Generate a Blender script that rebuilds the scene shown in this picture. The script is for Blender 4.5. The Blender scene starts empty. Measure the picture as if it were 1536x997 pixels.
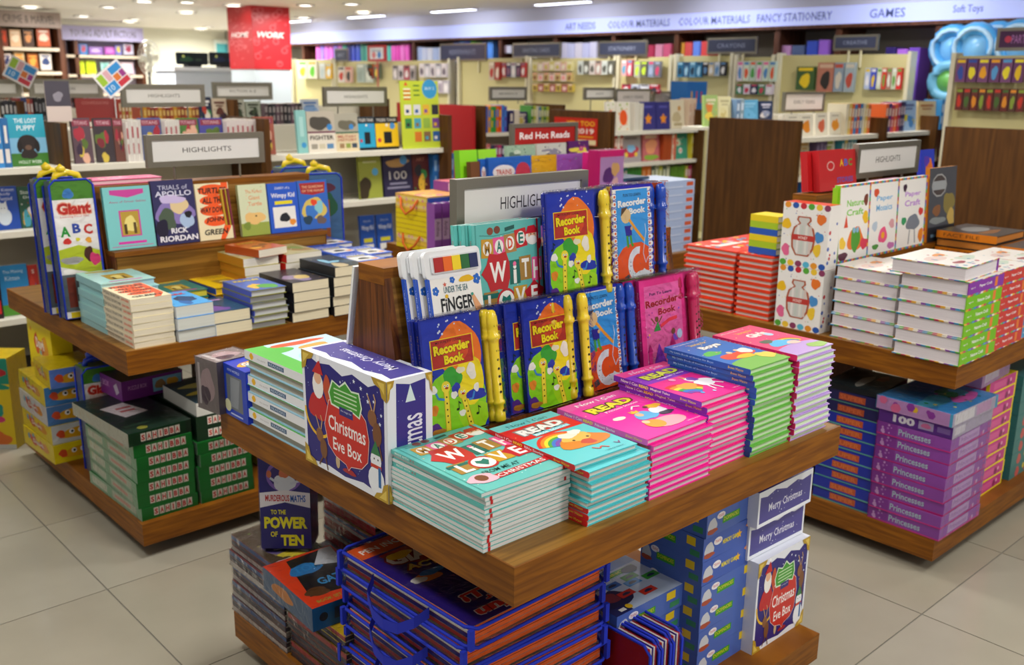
import bpy, math, random
from mathutils import Matrix, Vector
PI = math.pi
# ---------------------------------------------------------------- camera
CAM_H, F_PX, CX, CY = 1.62, 1454.0, 768.0, 498.5
PITCH, ROLL, YAW = math.radians(14.626), math.radians(.652), math.radians(47.429)
_fh = Vector((math.cos(YAW), math.sin(YAW), 0)); _up = Vector((0, 0, 1))
CF = _fh*math.cos(PITCH) - _up*math.sin(PITCH)
_r = CF.cross(_up).normalized(); _u = _r.cross(CF)
CR = _r*math.cos(ROLL) + _u*math.sin(ROLL); CU = -_r*math.sin(ROLL) + _u*math.cos(ROLL)
scene = bpy.context.scene
COL = scene.collection
cam_d = bpy.data.cameras.new('camera'); cam = bpy.data.objects.new('camera', cam_d); COL.objects.link(cam)
cam.matrix_world = Matrix(((CR.x, CU.x, -CF.x, 0), (CR.y, CU.y, -CF.y, 0), (CR.z, CU.z, -CF.z, CAM_H), (0, 0, 0, 1)))
cam_d.sensor_width = 36; cam_d.lens = 36*F_PX/1536; cam_d.clip_end = 60
cam_d.dof.use_dof = True; cam_d.dof.focus_distance = 2.15; cam_d.dof.aperture_fstop = 4.2
scene.camera = cam
# ---------------------------------------------------------------- world, exposure, shop lighting
w = bpy.data.worlds.new('world'); scene.world = w; w.use_nodes = True
w.node_tree.nodes['Background'].inputs[0].default_value = (1, .97, .93, 1)
w.node_tree.nodes['Background'].inputs[1].default_value = .5
scene.view_settings.view_transform = 'Standard'; scene.view_settings.look = 'None'
scene.view_settings.gamma = 1; scene.view_settings.use_curve_mapping = False
scene.view_settings.exposure = 0.0
CEIL = 2.45
LAMPS = [(1.0, -1.6), (2.4, -1.3), (1.8, .2), (3.4, .0), (5.2, .5), (.3, 1.9), (1.3, 2.4), (3.0, 2.4), (5.0, 2.5), (.0, 5.0), (1.7, 4.6), (3.5, 4.5), (5.6, 4.6),  # entries at negative y: unseen fill added behind the camera for front faces
         (.8, 7.2), (3.0, 7.0), (5.2, 7.0), (7.4, 7.0), (7.0, 3.6), (3.6, 10.2), (6.6, 10.0), (3.2, 13.0), (6.35, 10.6, 20), (5.2, 11.3, 14), (4.9, 12.9, 70), (6.2, 15.3, 60), (8.0, 16.6, 110), (7.6, 14.2, 50)]  # entries with their own wattage are added to brighten banner, bookcases and back wall
LAMP_W = 18
# ---------------------------------------------------------------- pixels of the 1536x997 photograph to points on real planes
def _ray(u, v): return CF*F_PX + CR*(u-CX) - CU*(v-CY)
def atz(u, v, z):
    d = _ray(u, v); t = (z-CAM_H)/d.z; return Vector((d.x*t, d.y*t, z))
def aty(u, v, y):
    d = _ray(u, v); t = y/d.y; return Vector((d.x*t, y, CAM_H+d.z*t))
def atx(u, v, x):
    d = _ray(u, v); t = x/d.x; return Vector((x, d.y*t, CAM_H+d.z*t))
def zcol(v, x, y):
    lo, hi = -.5, 3.0
    for _ in range(40):
        m = (lo+hi)/2; q = Vector((x, y, m-CAM_H)); wv = q.dot(CF)
        if CY-F_PX*q.dot(CU)/wv > v: lo = m
        else: hi = m
    return lo
# ---------------------------------------------------------------- colours and materials
def lin(h):
    if isinstance(h, str):
        h = h.lstrip('#'); h = h if len(h) == 6 else ''.join(c*2 for c in h); v = [int(h[i:i+2], 16)/255 for i in (0, 2, 4)]
    else: v = h
    return tuple(((c/12.92) if c <= .04045 else ((c+.055)/1.055)**2.4) for c in v)+(1,)
def newmat(n):
    m = bpy.data.materials.new(n); m.use_nodes = True
    nt = m.node_tree; return m, nt, nt.nodes['Principled BSDF']
def attr_mat(n, rough, coat=0, noise=None, spec=.5):
    m, nt, b = newmat(n); a = nt.nodes.new('ShaderNodeAttribute'); a.attribute_name = 'Col'
    b.inputs['Roughness'].default_value = rough; b.inputs['Coat Weight'].default_value = coat
    b.inputs['Coat Roughness'].default_value = .12; b.inputs['Specular IOR Level'].default_value = spec
    src = a.outputs['Color']
    if noise:
        tc = nt.nodes.new('ShaderNodeTexCoord'); mp = nt.nodes.new('ShaderNodeMapping'); no = nt.nodes.new('ShaderNodeTexNoise')
        mp.inputs['Scale'].default_value = noise[0]; no.inputs['Scale'].default_value = 1; no.inputs['Detail'].default_value = 3
        nt.links.new(tc.outputs['Object'], mp.inputs[0]); nt.links.new(mp.outputs[0], no.inputs['Vector'])
        mr = nt.nodes.new('ShaderNodeMapRange'); mr.inputs['From Min'].default_value = .3; mr.inputs['From Max'].default_value = .7
        mr.inputs['To Min'].default_value = noise[1]; mr.inputs['To Max'].default_value = 1.0
        mx = nt.nodes.new('ShaderNodeVectorMath'); mx.operation = 'SCALE'
        nt.links.new(no.outputs[0], mr.inputs[0]); nt.links.new(src, mx.inputs[0]); nt.links.new(mr.outputs[0], mx.inputs['Scale'])
        nt.links.new(mx.outputs[0], b.inputs['Base Color'])
        if len(noise) > 2:
            bp = nt.nodes.new('ShaderNodeBump'); bp.inputs['Strength'].default_value = noise[2]; bp.inputs['Distance'].default_value = .002
            nt.links.new(no.outputs[0], bp.inputs['Height']); nt.links.new(bp.outputs[0], b.inputs['Normal'])
    else: nt.links.new(src, b.inputs['Base Color'])
    return m
M = {}
M['ink'] = attr_mat('printed_gloss', .35, .12, spec=.4)
M['card'] = attr_mat('coated_card', .38, .1, spec=.4)
M['matt'] = attr_mat('matt_paint', .6)
M['pages'] = attr_mat('page_edges', .8, 0, ((6, 6, 900), .84))
M['plastic'] = attr_mat('moulded_plastic', .28, .3)
M['cloth'] = attr_mat('woven_cloth', .75, 0, ((900, 900, 900), .8, .3))
M['tile'] = attr_mat('glazed_floor_tile', .22, .15, ((5, 5, 5), .93))
def emis(n, col, s):
    m, nt, b = newmat(n); b.inputs['Base Color'].default_value = lin(col)
    b.inputs['Emission Color'].default_value = lin(col); b.inputs['Emission Strength'].default_value = s; return m
M['lamp'] = emis('lamp_glow', '#fffaf0', 9); M['lamp_cool'] = emis('cool_lamp_glow', '#dfe4ff', 9)
M['fascia'] = emis('backlit_fascia', '#c2ccff', .32)
def metal():
    m, nt, b = newmat('brushed_steel'); b.inputs['Base Color'].default_value = lin('#8f8b7e'); b.inputs['Metallic'].default_value = .85
    b.inputs['Roughness'].default_value = .38
    tc = nt.nodes.new('ShaderNodeTexCoord'); mp = nt.nodes.new('ShaderNodeMapping'); no = nt.nodes.new('ShaderNodeTexNoise')
    mp.inputs['Scale'].default_value = (3, 60, 500); nt.links.new(tc.outputs['Object'], mp.inputs[0]); nt.links.new(mp.outputs[0], no.inputs['Vector'])
    bp = nt.nodes.new('ShaderNodeBump'); bp.inputs['Strength'].default_value = .15; nt.links.new(no.outputs[0], bp.inputs['Height']); nt.links.new(bp.outputs[0], b.inputs['Normal'])
    return m
M['metal'] = metal()
def wood(n, a, c, scale, rough=.38):
    m, nt, b = newmat(n); tc = nt.nodes.new('ShaderNodeTexCoord'); mp = nt.nodes.new('ShaderNodeMapping')
    mp.inputs['Scale'].default_value = scale; nt.links.new(tc.outputs['Object'], mp.inputs[0])
    no = nt.nodes.new('ShaderNodeTexNoise'); no.inputs['Scale'].default_value = 1; no.inputs['Detail'].default_value = 6; no.inputs['Distortion'].default_value = .6
    nt.links.new(mp.outputs[0], no.inputs['Vector'])
    cr = nt.nodes.new('ShaderNodeValToRGB'); cr.color_ramp.elements[0].position = .36; cr.color_ramp.elements[1].position = .66
    cr.color_ramp.elements[0].color = lin(a); cr.color_ramp.elements[1].color = lin(c)
    nt.links.new(no.outputs[0], cr.inputs[0]); nt.links.new(cr.outputs[0], b.inputs['Base Color'])
    b.inputs['Roughness'].default_value = rough; b.inputs['Specular IOR Level'].default_value = .28; return m
M['wood_top'] = wood('walnut_grain_along', '#664413', '#946a28', (2, 60, 60))
M['wood_edge'] = wood('wood_edge_band', '#6c3c06', '#8e560c', (6, 6, 90), .5)
M['wood_post'] = wood('walnut_grain_up', '#4a260c', '#7a4519', (70, 70, 4))
M['wood_panel'] = wood('gondola_end_veneer', '#472a0c', '#5e3b14', (40, 40, 2.5), .5)
M['wood_dark'] = wood('dark_shelf_wood', '#4d2b1a', '#6b4029', (20, 20, 3), .5)
def wrap(nm, mul, off, rg, bs):
    m = bpy.data.materials.new(nm); m.use_nodes = True; nt = m.node_tree; nt.nodes.clear()
    o = nt.nodes.new('ShaderNodeOutputMaterial'); t = nt.nodes.new('ShaderNodeBsdfTransparent'); g = nt.nodes.new('ShaderNodeBsdfGlossy')
    g.inputs['Roughness'].default_value = rg; mx = nt.nodes.new('ShaderNodeMixShader'); fr = nt.nodes.new('ShaderNodeFresnel'); fr.inputs[0].default_value = 1.42
    tc = nt.nodes.new('ShaderNodeTexCoord'); no = nt.nodes.new('ShaderNodeTexNoise'); no.inputs['Scale'].default_value = 26; no.inputs['Detail'].default_value = 4; no.inputs['Distortion'].default_value = 1.5
    bp = nt.nodes.new('ShaderNodeBump'); bp.inputs['Strength'].default_value = bs; bp.inputs['Distance'].default_value = .01
    nt.links.new(tc.outputs['Object'], no.inputs['Vector']); nt.links.new(no.outputs[0], bp.inputs['Height'])
    nt.links.new(bp.outputs[0], g.inputs['Normal']); nt.links.new(bp.outputs[0], fr.inputs['Normal'])
    mm = nt.nodes.new('ShaderNodeMath'); mm.operation = 'MULTIPLY_ADD'; mm.inputs[1].default_value = mul; mm.inputs[2].default_value = off; mm.use_clamp = True
    nt.links.new(fr.outputs[0], mm.inputs[0]); nt.links.new(mm.outputs[0], mx.inputs[0]); nt.links.new(t.outputs[0], mx.inputs[1]); nt.links.new(g.outputs[0], mx.inputs[2]); nt.links.new(mx.outputs[0], o.inputs[0])
    return m
M['wrap'] = wrap('clear_wrap', .75, -.03, .08, .7); M['crinkle'] = wrap('crinkled_shrink_film', 1.2, -.01, .1, 1.0)
# ---------------------------------------------------------------- mesh building
WHITE = '#f2f1ee'
class MB:
    def __init__(s): s.v = []; s.f = []; s.m = []; s.c = []; s.mats = []
    def mi(s, mat):
        if mat not in s.mats: s.mats.append(mat)
        return s.mats.index(mat)
    def face(s, pts, col, mat='card'):
        n = len(s.v); s.v += [tuple(p) for p in pts]; s.f.append(tuple(range(n, n+len(pts)))); s.m.append(s.mi(mat)); s.c.append(lin(col))
    def poly(s, vs, fs, col, mat='card', X=None):
        n = len(s.v); s.v += [tuple(X @ Vector(p)) if X else tuple(p) for p in vs]; k = s.mi(mat); c = lin(col)
        for f in fs: s.f.append(tuple(i+n for i in f)); s.m.append(k); s.c.append(c)
        return s
    def box(s, x0, x1, y0, y1, z0, z1, col=WHITE, mat='card', X=None, cols=None):
        vs = [(x, y, z) for z in (z0, z1) for y in (y0, y1) for x in (x0, x1)]
        fs = [(0, 2, 3, 1), (4, 5, 7, 6), (0, 1, 5, 4), (1, 3, 7, 5), (3, 2, 6, 7), (2, 0, 4, 6)]   # bottom top -y +x +y -x
        if cols:
            for f, c in zip(fs, cols): s.poly(vs, [f], c or col, mat, X)
        else: s.poly(vs, fs, col, mat, X)
        return s
    def prism(s, pts, z0, z1, col, mat='card', X=None):
        n = len(pts); vs = [(p[0], p[1], z) for z in (z0, z1) for p in pts]
        fs = [tuple(range(n-1, -1, -1)), tuple(range(n, 2*n))]+[(i, (i+1) % n, n+(i+1) % n, n+i) for i in range(n)]
        return s.poly(vs, fs, col, mat, X)
    def rbox(s, x0, x1, y0, y1, z0, z1, r, col=WHITE, mat='card', X=None, n=4):
        pts = []
        for cx, cy, a in ((x1-r, y0+r, -90), (x1-r, y1-r, 0), (x0+r, y1-r, 90), (x0+r, y0+r, 180)):
            for k in range(n+1):
                t = math.radians(a+90*k/n); pts.append((cx+r*math.cos(t), cy+r*math.sin(t)))
        return s.prism(pts, z0, z1, col, mat, X)
    def tube(s, path, r, n, col, mat='plastic', closed=False, X=None):
        P = [Vector(p) for p in path]; vs = []; fs = []; L = len(P)
        for i, p in enumerate(P):
            a = P[(i-1) % L] if (closed or i) else P[0]; b = P[(i+1) % L] if (closed or i < L-1) else P[-1]
            t = (b-a).normalized(); u = t.orthogonal() if abs(t.z) > .9 else t.cross(Vector((0, 0, 1))); u.normalize(); q = t.cross(u)
            rr = r[i] if isinstance(r, (list, tuple)) else r
            for k in range(n):
                an = 2*PI*k/n; vs.append(tuple(p+u*math.cos(an)*rr+q*math.sin(an)*rr))
        for i in range(L if closed else L-1):
            j = (i+1) % L
            for k in range(n): fs.append((i*n+k, i*n+(k+1) % n, j*n+(k+1) % n, j*n+k))
        if not closed: fs += [tuple(range(n-1, -1, -1)), tuple((L-1)*n+k for k in range(n))]
        return s.poly(vs, fs, col, mat, X)
    def lathe(s, prof, n, col, mat='plastic', X=None):       # prof: (r, y) around local Y
        vs = []; fs = []; L = len(prof)
        for r, y in prof:
            for k in range(n): a = 2*PI*k/n; vs.append((r*math.cos(a), y, r*math.sin(a)))
        for i in range(L-1):
            for k in range(n): fs.append((i*n+(k+1) % n, i*n+k, (i+1)*n+k, (i+1)*n+(k+1) % n))
        fs += [tuple(range(n)), tuple((L-1)*n+k for k in range(n-1, -1, -1))]
        return s.poly(vs, fs, col, mat, X)
    def mesh(s, name, smooth=False):
        me = bpy.data.meshes.new(name); me.from_pydata(s.v, [], s.f)
        for k in s.mats: me.materials.append(M[k])
        me.polygons.foreach_set('material_index', s.m)
        at = me.attributes.new('Col', 'FLOAT_COLOR', 'FACE')
        at.data.foreach_set('color', [x for c in s.c for x in c])
        if smooth: me.polygons.foreach_set('use_smooth', [True]*len(s.f))
        me.update(); return me
_T = {}
def text2d(body, bold=0.0, shear=0.0):
    k = (body, bold, shear)
    if k not in _T:
        cu = bpy.data.curves.new('lettering', 'FONT'); cu.body = body; cu.resolution_u = 1 if len(body) > 14 else 2; cu.offset = bold; cu.shear = shear; cu.fill_mode = 'FRONT'
        ob = bpy.data.objects.new('lettering', cu); me = ob.to_mesh()
        vs = [(p.co.x, p.co.y) for p in me.vertices]; fs = [tuple(p.vertices) for p in me.polygons]
        ob.to_mesh_clear(); bpy.data.objects.remove(ob); bpy.data.curves.remove(cu)
        x0 = min(p[0] for p in vs); x1 = max(p[0] for p in vs); y0 = min(p[1] for p in vs); y1 = max(p[1] for p in vs)
        vs = [((p[0]-x0)/(x1-x0), (p[1]-y0)/(y1-y0)) for p in vs]
        ar = 0
        for f in fs:
            a, b, c = [vs[i] for i in f[:3]]; ar += (b[0]-a[0])*(c[1]-a[1])-(b[1]-a[1])*(c[0]-a[0])
        if ar < 0: fs = [f[::-1] for f in fs]
        _T[k] = (vs, fs, (x1-x0)/(y1-y0))
    return _T[k]
class Art:
    """flat print: w by h metres, origin bottom left; every shape is a sheet of ink a hair above the last"""
    def __init__(s, w, h, bg=None): 
        s.w = w; s.h = h; s.it = []
        if bg: s.rect(0, 0, 1, 1, bg)
    def add(s, vs, fs, col): s.it.append((vs, fs, lin(col))); return s
    def poly(s, pts, col):
        ar = sum(pts[i][0]*pts[(i+1) % len(pts)][1]-pts[(i+1) % len(pts)][0]*pts[i][1] for i in range(len(pts)))
        if ar*s.w*s.h < 0: pts = pts[::-1]
        return s.add([(x*s.w, y*s.h) for x, y in pts], [tuple(range(len(pts)))], col)
    def rect(s, x0, y0, x1, y1, col): return s.poly([(x0, y0), (x1, y0), (x1, y1), (x0, y1)], col)
    def quad(s, cx, cy, w, h, rot, col):           # rotated rectangle, metric aspect kept
        c, d = math.cos(math.radians(rot)), math.sin(math.radians(rot)); k = s.h/s.w
        return s.poly([(cx+(x*c-y*d*k), cy+(x*d/k+y*c)) for x, y in ((-w/2, -h/2), (w/2, -h/2), (w/2, h/2), (-w/2, h/2))], col)
    def ell(s, cx, cy, rx, ry, col, n=16, rot=0, a0=0, a1=360):
        c, d = math.cos(math.radians(rot)), math.sin(math.radians(rot)); k = s.h/s.w; p = []
        full = a1-a0 >= 360
        for i in range(n if full else n+1):
            t = math.radians(a0+(a1-a0)*i/n); x, y = rx*math.cos(t), ry*math.sin(t); p.append((cx+x*c-y*d*k, cy+x*d/k+y*c))
        return s.poly(p, col)
    def circ(s, cx, cy, r, col, n=14): return s.ell(cx, cy, r, r*s.w/s.h, col, n)
    def star(s, cx, cy, r, col, n=5, inner=.45, rot=90):
        k = s.w/s.h
        return s.poly([(cx+math.cos(math.radians(rot+180*i/n))*(r if i % 2 == 0 else r*inner), cy+k*math.sin(math.radians(rot+180*i/n))*(r if i % 2 == 0 else r*inner)) for i in range(2*n)], col)
    def blob(s, cx, cy, rx, ry, col, seed=1, n=22, amp=.18):
        g = random.Random(seed); ph = [g.uniform(0, 6.28) for _ in range(3)]; p = []
        for i in range(n):
            t = 2*PI*i/n; m = 1+amp*(math.sin(2*t+ph[0])*.6+math.sin(3*t+ph[1])*.5+math.sin(5*t+ph[2])*.3)
            p.append((min(1, max(0, cx+rx*m*math.cos(t))), min(1, max(0, cy+ry*m*math.sin(t)))))
        return s.poly(p, col)
    def line(s, pts, wd, col):
        for (x0, y0), (x1, y1) in zip(pts, pts[1:]):
            dx, dy = (x1-x0)*s.w, (y1-y0)*s.h; L = math.hypot(dx, dy) or 1; nx, ny = -dy/L*wd*s.w/2/s.w, dx/L*wd*s.w/2/s.h
            s.poly([(x0-nx, y0-ny), (x1-nx, y1-ny), (x1+nx, y1+ny), (x0+nx, y0+ny)], col)
        return s
    def arc(s, cx, cy, rx, ry, wd, col, a0, a1, n=12):
        p = []; q = []
        for i in range(n+1):
            t = math.radians(a0+(a1-a0)*i/n); p.append((cx+rx*math.cos(t), cy+ry*math.sin(t))); q.append((cx+rx*(1-wd)*math.cos(t), cy+ry*(1-wd)*math.sin(t)))
        vs = [(x*s.w, y*s.h) for x, y in p+q]; m = n+1
        return s.add(vs, [((i+1), i, m+i, m+i+1) if a1 > a0 else (i, i+1, m+i+1, m+i) for i in range(n)], col)
    def dots(s, n, reg, r, cols, seed=3, kind='circ'):
        g = random.Random(seed)
        for i in range(n):
            x, y = g.uniform(reg[0], reg[2]), g.uniform(reg[1], reg[3]); rr = r*g.uniform(.6, 1.3)
            if kind == 'star': s.star(x, y, rr, g.choice(cols), 5)
            else: s.ell(x, y, rr, rr*s.w/s.h, g.choice(cols), 6)
        return s
    def text(s, body, cx, cy, w, h, col, bold=.0, shear=0, out=None, rot=0, outw=.045):
        if out: s.text(body, cx, cy, w*(1+outw*1.3), h*(1+outw*4), out, bold+outw, shear, None, rot)
        vs, fs, _ = text2d(body, bold, shear); c, d = math.cos(math.radians(rot)), math.sin(math.radians(rot)); W, H = w*s.w, h*s.h
        if abs(rot) in (90, 270): W, H = w*s.h, h*s.w
        return s.add([(cx*s.w+(x-.5)*W*c-(y-.5)*H*d, cy*s.h+(x-.5)*W*d+(y-.5)*H*c) for x, y in vs], fs, col)
def art_mesh(arts, name='cover_print'):
    """arts: list of (Art, Matrix placing its plane)"""
    b = MB(); k = b.mi('ink')
    for a, X in arts:
        dz = min(.00006, .0012/max(1, len(a.it)))
        for i, (vs, fs, c) in enumerate(a.it):
            z = .00025+dz*i; n = len(b.v)
            b.v += [tuple(X @ Vector((x, y, z))) for x, y in vs]
            for f in fs: b.f.append(tuple(q+n for q in f)); b.m.append(k); b.c.append(c)
    return b.mesh(name)
# ---------------------------------------------------------------- things and parts
def T(x=0, y=0, z=0): return Matrix.Translation((x, y, z))
def RX(a): return Matrix.Rotation(math.radians(a), 4, 'X')
def RY(a): return Matrix.Rotation(math.radians(a), 4, 'Y')
def RZ(a): return Matrix.Rotation(math.radians(a), 4, 'Z')
def props(o, label=None, cat=None, group=None, kind=None):
    if label: o['label'] = label
    if cat: o['category'] = cat
    if group: o['group'] = group
    if kind: o['kind'] = kind
    return o
def part(name, me, parent=None, X=None, label=None, kind=None):
    o = bpy.data.objects.new(name, me); COL.objects.link(o)
    if parent is not None: o.parent = parent
    if X is not None: o.matrix_local = X
    if label: o['label'] = label
    if kind: o['kind'] = kind
    return o
def thing(name, label, cat, X=None, group=None):
    o = bpy.data.objects.new(name, None); o.empty_display_size = .05; COL.objects.link(o)
    if X is not None: o.matrix_world = X
    return props(o, label, cat, group)
def solo(name, me, label, cat, X=None, group=None):
    o = bpy.data.objects.new(name, me); COL.objects.link(o)
    if X is not None: o.matrix_world = X
    return props(o, label, cat, group)
def make(proto, name, label, cat, X, group=None):
    """proto: list of (part name, mesh, local matrix, [sub-parts])"""
    t = thing(name, label, cat, X, group)
    for n, me, L, subs in proto:
        p = part(n, me, t, L)
        for sn, sme, sL in subs: part(sn, sme, p, sL)
    return t
ORD = ['topmost']+[s+' from top' for s in 'second third fourth fifth sixth seventh eighth ninth tenth eleventh twelfth thirteenth fourteenth fifteenth'.split()]
def pos_word(i, n):                 # i counts from the bottom
    if i == 0: return 'bottom'
    k = n-1-i
    if i <= 3 and k > 3: return ['bottom', 'second from bottom', 'third from bottom', 'fourth from bottom'][i]
    return ORD[k]
# standing things: local x along the shelf, local y up, local z out of the front; facing in degrees turns -Y about z
def stand(x, y, z, h, facing=0, lean=0, thick=0, roll=0):
    """bottom middle of the back face at x,y,z"""
    return T(x, y, z) @ RZ(facing) @ RX(90-lean) @ RZ(roll) @ T(0, h/2, 0)
def book_proto(w, h, t, cover, spine=None, page='#e9e4d8', art=None, spine_art=None, hard=True, back=None, extra=None, lip=.004, ct=None):
    """lying flat, centred, spine at -x, front cover up"""
    spine = spine or cover; ct = ct or (.0022 if hard else .0009); q = lip if hard else .0003
    b = MB(); b.box(-w/2, w/2, -h/2, h/2, t-ct, t, cover); b.box(-w/2, w/2, -h/2, h/2, 0, ct, back or cover)
    b.box(-w/2, -w/2+ct, -h/2, h/2, ct, t-ct, spine)
    pg = MB().box(-w/2+ct, w/2-q, -h/2+q, h/2-q, ct, t-ct, page, 'pages')
    P = [('cover', b.mesh('book_cover'), None, []), ('pages', pg.mesh('book_pages'), None, [])]
    al = []
    if art: al.append((art, T(-w/2, -h/2, t)))
    if spine_art: al.append((spine_art, T(-w/2, h/2, 0) @ RZ(-90) @ RX(90)))   # reads along the spine, art w=h(book), h=t
    if al: P.append(('cover_print', art_mesh(al), None, []))
    for e in extra or []: P.append(e)
    return P
def box_proto(w, h, t, cols, arts=(), wrapped=False, name='carton', col=WHITE, mat='card'):
    """carton centred on x,y; faces: bottom top -y +x +y -x; arts: dict face->Art"""
    b = MB().box(-w/2, w/2, -h/2, h/2, 0, t, col, mat, cols=cols)
    P = [(name, b.mesh(name), None, [])]
    al = []
    for f, a in dict(arts).items():
        al.append((a, {'top': T(-w/2, -h/2, t), 'front': T(-w/2, -h/2, 0) @ RX(90), 'left': T(-w/2, h/2, 0) @ RZ(-90) @ RX(90),
                       'right': T(w/2, -h/2, 0) @ RZ(90) @ RX(90)}[f]))
    if al: P.append(('printed_panel', art_mesh(al, 'printed_panel'), None, []))
    if wrapped:
        e = .0022; P.append(('plastic_wrap', MB().box(-w/2-e, w/2+e, -h/2-e, h/2+e, .0005, t+e, WHITE, 'wrap').mesh('wrap'), None, []))
    return P
def stack(proto, n, x, y, z0, t, fmt, cat, group, name='book', jit=.003, rot=0, seed=1, alt=None, top=None, jr=.6, drift=(0, 0)):
    """n copies piled up; alt(i) gives an extra turn, top = (proto, count) for the upper ones"""
    g = random.Random(seed)
    for i in range(n):
        p = proto
        if top and i >= n-top[1]: p = top[0]
        X = T(x+g.uniform(-jit, jit)+drift[0]*i, y+g.uniform(-jit, jit)+drift[1]*i, z0+i*t) @ RZ(rot+(alt(i) if alt else 0)+g.uniform(-jr, jr))
        make(p, name, fmt.replace('{p}', pos_word(i, n)), cat, X, group)
    return z0+n*t
# ================================================================ room
def struct(name, me, parent=None, X=None, label=None): 
    o = part(name, me, parent, X, label)
    if parent is None: o['kind'] = 'structure'
    return o
XW, YW = 9.0, 18.0
flo = struct('floor', MB().box(-4, XW, -2, YW, -.06, -.002, '#6d6a60', 'matt').mesh('grout_bed'))
tx0, ty0, TX, TY = .957, 1.137, .62, .613
tile_me = MB().box(.0022, TX-.0022, .0022, TY-.0022, -.002, .0, '#a19b8a', 'tile').mesh('tile')
rt = random.Random(4); tile_var = [tile_me]+[MB().box(.0022, TX-.0022, .0022, TY-.0022, -.002, .0, c, 'tile').mesh('tile') for c in ('#9d9786', '#a5a090', '#a09a89')]
for i in range(-3, 11):
    for j in range(-3, 13):
        x, y = tx0+i*TX, ty0+j*TY
        if x+TX > XW: continue
        part('floor_tile', rt.choice(tile_var), flo, T(x, y, 0))
far = MB().box(-4, XW, ty0+13*TY, YW, -.002, 0, '#b9b4a4', 'tile'); part('floor_finish', far.mesh('floor_finish'), flo)
struct('ceiling', MB().box(-4, XW, -2, YW, CEIL, CEIL+.1, '#e6e1d8', 'matt').mesh('ceiling'))
struct('wall_right', MB().box(XW, XW+.15, -2, YW, 0, CEIL, '#a8a49a', 'matt').mesh('wall'))
struct('wall_back', MB().box(-4, XW+.15, YW, YW+.15, 0, CEIL, '#e2e2cf', 'matt').mesh('wall'))
# downlights: recessed ring + glowing lens; those in LAMPS carry the light, some of them added fill
ring = MB(); ring.lathe([(.105, 0), (.115, -.012), (.085, -.014), (.08, 0)], 20, '#e9e7e2', 'plastic'); ring_me = ring.mesh('ring', True)
lens_me = MB().lathe([(.082, 0), (.082, -.008)], 20, '#ffffff', 'lamp').mesh('lens'); lens_cool = MB().lathe([(.082, 0), (.082, -.008)], 20, '#ffffff', 'lamp_cool').mesh('lens')
def downlight(x, y, z, label, lamp=0, cool=False, s=1.0):
    t = thing('ceiling_light', label, 'ceiling light', T(x, y, z), 'downlights in the ceiling')
    R = RX(90)@Matrix.Scale(s, 4)
    part('trim_ring', ring_me, t, R); part('lens', lens_cool if cool else lens_me, t, R)
    if lamp:
        ld = bpy.data.lights.new('lamp', 'AREA'); ld.shape = 'DISK'; ld.size = .34; ld.energy = lamp; ld.color = (1, .965, .92); ld.spread = math.radians(170)
        o = bpy.data.objects.new('lamp', ld); COL.objects.link(o); o.parent = t; o.matrix_local = T(0, 0, -.02)
for i, (x, y, *ex) in enumerate(LAMPS):
    q_ = Vector((x, y, CEIL-CAM_H)); w_ = q_.dot(CF); u_, v_ = CX+F_PX*q_.dot(CR)/w_, CY-F_PX*q_.dot(CU)/w_; seen = w_ > 0 and 0 < u_ < 1536 and v_ > 0
    downlight(x, y, CEIL, 'added round warm downlight brightening the back of the shop' if seen else 'unseen recessed downlight overhead, general shop light and added fill', ex[0] if ex else LAMP_W)
vis = [((46, 11), 'small warm downlight above the far left orange bookcase'), ((125, 24), 'bright oval downlight left of the top of the far lilac bookcase'), ((195, 33), 'downlight at the right top corner of the lilac bookcase'),
       ((280, 19), 'yellowish downlight above the white wall, left of the red banner'), ((301, 44), 'low yellow downlight right above the two dark screens'), ((350, 8), 'downlight at the top left corner of the red banner'),
       ((545, 19), 'biggest white downlight right of the red banner'), ((585, 32), 'faint downlight right of the biggest white one'), ((621, 38), 'bright pair downlight above the right purple files'), ((559, 42), 'downlight above the teal and blue files'),
       ((504, 43), 'downlight above the pink and violet files'), ((688, 34), 'twin downlight left of the pale ceiling step'), ((455, 26), 'yellow downlight just right of the banner top'), ((450, 40), 'lower downlight just right of the banner'), ((216, 2), 'greenish downlight at the top edge of the picture')]
for (u, v), lb in vis:
    p = atz(u, v, CEIL-.01)
    if p.x > 8.6: p = atx(u, v, 8.6); p.z = min(p.z, CEIL-.01)
    s = 1.0 + max(0, (p.length-9)*.04)
    downlight(p.x, min(p.y, 17.5), CEIL-.004 if p.x < 8.6 else CEIL-.004, lb, 0, False, s)
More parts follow.
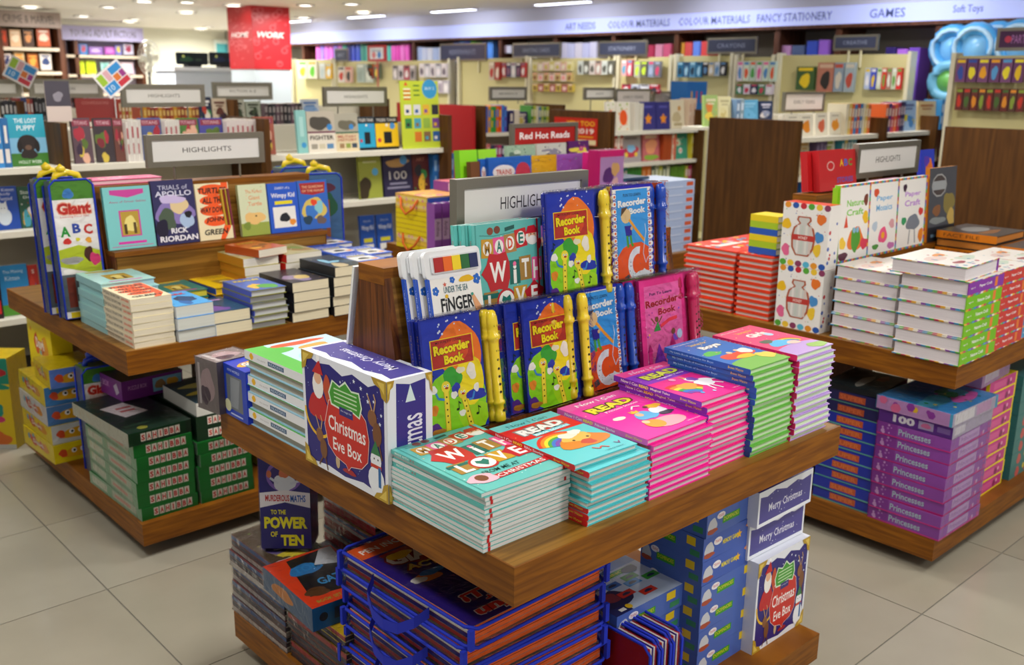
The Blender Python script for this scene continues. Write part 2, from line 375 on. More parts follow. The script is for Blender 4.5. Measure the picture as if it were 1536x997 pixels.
# ---------------------------------------------------------------- stationery wall along the right: bays, fascia with names, goods
def fz(u, v, X=8.45): return atx(u, v, X)
XF = 8.45
FB, FT = 2.14, 2.30
fas = thing('lit_fascia_sign', 'long pale blue backlit fascia with department names above the stationery wall', 'sign', T(XF, 2, FB))
part('light_box', MB().box(0, .5, -1, 14.2, 0, FT-FB, '#b8c2f4', 'fascia').mesh('light_box'), fas)
part('soffit', MB().box(0, .52, -1, 14.2, FT-FB, CEIL-FB, '#c9c9da', 'matt').mesh('soffit'), fas)
part('lower_rail', MB().box(-.01, .5, -1, 14.2, -.03, 0, '#6b4a38', 'wood_dark').mesh('lower_rail'), fas)
for u0, u1, v, s in ((848, 893, 44, 'ART NEEDS'), (912, 1005, 37, 'COLOUR MATERIALS'), (1018, 1125, 32, 'COLOUR MATERIALS'), (1136, 1248, 26, 'FANCY STATIONERY'), (1305, 1358, 19, 'GAMES'), (1430, 1475, 13, 'Soft Toys')):
    a, b = fz(u0, v), fz(u1, v); wd = a.y-b.y; ar = Art(wd, .09); ar.text(s, .5, .5, 1, .85, '#6c78b0', .01)
    part('lettering', art_mesh([(ar, T(-.002, a.y-2, (FT-FB)/2-.045) @ RZ(-90) @ RX(90))], 'lettering'), fas)
for k in range(7):
    y = 2.2+k*1.9
    ld = bpy.data.lights.new('lamp', 'AREA'); ld.shape = 'RECTANGLE'; ld.size = .12; ld.size_y = .9; ld.energy = 5; ld.color = (.8, .85, 1)
    t = thing('track_light', 'cool white strip lamp washing the stationery wall, under the ceiling', 'ceiling light', T(XF-.5, y, CEIL-.02), 'cool strip lamps along the stationery wall')
    part('housing', MB().box(-.05, .05, -.42, .42, 0, .018, '#e8e8ee', 'plastic').mesh('housing'), t)
    part('lens', MB().box(-.04, .04, -.4, .4, -.004, 0, '#ffffff', 'lamp_cool').mesh('lens'), t)
    o = bpy.data.objects.new('lamp', ld); COL.objects.link(o); o.parent = t; o.matrix_local = T(0, 0, -.03) @ RY(-28)
# bays of the wall: uprights where the photograph shows them
ups = [1403, 1254, 1163, 1013, 919, 832, 750, 620, 455]
YU = [fz(u, 90, XF+.02).y for u in ups]
wallbay = thing('wall_shelving', 'tall dark wood wall shelving with grey back under the lit fascia', 'shelving', T(XF, 0, 0))
part('back_board', MB().box(.47, .5, 1, 16.2, 0, FB, '#8f8b80', 'matt').mesh('back_board'), wallbay)
for y in YU: part('upright', MB().box(.02, .5, y-.03, y+.03, 0, FB-.03, '#5a3826', 'wood_dark').mesh('upright'), wallbay)
for z in (.5, 1.0, 1.42): part('shelf', MB().box(.06, .49, 1, 16.2, z-.025, z, '#5a3826', 'wood_dark').mesh('shelf'), wallbay)
def wall_goods(items, z0, fallback_h=.3):
    for (u0, u1, vt, vb, col, name, cat, lb) in items:
        a, b = fz(u0, vt, XF+.1), fz(u1, vt, XF+.1); zt = a.z; zb = max(1.42, fz(u0, vb, XF+.1).z)
        m = MB(); n = max(1, int(round((a.y-b.y)/.12))); g = random.Random(int(u0)); wd = (a.y-b.y)/n
        for k in range(n):
            y = b.y+wd*k; cc = col[k % len(col)]
            t = solo(name, MB().rbox(-.1, .14, .004, wd-.004, 0, (zt-zb)*g.uniform(.9, 1), .02, cc, 'card').mesh(name), lb, cat, T(XF+.17, y, zb), lb)
V0 = 1.42
wall_goods([(475, 515, 65, 93, ['#d873d8', '#9a7be8', '#e070c8'], 'file_folder', 'file', 'violet and pink files standing at the left end of the stationery wall'),
 (515, 556, 66, 93, ['#46b7a0', '#3aa08e', '#3258d8', '#1c3fc0', '#142a80'], 'file_folder', 'file', 'teal and royal blue files left of the red framed notice'),
 (570, 588, 66, 92, ['#58c8b0', '#8e5ad8'], 'file_folder', 'file', 'mint and violet files right of the red framed notice'),
 (588, 616, 66, 92, ['#f060c0', '#f27cc8', '#e848b0'], 'file_folder', 'file', 'hot pink files in the middle of the stationery wall'),
 (626, 668, 70, 95, ['#e4ecff', '#c9dcff', '#f0f4ff'], 'paper_pack', 'paper pack', 'white and pale blue paper packs leaning on the wall shelf'),
 (682, 742, 62, 92, ['#5c9cf0', '#5c86f0', '#8ad0a0', '#5cd040', '#3c6ef0'], 'paper_pack', 'paper pack', 'blue and green paper packs behind the long dark sign'),
 (752, 770, 68, 80, ['#e8e4f0', '#d8b8c0'], 'tape_pack', 'pack', 'pale rolls on the wall shelf left of a navy sign'),
 (842, 898, 64, 88, ['#e6e2f4', '#d8d8f4', '#f0e8f0', '#dcdcf8'], 'sketch_pad', 'pad', 'row of white sketch pads with blue tops'),
 (972, 1010, 66, 86, ['#e86890', '#f0a0c0', '#c83a60'], 'paint_box', 'box', 'pink and white paint boxes between two navy signs'),
 (1017, 1066, 62, 86, ['#e04848', '#6a92f0', '#e85858', '#f0b040'], 'crayon_box', 'box', 'red crayon boxes with blue windows right of an upright'),
 (1330, 1384, 66, 160, ['#8a5ad0', '#c87af0', '#3a2a70', '#b060e0'], 'toy_pack', 'toy', 'purple glittering toy packs on hooks near the right end'),
 (1170, 1210, 66, 95, ['#5a6a90', '#d8a0d0', '#4858a0'], 'toy_pack', 'toy', 'dark blue toy packs behind the fancy stationery racks'),
 (1212, 1248, 60, 86, ['#a86ae0', '#3a56c8', '#3048b0'], 'toy_pack', 'toy', 'violet and blue toy packs beside the wood upright')], 1.42)
# round blue inflatable rings packed top right
for k, (u, v) in enumerate(((1430, 62), (1464, 60), (1497, 58), (1530, 56))):
    p = fz(u, v, XF-.1*(k % 2)); m = MB()
    m.tube([(0, .15*math.cos(a), .15*math.sin(a)) for a in [2*PI*i/18 for i in range(18)]], .055, 8, '#58b4ee', 'plastic', True); m.lathe([(.14, -.015), (.14, .015)], 16, '#8accf4', 'plastic', RZ(90))
    m.tube([(-.05, .15*math.cos(a), .15*math.sin(a)) for a in [2*PI*i/18 for i in range(18)]], .02, 6, '#bfe4fa', 'plastic', True)
    solo('toy_ring', m.mesh('toy_ring', True), ['leftmost of the four round sky blue toys top right', 'second of the four round sky blue toys top right', 'third of the four round sky blue toys top right', 'rightmost of the four round sky blue toys top right'][k], 'toy', T(p.x, p.y, p.z-.06), 'round blue toys on the right wall')
p = fz(1422, 122, XF-.05); m = MB(); m.tube([(0, .13*math.cos(a), .13*math.sin(a)) for a in [2*PI*i/18 for i in range(18)]], .05, 8, '#7ec8e8', 'plastic', True); m.lathe([(.09, -.02), (.09, .02)], 16, '#7cc860', 'plastic', RZ(90))
solo('toy_ring', m.mesh('toy_ring', True), 'pastel round toy with green middle below the sky blue ones', 'toy', T(p.x, p.y, p.z))
# ---------------------------------------------------------------- far left: bookcases, white wall fittings, till, banner column
def bookcase(u0, u1, Y, vtop, name_art, label, wood_m, board, dividers=(), shelves=(), fascia_col='#8a7a72', fh=.2):
    a, b = aty(u0, vtop, Y), aty(u1, vtop, Y); wd = b.x-a.x; H = min(a.z, CEIL-.02); D = .35
    t = thing('bookcase', label, 'bookcase', T(a.x, Y, 0))
    part('side_panel', MB().box(0, .05, 0, D, 0, H, '#5a3826', wood_m).mesh('side_panel'), t); part('side_panel', MB().box(wd-.05, wd, 0, D, 0, H, '#5a3826', wood_m).mesh('side_panel'), t)
    part('back_board', MB().box(.05, wd-.05, D-.02, D, 0, H, board, 'matt').mesh('back_board'), t)
    fa = part('fascia', MB().box(.0, wd, -.02, .02, H-fh, H, fascia_col, 'matt').mesh('fascia'), t)
    ar = Art(wd*.8, fh*.5); ar.text(name_art, .5, .5, 1, 1, '#4a4440', 0); part('lettering', art_mesh([(ar, T(wd*.1, -.021, H-fh*.75) @ RX(90))], 'lettering'), fa)
    for d in dividers: 
        x = aty(d, vtop, Y).x-a.x; part('upright', MB().box(x-.03, x+.03, 0, D-.02, 0, H-fh, '#5a3826', wood_m).mesh('upright'), t)
    for v in shelves:
        z = aty((u0+u1)/2, v, Y).z; part('shelf', MB().box(.05, wd-.05, 0, D-.02, z-.04, z, '#d8c8b0', 'matt').mesh('shelf'), t)
    return t
bookcase(-8, 89, 14.0, 14, 'CRIME & MARVEL', 'far left orange lit bookcase with brown fascia reading CRIME & MARVEL', 'wood_dark', '#7a6a4a', (), (71, 107, 140), '#a08f86', .2)
bookcase(90, 213, 16.4, 37, 'YOUNG ADULT FICTION', 'far lilac lit bookcase with pale fascia, left of the white wall', 'wood_dark', '#b8b2cc', (111,), (83, 112, 140), '#b9b4dd', .22)
def far_books(items, Y, prefix, grp):
    for k, (u0, u1, vt, vb, c1, c2) in enumerate(items):
        a, b = aty(u0, vt, Y), aty(u1, vb, Y); wd = b.x-a.x; h = a.z-b.z
        ar = Art(wd, h, c1); ar.blob(.5, .5, .32, .25, c2, k); ar.rect(.15, .78, .85, .88, c2)
        P = [('cover', MB().box(-wd/2, wd/2, -h/2, h/2, 0, .05, c1).mesh('cover'), None, []), ('cover_print', art_mesh([(ar, T(-wd/2, -h/2, .05))]), None, [])]
        make(P, 'book', prefix % k if '%' in prefix else f'{grp_word(k)} {prefix}', 'book', stand(a.x+wd/2, Y+.2, b.z+.002, h), grp)
ORDL = ['first', 'second', 'third', 'fourth', 'fifth', 'sixth', 'seventh', 'eighth', 'ninth', 'tenth', 'eleventh', 'twelfth', 'thirteenth', 'fourteenth', 'fifteenth', 'sixteenth', 'seventeenth', 'eighteenth', 'nineteenth', 'twentieth']
def grp_word(k): return ORDL[k] if k < 20 else f'{k+1}th'
far_books([(6, 18, 43, 70, '#7a3a26', '#d84a20'), (19, 38, 44, 70, '#e0b890', '#f2dcc0'), (39, 57, 44, 70, '#4a3020', '#d89050'), (60, 82, 42, 70, '#c85a28', '#f0d8c0')], 13.95, 'book from the left on the upper shelf of the orange bookcase', 'books in the orange bookcase, upper shelf')
far_books([(9, 24, 80, 105, '#e0d2c8', '#303a6a'), (26, 44, 78, 105, '#d8b888', '#e09020'), (46, 64, 80, 105, '#a85a20', '#f0a040'), (65, 84, 80, 105, '#e8e0d4', '#384a78')], 13.95, 'book from the left on the lower shelf of the orange bookcase', 'books in the orange bookcase, lower shelf')
far_books([(96, 106, 58, 82, '#3a2a50', '#7a2a50'), (113, 124, 66, 82, '#8a7ac8', '#b8a8e8'), (124, 137, 66, 82, '#4a90d8', '#c84a60'), (138, 160, 70, 82, '#9a6ac8', '#d8c0f0'), (162, 178, 70, 82, '#c060c8', '#e090e0'), (178, 188, 68, 82, '#8a8ae0', '#e8d84a'), (190, 206, 66, 82, '#d8d8f0', '#b04060')], 16.4, 'item from the left on the upper shelf of the lilac bookcase', 'books in the lilac bookcase, upper shelf')
far_books([(119, 133, 91, 111, '#d8f020', '#b8d010'), (134, 150, 91, 111, '#d4ee18', '#b8d010'), (156, 170, 93, 111, '#a8d8d8', '#70b0a8'), (171, 185, 93, 111, '#c8d8f0', '#a0a8e0'), (186, 206, 93, 111, '#e0c8d8', '#f0e8f4')], 16.4, 'book from the left on the lower shelf of the lilac bookcase', 'books in the lilac bookcase, lower shelf')
# two screens on the service counter
Yc = 12.6
a, b = aty(262, 100, Yc), aty(384, 100, Yc)
t = thing('service_counter', 'pale grey service counter below the two dark screens', 'counter', T(a.x, Yc, 0))
part('counter_body', MB().box(0, b.x-a.x, 0, .6, 0, a.z-.05, '#b8bec8', 'matt').mesh('counter_body'), t); part('counter_top', MB().box(-.03, b.x-a.x+.03, -.04, .62, a.z-.05, a.z, '#d6d9e0', 'plastic').mesh('counter_top'), t)
for k, (u0, u1) in enumerate(((264, 313), (314, 361))):
    p, q = aty(u0, 78, Yc+.2), aty(u1, 99, Yc+.2); W = q.x-p.x; Hh = p.z-a.z-.03
    t = thing('monitor', ['left dark screen with green picture on the grey counter', 'right dark blue screen on the grey counter'][k], 'screen', T(p.x+W/2, Yc+.2, a.z), 'screens on the service counter')
    part('casing', MB().rbox(-W/2, W/2, -Hh/2, Hh/2, -.03, 0, .02, '#15171c', 'plastic', T(0, 0, .03+Hh/2) @ RX(90)).mesh('casing'), t)
    ar = Art(W*.95, Hh*.9, '#141c24'); ar.blob(.3, .45, .2, .25, ['#2c4a34', '#1c2a4c'][k], 3); ar.rect(.6, .3, .8, .5, ['#3a4a3c', '#283a6a'][k]); ar.circ(.2, .7, .04, '#c8d070')
    part('display', art_mesh([(ar, T(-W*.475, 0, .03+Hh*.05) @ RX(90))], 'display'), t)
    part('stand', MB().box(-.1, .1, -.05, .08, 0, .03, '#15171c', 'plastic').mesh('stand'), t)
pw = aty(322, 55, 17.9); wdw = aty(350, 70, 17.9).x-pw.x
t = thing('notice', 'small teal and white notice on the far white wall beside the banner', 'notice', T(pw.x, 17.93, pw.z-.35)); part('panel', MB().box(0, wdw, 0, .04, 0, .3, '#dfe8e0', 'plastic').mesh('panel'), t)
ar = Art(wdw*.8, .17, '#58b8c0'); ar.rect(.6, .1, .9, .9, '#3a90a0'); part('print', art_mesh([(ar, T(wdw*.1, -.001, .06) @ RX(90))], 'print'), t)
p = aty(222, 90, 15.0)
t = thing('standing_fan', 'tall grey standing fan in front of the far white wall', 'fan', T(p.x, 15.0, 0))
part('pole', MB().tube([(0, 0, .03), (0, 0, 1.75)], .025, 8, '#6a6a6a', 'plastic').mesh('pole'), t); part('base', MB().lathe([(.22, 0), (.2, .04), (.03, .06)], 16, '#55585a', 'plastic', RX(90)).mesh('base'), t)
cage = MB()
for r in (.06, .13, .2, .26): cage.tube([(r*math.cos(a), 0, r*math.sin(a)) for a in [2*PI*i/18 for i in range(18)]], .008, 5, '#b8b8b0', 'plastic', True)
for i in range(12): a = 2*PI*i/12; cage.tube([(0, -.03, 0), (.26*math.cos(a), 0, .26*math.sin(a))], .005, 4, '#b8b8b0', 'plastic')
part('cage', cage.mesh('cage'), t, T(0, -.06, 1.87) @ RZ(30)); bl = MB()
for i in range(4): bl.prism([(0, 0), (.2, -.05), (.22, .05), (.05, .06)], -.005, .005, '#d8d4c0', 'plastic', RX(90) @ RZ(90*i))
part('blades', bl.mesh('blades'), t, T(0, -.05, 1.87) @ RZ(30)); part('motor', MB().lathe([(.06, 0), (.07, .12), (.03, .14)], 12, '#55585a', 'plastic').mesh('motor'), t, T(0, -.03, 1.87))
# red banner column
Yb = 11.2; a, b, c = aty(350, 40, Yb), aty(379, 40, Yb), aty(433, 40, Yb)
W2 = c.x-b.x; dl = .62; x0 = b.x; zs = aty(400, 104, Yb).z
t = thing('column', 'square column wrapped in red patterned HOME WORK banner, white below', 'column', T(x0, Yb, 0))
part('core', MB().box(0, W2, 0, dl, 0, CEIL, '#c8d4dc', 'matt').mesh('core'), t)
part('banner', MB().box(-.012, W2+.012, -.012, dl, zs, CEIL, '#c22730', 'card').mesh('banner'), t)
aw = Art(W2, CEIL-zs); ah = Art(dl, CEIL-zs); g = random.Random(5)
for ar in (aw, ah):
    for _ in range(34):
        x, y = g.uniform(.05, .95), g.uniform(.04, .96)
        if .48 < y < .62: continue
        k = g.choice((0, 1, 2))
        if k == 0: ar.arc(x, y, .09, .05, .25, '#d8646a', 0, 360, 10)
        elif k == 1: ar.line([(x-.06, y), (x+.06, y+.02)], .02, '#d8646a')
        else: ar.star(x, y, .05, '#d05058')
aw.text('WORK', .48, .55, .76, .095, '#fbf3f0', .02, .25); ah.text('HOME', .5, .55, .74, .085, '#fbf3f0', .02, .25)
part('banner_print', art_mesh([(aw, T(0, -.0125, zs) @ RX(90)), (ah, T(-.0125, dl, zs) @ RZ(-90) @ RX(90))], 'banner_print'), t)
# ================================================================ display tables and gondolas
ZT, ZU, ZB0, ZB1 = .745, .665, .05, .13
def display_table(x0, x1, y0, y1, label, riser=True, yc=None, rx=None, hw=.182):
    W, D = x1-x0, y1-y0
    t = thing('display_table', label, 'display table', T(x0, y0, 0))
    e = .004
    part('top_panel', MB().box(e, W-e, e, D-e, ZU, ZT, '#fff', 'wood_top').mesh('top_panel'), t)
    for bx in ((0, W, 0, e), (0, W, D-e, D), (0, e, e, D-e), (W-e, W, e, D-e)):
        part('edge_band', MB().box(*bx, ZU-.001, ZT+.0004, '#fff', 'wood_edge').mesh('edge_band'), t)
    part('base_board', MB().box(0, W, 0, D, ZB0, ZB1, '#fff', 'wood_edge').mesh('base_board'), t)
    part('plinth', MB().box(.14, W-.14, .14, D-.14, 0, ZB0, '#2a211b', 'matt').mesh('plinth'), t)
    part('core', MB().box(.56, W-.5, .62, D-.5, ZB1, ZU, '#5a3a20', 'wood_dark').mesh('core'), t)
    if riser:
        yc = (yc or (y0+y1)/2)-y0; a, b = (rx or (x0+.095, x1-.1)); a -= x0; b -= x0; zt = 1.215
        pts = [(-.139, ZT), (.139, ZT), (.045, zt), (-.045, zt)]
        X = Matrix(((0, 0, 1, 0), (1, 0, 0, yc), (0, 1, 0, 0), (0, 0, 0, 1)))        # local (y, z, x)
        part('back_board', MB().prism(pts, a+.018, b-.018, '#fff', 'wood_top', X).mesh('back_board'), t)
        for s in ((a, a+.018), (b-.018, b)): part('end_panel', MB().prism(pts, s[0], s[1], '#fff', 'wood_post', X).mesh('end_panel'), t)
        part('cap', MB().box(a-.001, b+.001, yc-.049, yc+.049, zt-.035, zt+.003, '#fff', 'wood_edge').mesh('cap'), t)
        for s in (-1, 1):
            ya, yb = sorted((yc+s*.09, yc+s*hw))
            part('ledge', MB().box(a+.01, b-.01, ya, yb, ZT, .972, '#fff', 'wood_top').mesh('ledge'), t)
            for xe in (a+.006, b-.012): part('ledge_end', MB().box(xe, xe+.006, ya, yb, ZT, .972, '#fff', 'wood_post').mesh('ledge_end'), t)
            ya, yb = sorted((yc+s*.09, yc+s*(hw+.005))); part('ledge_top', MB().box(a+.005, b-.005, ya, yb, .972, .99, '#fff', 'wood_edge').mesh('ledge_top'), t)
    return t
TC = display_table(1.106, 2.275, 1.19, 2.375, 'front wooden display table with a READ book row and Christmas boxes', yc=1.77, rx=(1.2, 2.19), hw=.143)
TL = display_table(1.13, 2.31, 3.09, 4.38, 'left wooden display table with paperbacks, its HIGHLIGHTS sign over six leaning novels', yc=3.75, rx=(1.29, 2.2))
TR = display_table(3.085, 4.27, 1.235, 2.5, 'right wooden display table with red books, jar boxes and white craft books', yc=1.93, rx=(3.24, 4.17))
TB = display_table(3.06, 4.24, 3.12, 4.36, 'rear wooden display table with yellow bags and the Red Hot Reads sign', yc=3.74, rx=(3.16, 4.1))
def sign(x0, x1, y, z0, z1, txt, label, zb, facing=0, bg='#e9e8e4', fg='#34302c', fr='metal', tw=.4, th=.23, bar=.02, bold=0, cat='sign', group=None, xoff=0, frcol='#9a978e', shelfpost=True):
    W, Hh = x1-x0, z1-z0
    t = thing('sign', label, cat, T((x0+x1)/2, y, z0) @ RZ(facing), group)
    D = .026; a, b = -W/2, W/2
    def bar_mesh(pts, n): return MB().prism(pts, -D/2, D/2, frcol, fr, RX(90)).mesh(n)
    for p in ([(a, 0), (b, 0), (b-bar, bar), (a+bar, bar)], [(b, Hh), (a, Hh), (a+bar, Hh-bar), (b-bar, Hh-bar)], [(a, Hh), (a, 0), (a+bar, bar), (a+bar, Hh-bar)], [(b, 0), (b, Hh), (b-bar, Hh-bar), (b-bar, bar)]):
        part('frame_bar', bar_mesh(p, 'frame_bar'), t)
    ar = Art(W-2*bar+.004, Hh-2*bar+.004, bg)
    if txt: ar.text(txt, .5+xoff, .5, tw, th, fg, bold)
    pn = part('panel', MB().box(a+bar-.002, b-bar+.002, -.006, .006, bar-.002, Hh-bar+.002, bg, 'card').mesh('panel'), t)
    part('lettering', art_mesh([(ar, T(a+bar-.002, -.0062, bar-.002) @ RX(90))], 'lettering'), pn)
    if z0-zb > .004:
        for s in ((-.0,) if W < .3 else (-W*.28, W*.28)): part('post', MB().tube([(s, 0, zb-z0), (s, 0, 0)], .005, 8, '#b8b5ac', 'metal').mesh('post'), t)
    return t
sign(1.434, 1.88, 1.77, 1.262, 1.393, 'HIGHLIGHTS', 'large steel framed HIGHLIGHTS sign on the front table, partly behind a Recorder Book', 1.218, tw=.43, th=.35, bar=.024, xoff=.018)
sign(1.52, 2.02, 3.76, 1.272, 1.397, 'HIGHLIGHTS', 'steel framed HIGHLIGHTS sign above the six novels on the left table', 1.218, tw=.45, th=.23, bar=.022)
p, q = aty(1284, 216, 1.93), aty(1378, 208, 1.93)
sign(p.x, q.x, 1.93, p.z-.135, p.z, 'HIGHLIGHTS', 'steel framed HIGHLIGHTS sign above the white craft panel on the right table', 1.218, tw=.42, th=.25, bar=.022)
p, q = aty(766, 186, 3.76), aty(865, 184, 3.76)
t = sign(p.x, q.x, 3.76, p.z-.125, p.z, 'Red Hot Reads', 'steel framed red sign reading Red Hot Reads in white', 1.218, bg='#b3201c', fg='#ffffff', tw=.82, th=.4, bar=.02, bold=.02)
# ---- gondolas
def gondola(x0, x1, yf, depth, shelves, ztop, label, dividers, back='#b9b4a4', dtop=None, plinth=True, board='#e6e3d4', dd=.0):
    t = thing('gondola', label, 'shelving', T(x0, yf, 0)); W = x1-x0
    part('back_board', MB().box(0, W, depth-.03, depth, 0, ztop-.06, back, 'matt').mesh('back_board'), t)
    if plinth: part('plinth', MB().box(0, W, .04, depth-.03, 0, .12, '#2c2622', 'matt').mesh('plinth'), t)
    for z in shelves: 
        for a, b in zip(dividers, dividers[1:]): part('shelf', MB().box(a-x0+.017, b-x0-.017, .0, depth-.03, z-.03, z, board, 'matt').mesh('shelf'), t)
    for d in dividers: part('side_panel', MB().box(d-x0-.017, d-x0+.017, -.05-dd, depth, .0, ztop, '#fff', 'wood_panel').mesh('side_panel'), t)
    return t
# generic shelf books
PAL = ['#c23b2e', '#2f5f9e', '#e0b23a', '#3b8a4a', '#7a4a96', '#d87a2c', '#e8e2d4', '#2c2c34', '#48a0b8', '#b84878', '#8a6a48', '#d8d8dc', '#1f3d70', '#93b54a']
def face_art(w, h, c, pal, seed, title=None, tcol='#ffffff', extra=None):
    a = Art(w, h, c); g = random.Random(seed)
    if extra: extra(a); 
    else:
        for k in range(3): a.blob(g.uniform(.3, .7), g.uniform(.2, .6), g.uniform(.15, .32), g.uniform(.1, .22), g.choice(pal), seed*7+k)
        a.dots(8, (.1, .1, .9, .6), .04, pal, seed)
    if title:
        L = title.split('|')
        for k, s in enumerate(L): a.text(s, .5, .86-.13*k, min(.8, .12*len(s)+.15), .085, tcol, .02)
    elif not extra: a.rect(.15, .8, .85, .88, tcol); a.rect(.25, .7, .75, .75, tcol)
    return a
def face_book(x, y, z, w, h, t, c, pal, label, grp, seed=1, title=None, tcol='#ffffff', lean=6, extra=None, name='picture_book', cat='book', facing=0, spine=None):
    ar = face_art(w, h, c, pal, seed, title, tcol, extra)
    return make(book_proto(w, h, t, c, spine, art=ar, hard=False), name, label, cat, stand(x, y, z, h, facing, lean), grp)
def spine_book(x, y, z, t, h, d, c, band, label, grp, facing=90, name='book'):
    """upright, spine toward the front"""
    m = MB(); m.box(-d/2, d/2, -h/2, h/2, 0, .001, c); m.box(-d/2, d/2, -h/2, h/2, t-.001, t, c); m.box(-d/2, -d/2+.001, -h/2, h/2, .001, t-.001, c)
    m.box(-d/2+.001, d/2-.003, -h/2+.002, h/2-.002, .001, t-.001, '#e9e4d8', 'pages')
    a = Art(h, t); a.rect(.62, .18, .9, .82, band); a.rect(.15, .3, .5, .7, band)
    pr = art_mesh([(a, T(-d/2, h/2, 0) @ RZ(-90) @ RX(90))], 'spine_print')
    return make([('cover', m.mesh('book'), None, []), ('spine_print', pr, None, [])], name, label, 'book', T(x, y, z) @ RZ(90) @ RX(90) @ T(d/2, h/2, 0), grp)
def shelf_row(Y, zs, items, where, grp, dy=.0, cat='book'):
    """items: (kind, u0, u1, vtop, colour, colour2 or palette, n or title, text colour); pixels only give widths and heights on the shelf's own plane"""
    zs0 = zs
    for k, it in enumerate(items):
        kind, u0, u1, vt, c, c2, n = it[:7]
        a = aty(u0, vt, Y+.03); b = aty(u1, vt, Y+.03); h = max(.06, min(.42, a.z-zs)); wd = b.x-a.x
        if kind == 'f':
            tc = it[7] if len(it) > 7 else '#f4f2ea'; lb = it[8] if len(it) > 8 else f'book standing {grp_word(k)} from the left on the {where}'
            ex = it[9] if len(it) > 9 else None
            face_book(a.x+wd/2, Y+.10+dy, zs, wd, h, .02, c, c2, lb, grp, int(u0), n if isinstance(n, str) else None, tc, 5, ex)
        elif (u1-u0)/n < 7:
            lb = it[8] if len(it) > 8 else f'row of {it[7] if len(it) > 7 else grp_word(k)+" group spines"}'; g = random.Random(int(u0)); tt = wd/n; m = MB()
            for i in range(n):
                cc = c[i % len(c)]; hh = h*g.uniform(.94, 1); X = tt*i; m.box(X, X+tt*.93, 0, .15, 0, hh, cc, cols=[None, '#e0dccc', None, None, None, None]); m.box(X+tt*.2, X+tt*.75, -.0008, 0, hh*.58, hh*.85, c2[i % len(c2)]); m.box(X+tt*.3, X+tt*.65, -.0008, 0, hh*.2, hh*.45, c2[i % len(c2)])
            solo('book_row', m.mesh('book_row'), lb, 'books', T(a.x, Y+.05+dy, zs))['kind'] = 'stuff'
        else:
            g = random.Random(int(u0)); tt = wd/n
            for i in range(n):
                lb = it[8] if len(it) > 8 else it[7]+', one book' if n == 1 else 'one of the '+it[7]
                cc = c[i % len(c)]
                spine_book(a.x+tt*i, Y+.05+dy, zs, tt*.94, h*g.uniform(.96, 1.0), .15, cc, c2[i % len(c2)], lb, lb)
ZS = [.42, .86, 1.17]
gondola(.45, 4.165, 5.2, .42, ZS, 1.385, 'long pale gondola with dark wood uprights behind the left table', (.45, 1.68, 2.80, 4.147))
W1 = 'long gondola behind the left table'
def puppy(a):
    a.rect(0, 0, 1, .25, '#3f7a2c'); a.rect(0, .25, 1, .55, '#7fb8d8'); a.ell(.5, .45, .27, .16, '#2a2220'); a.ell(.27, .38, .07, .12, '#1c1614'); a.ell(.74, .38, .07, .12, '#1c1614'); a.blob(.5, .24, .2, .12, '#2a2220', 3)
    a.ell(.5, .36, .09, .05, '#6a5040'); a.text('THE LOST', .5, .88, .6, .09, '#e8f4f8', .01); a.text('PUPPY', .5, .74, .5, .1, '#e8f4f8', .01); a.text('HOLLY WEBB', .5, .08, .6, .06, '#e8f4e8')
def manga(a):
    g = random.Random(a.w)
    for k in range(7): a.blob(g.uniform(.2, .8), g.uniform(.1, .7), g.uniform(.1, .2), g.uniform(.08, .16), g.choice(['#7a2a34', '#c8b048', '#3a2a40', '#d8a890', '#587030', '#a83040']), k+int(a.w*999))
    a.rect(.05, .82, .95, .96, '#8a3448'); a.text('TITANS', .5, .89, .7, .08, '#d8b8c0')
def kitten(a): a.ell(.45, .3, .26, .2, '#d8e4f0'); a.ell(.42, .5, .17, .12, '#e4ecf4'); a.poly([(.28, .55), (.3, .68), (.4, .6)], '#e4ecf4'); a.poly([(.46, .6), (.56, .68), (.57, .55)], '#e4ecf4'); a.circ(.37, .5, .02, '#203060'); a.circ(.48, .5, .02, '#203060'); a.text('The Kitten', .5, .92, .8, .07, '#dfe8ff'); a.text('Nobody', .45, .82, .6, .08, '#dfe8ff'); a.text('Wanted', .5, .72, .6, .08, '#dfe8ff')
def misk(a): a.rect(0, 0, 1, .22, '#5a9a38'); a.blob(.8, .25, .3, .2, '#b8622c', 2); a.text('The Missing', .5, .86, .7, .08, '#cfe8f8'); a.text('Kitten', .45, .74, .5, .09, '#cfe8f8')
shelf_row(5.2, 1.17, [('s', -20, 13, 177, ['#3a7ab8', '#3a86c8', '#2f6ca8'], ['#e8e4e0'], 3, 'blue kitten storybooks'), ('f', 14, 71, 173, '#2fa0b8', PAL, None, '#fff', 'THE LOST PUPPY storybook with a black puppy on the cover', puppy)], 'upper shelf, far left bay', 'kitten and puppy storybooks')
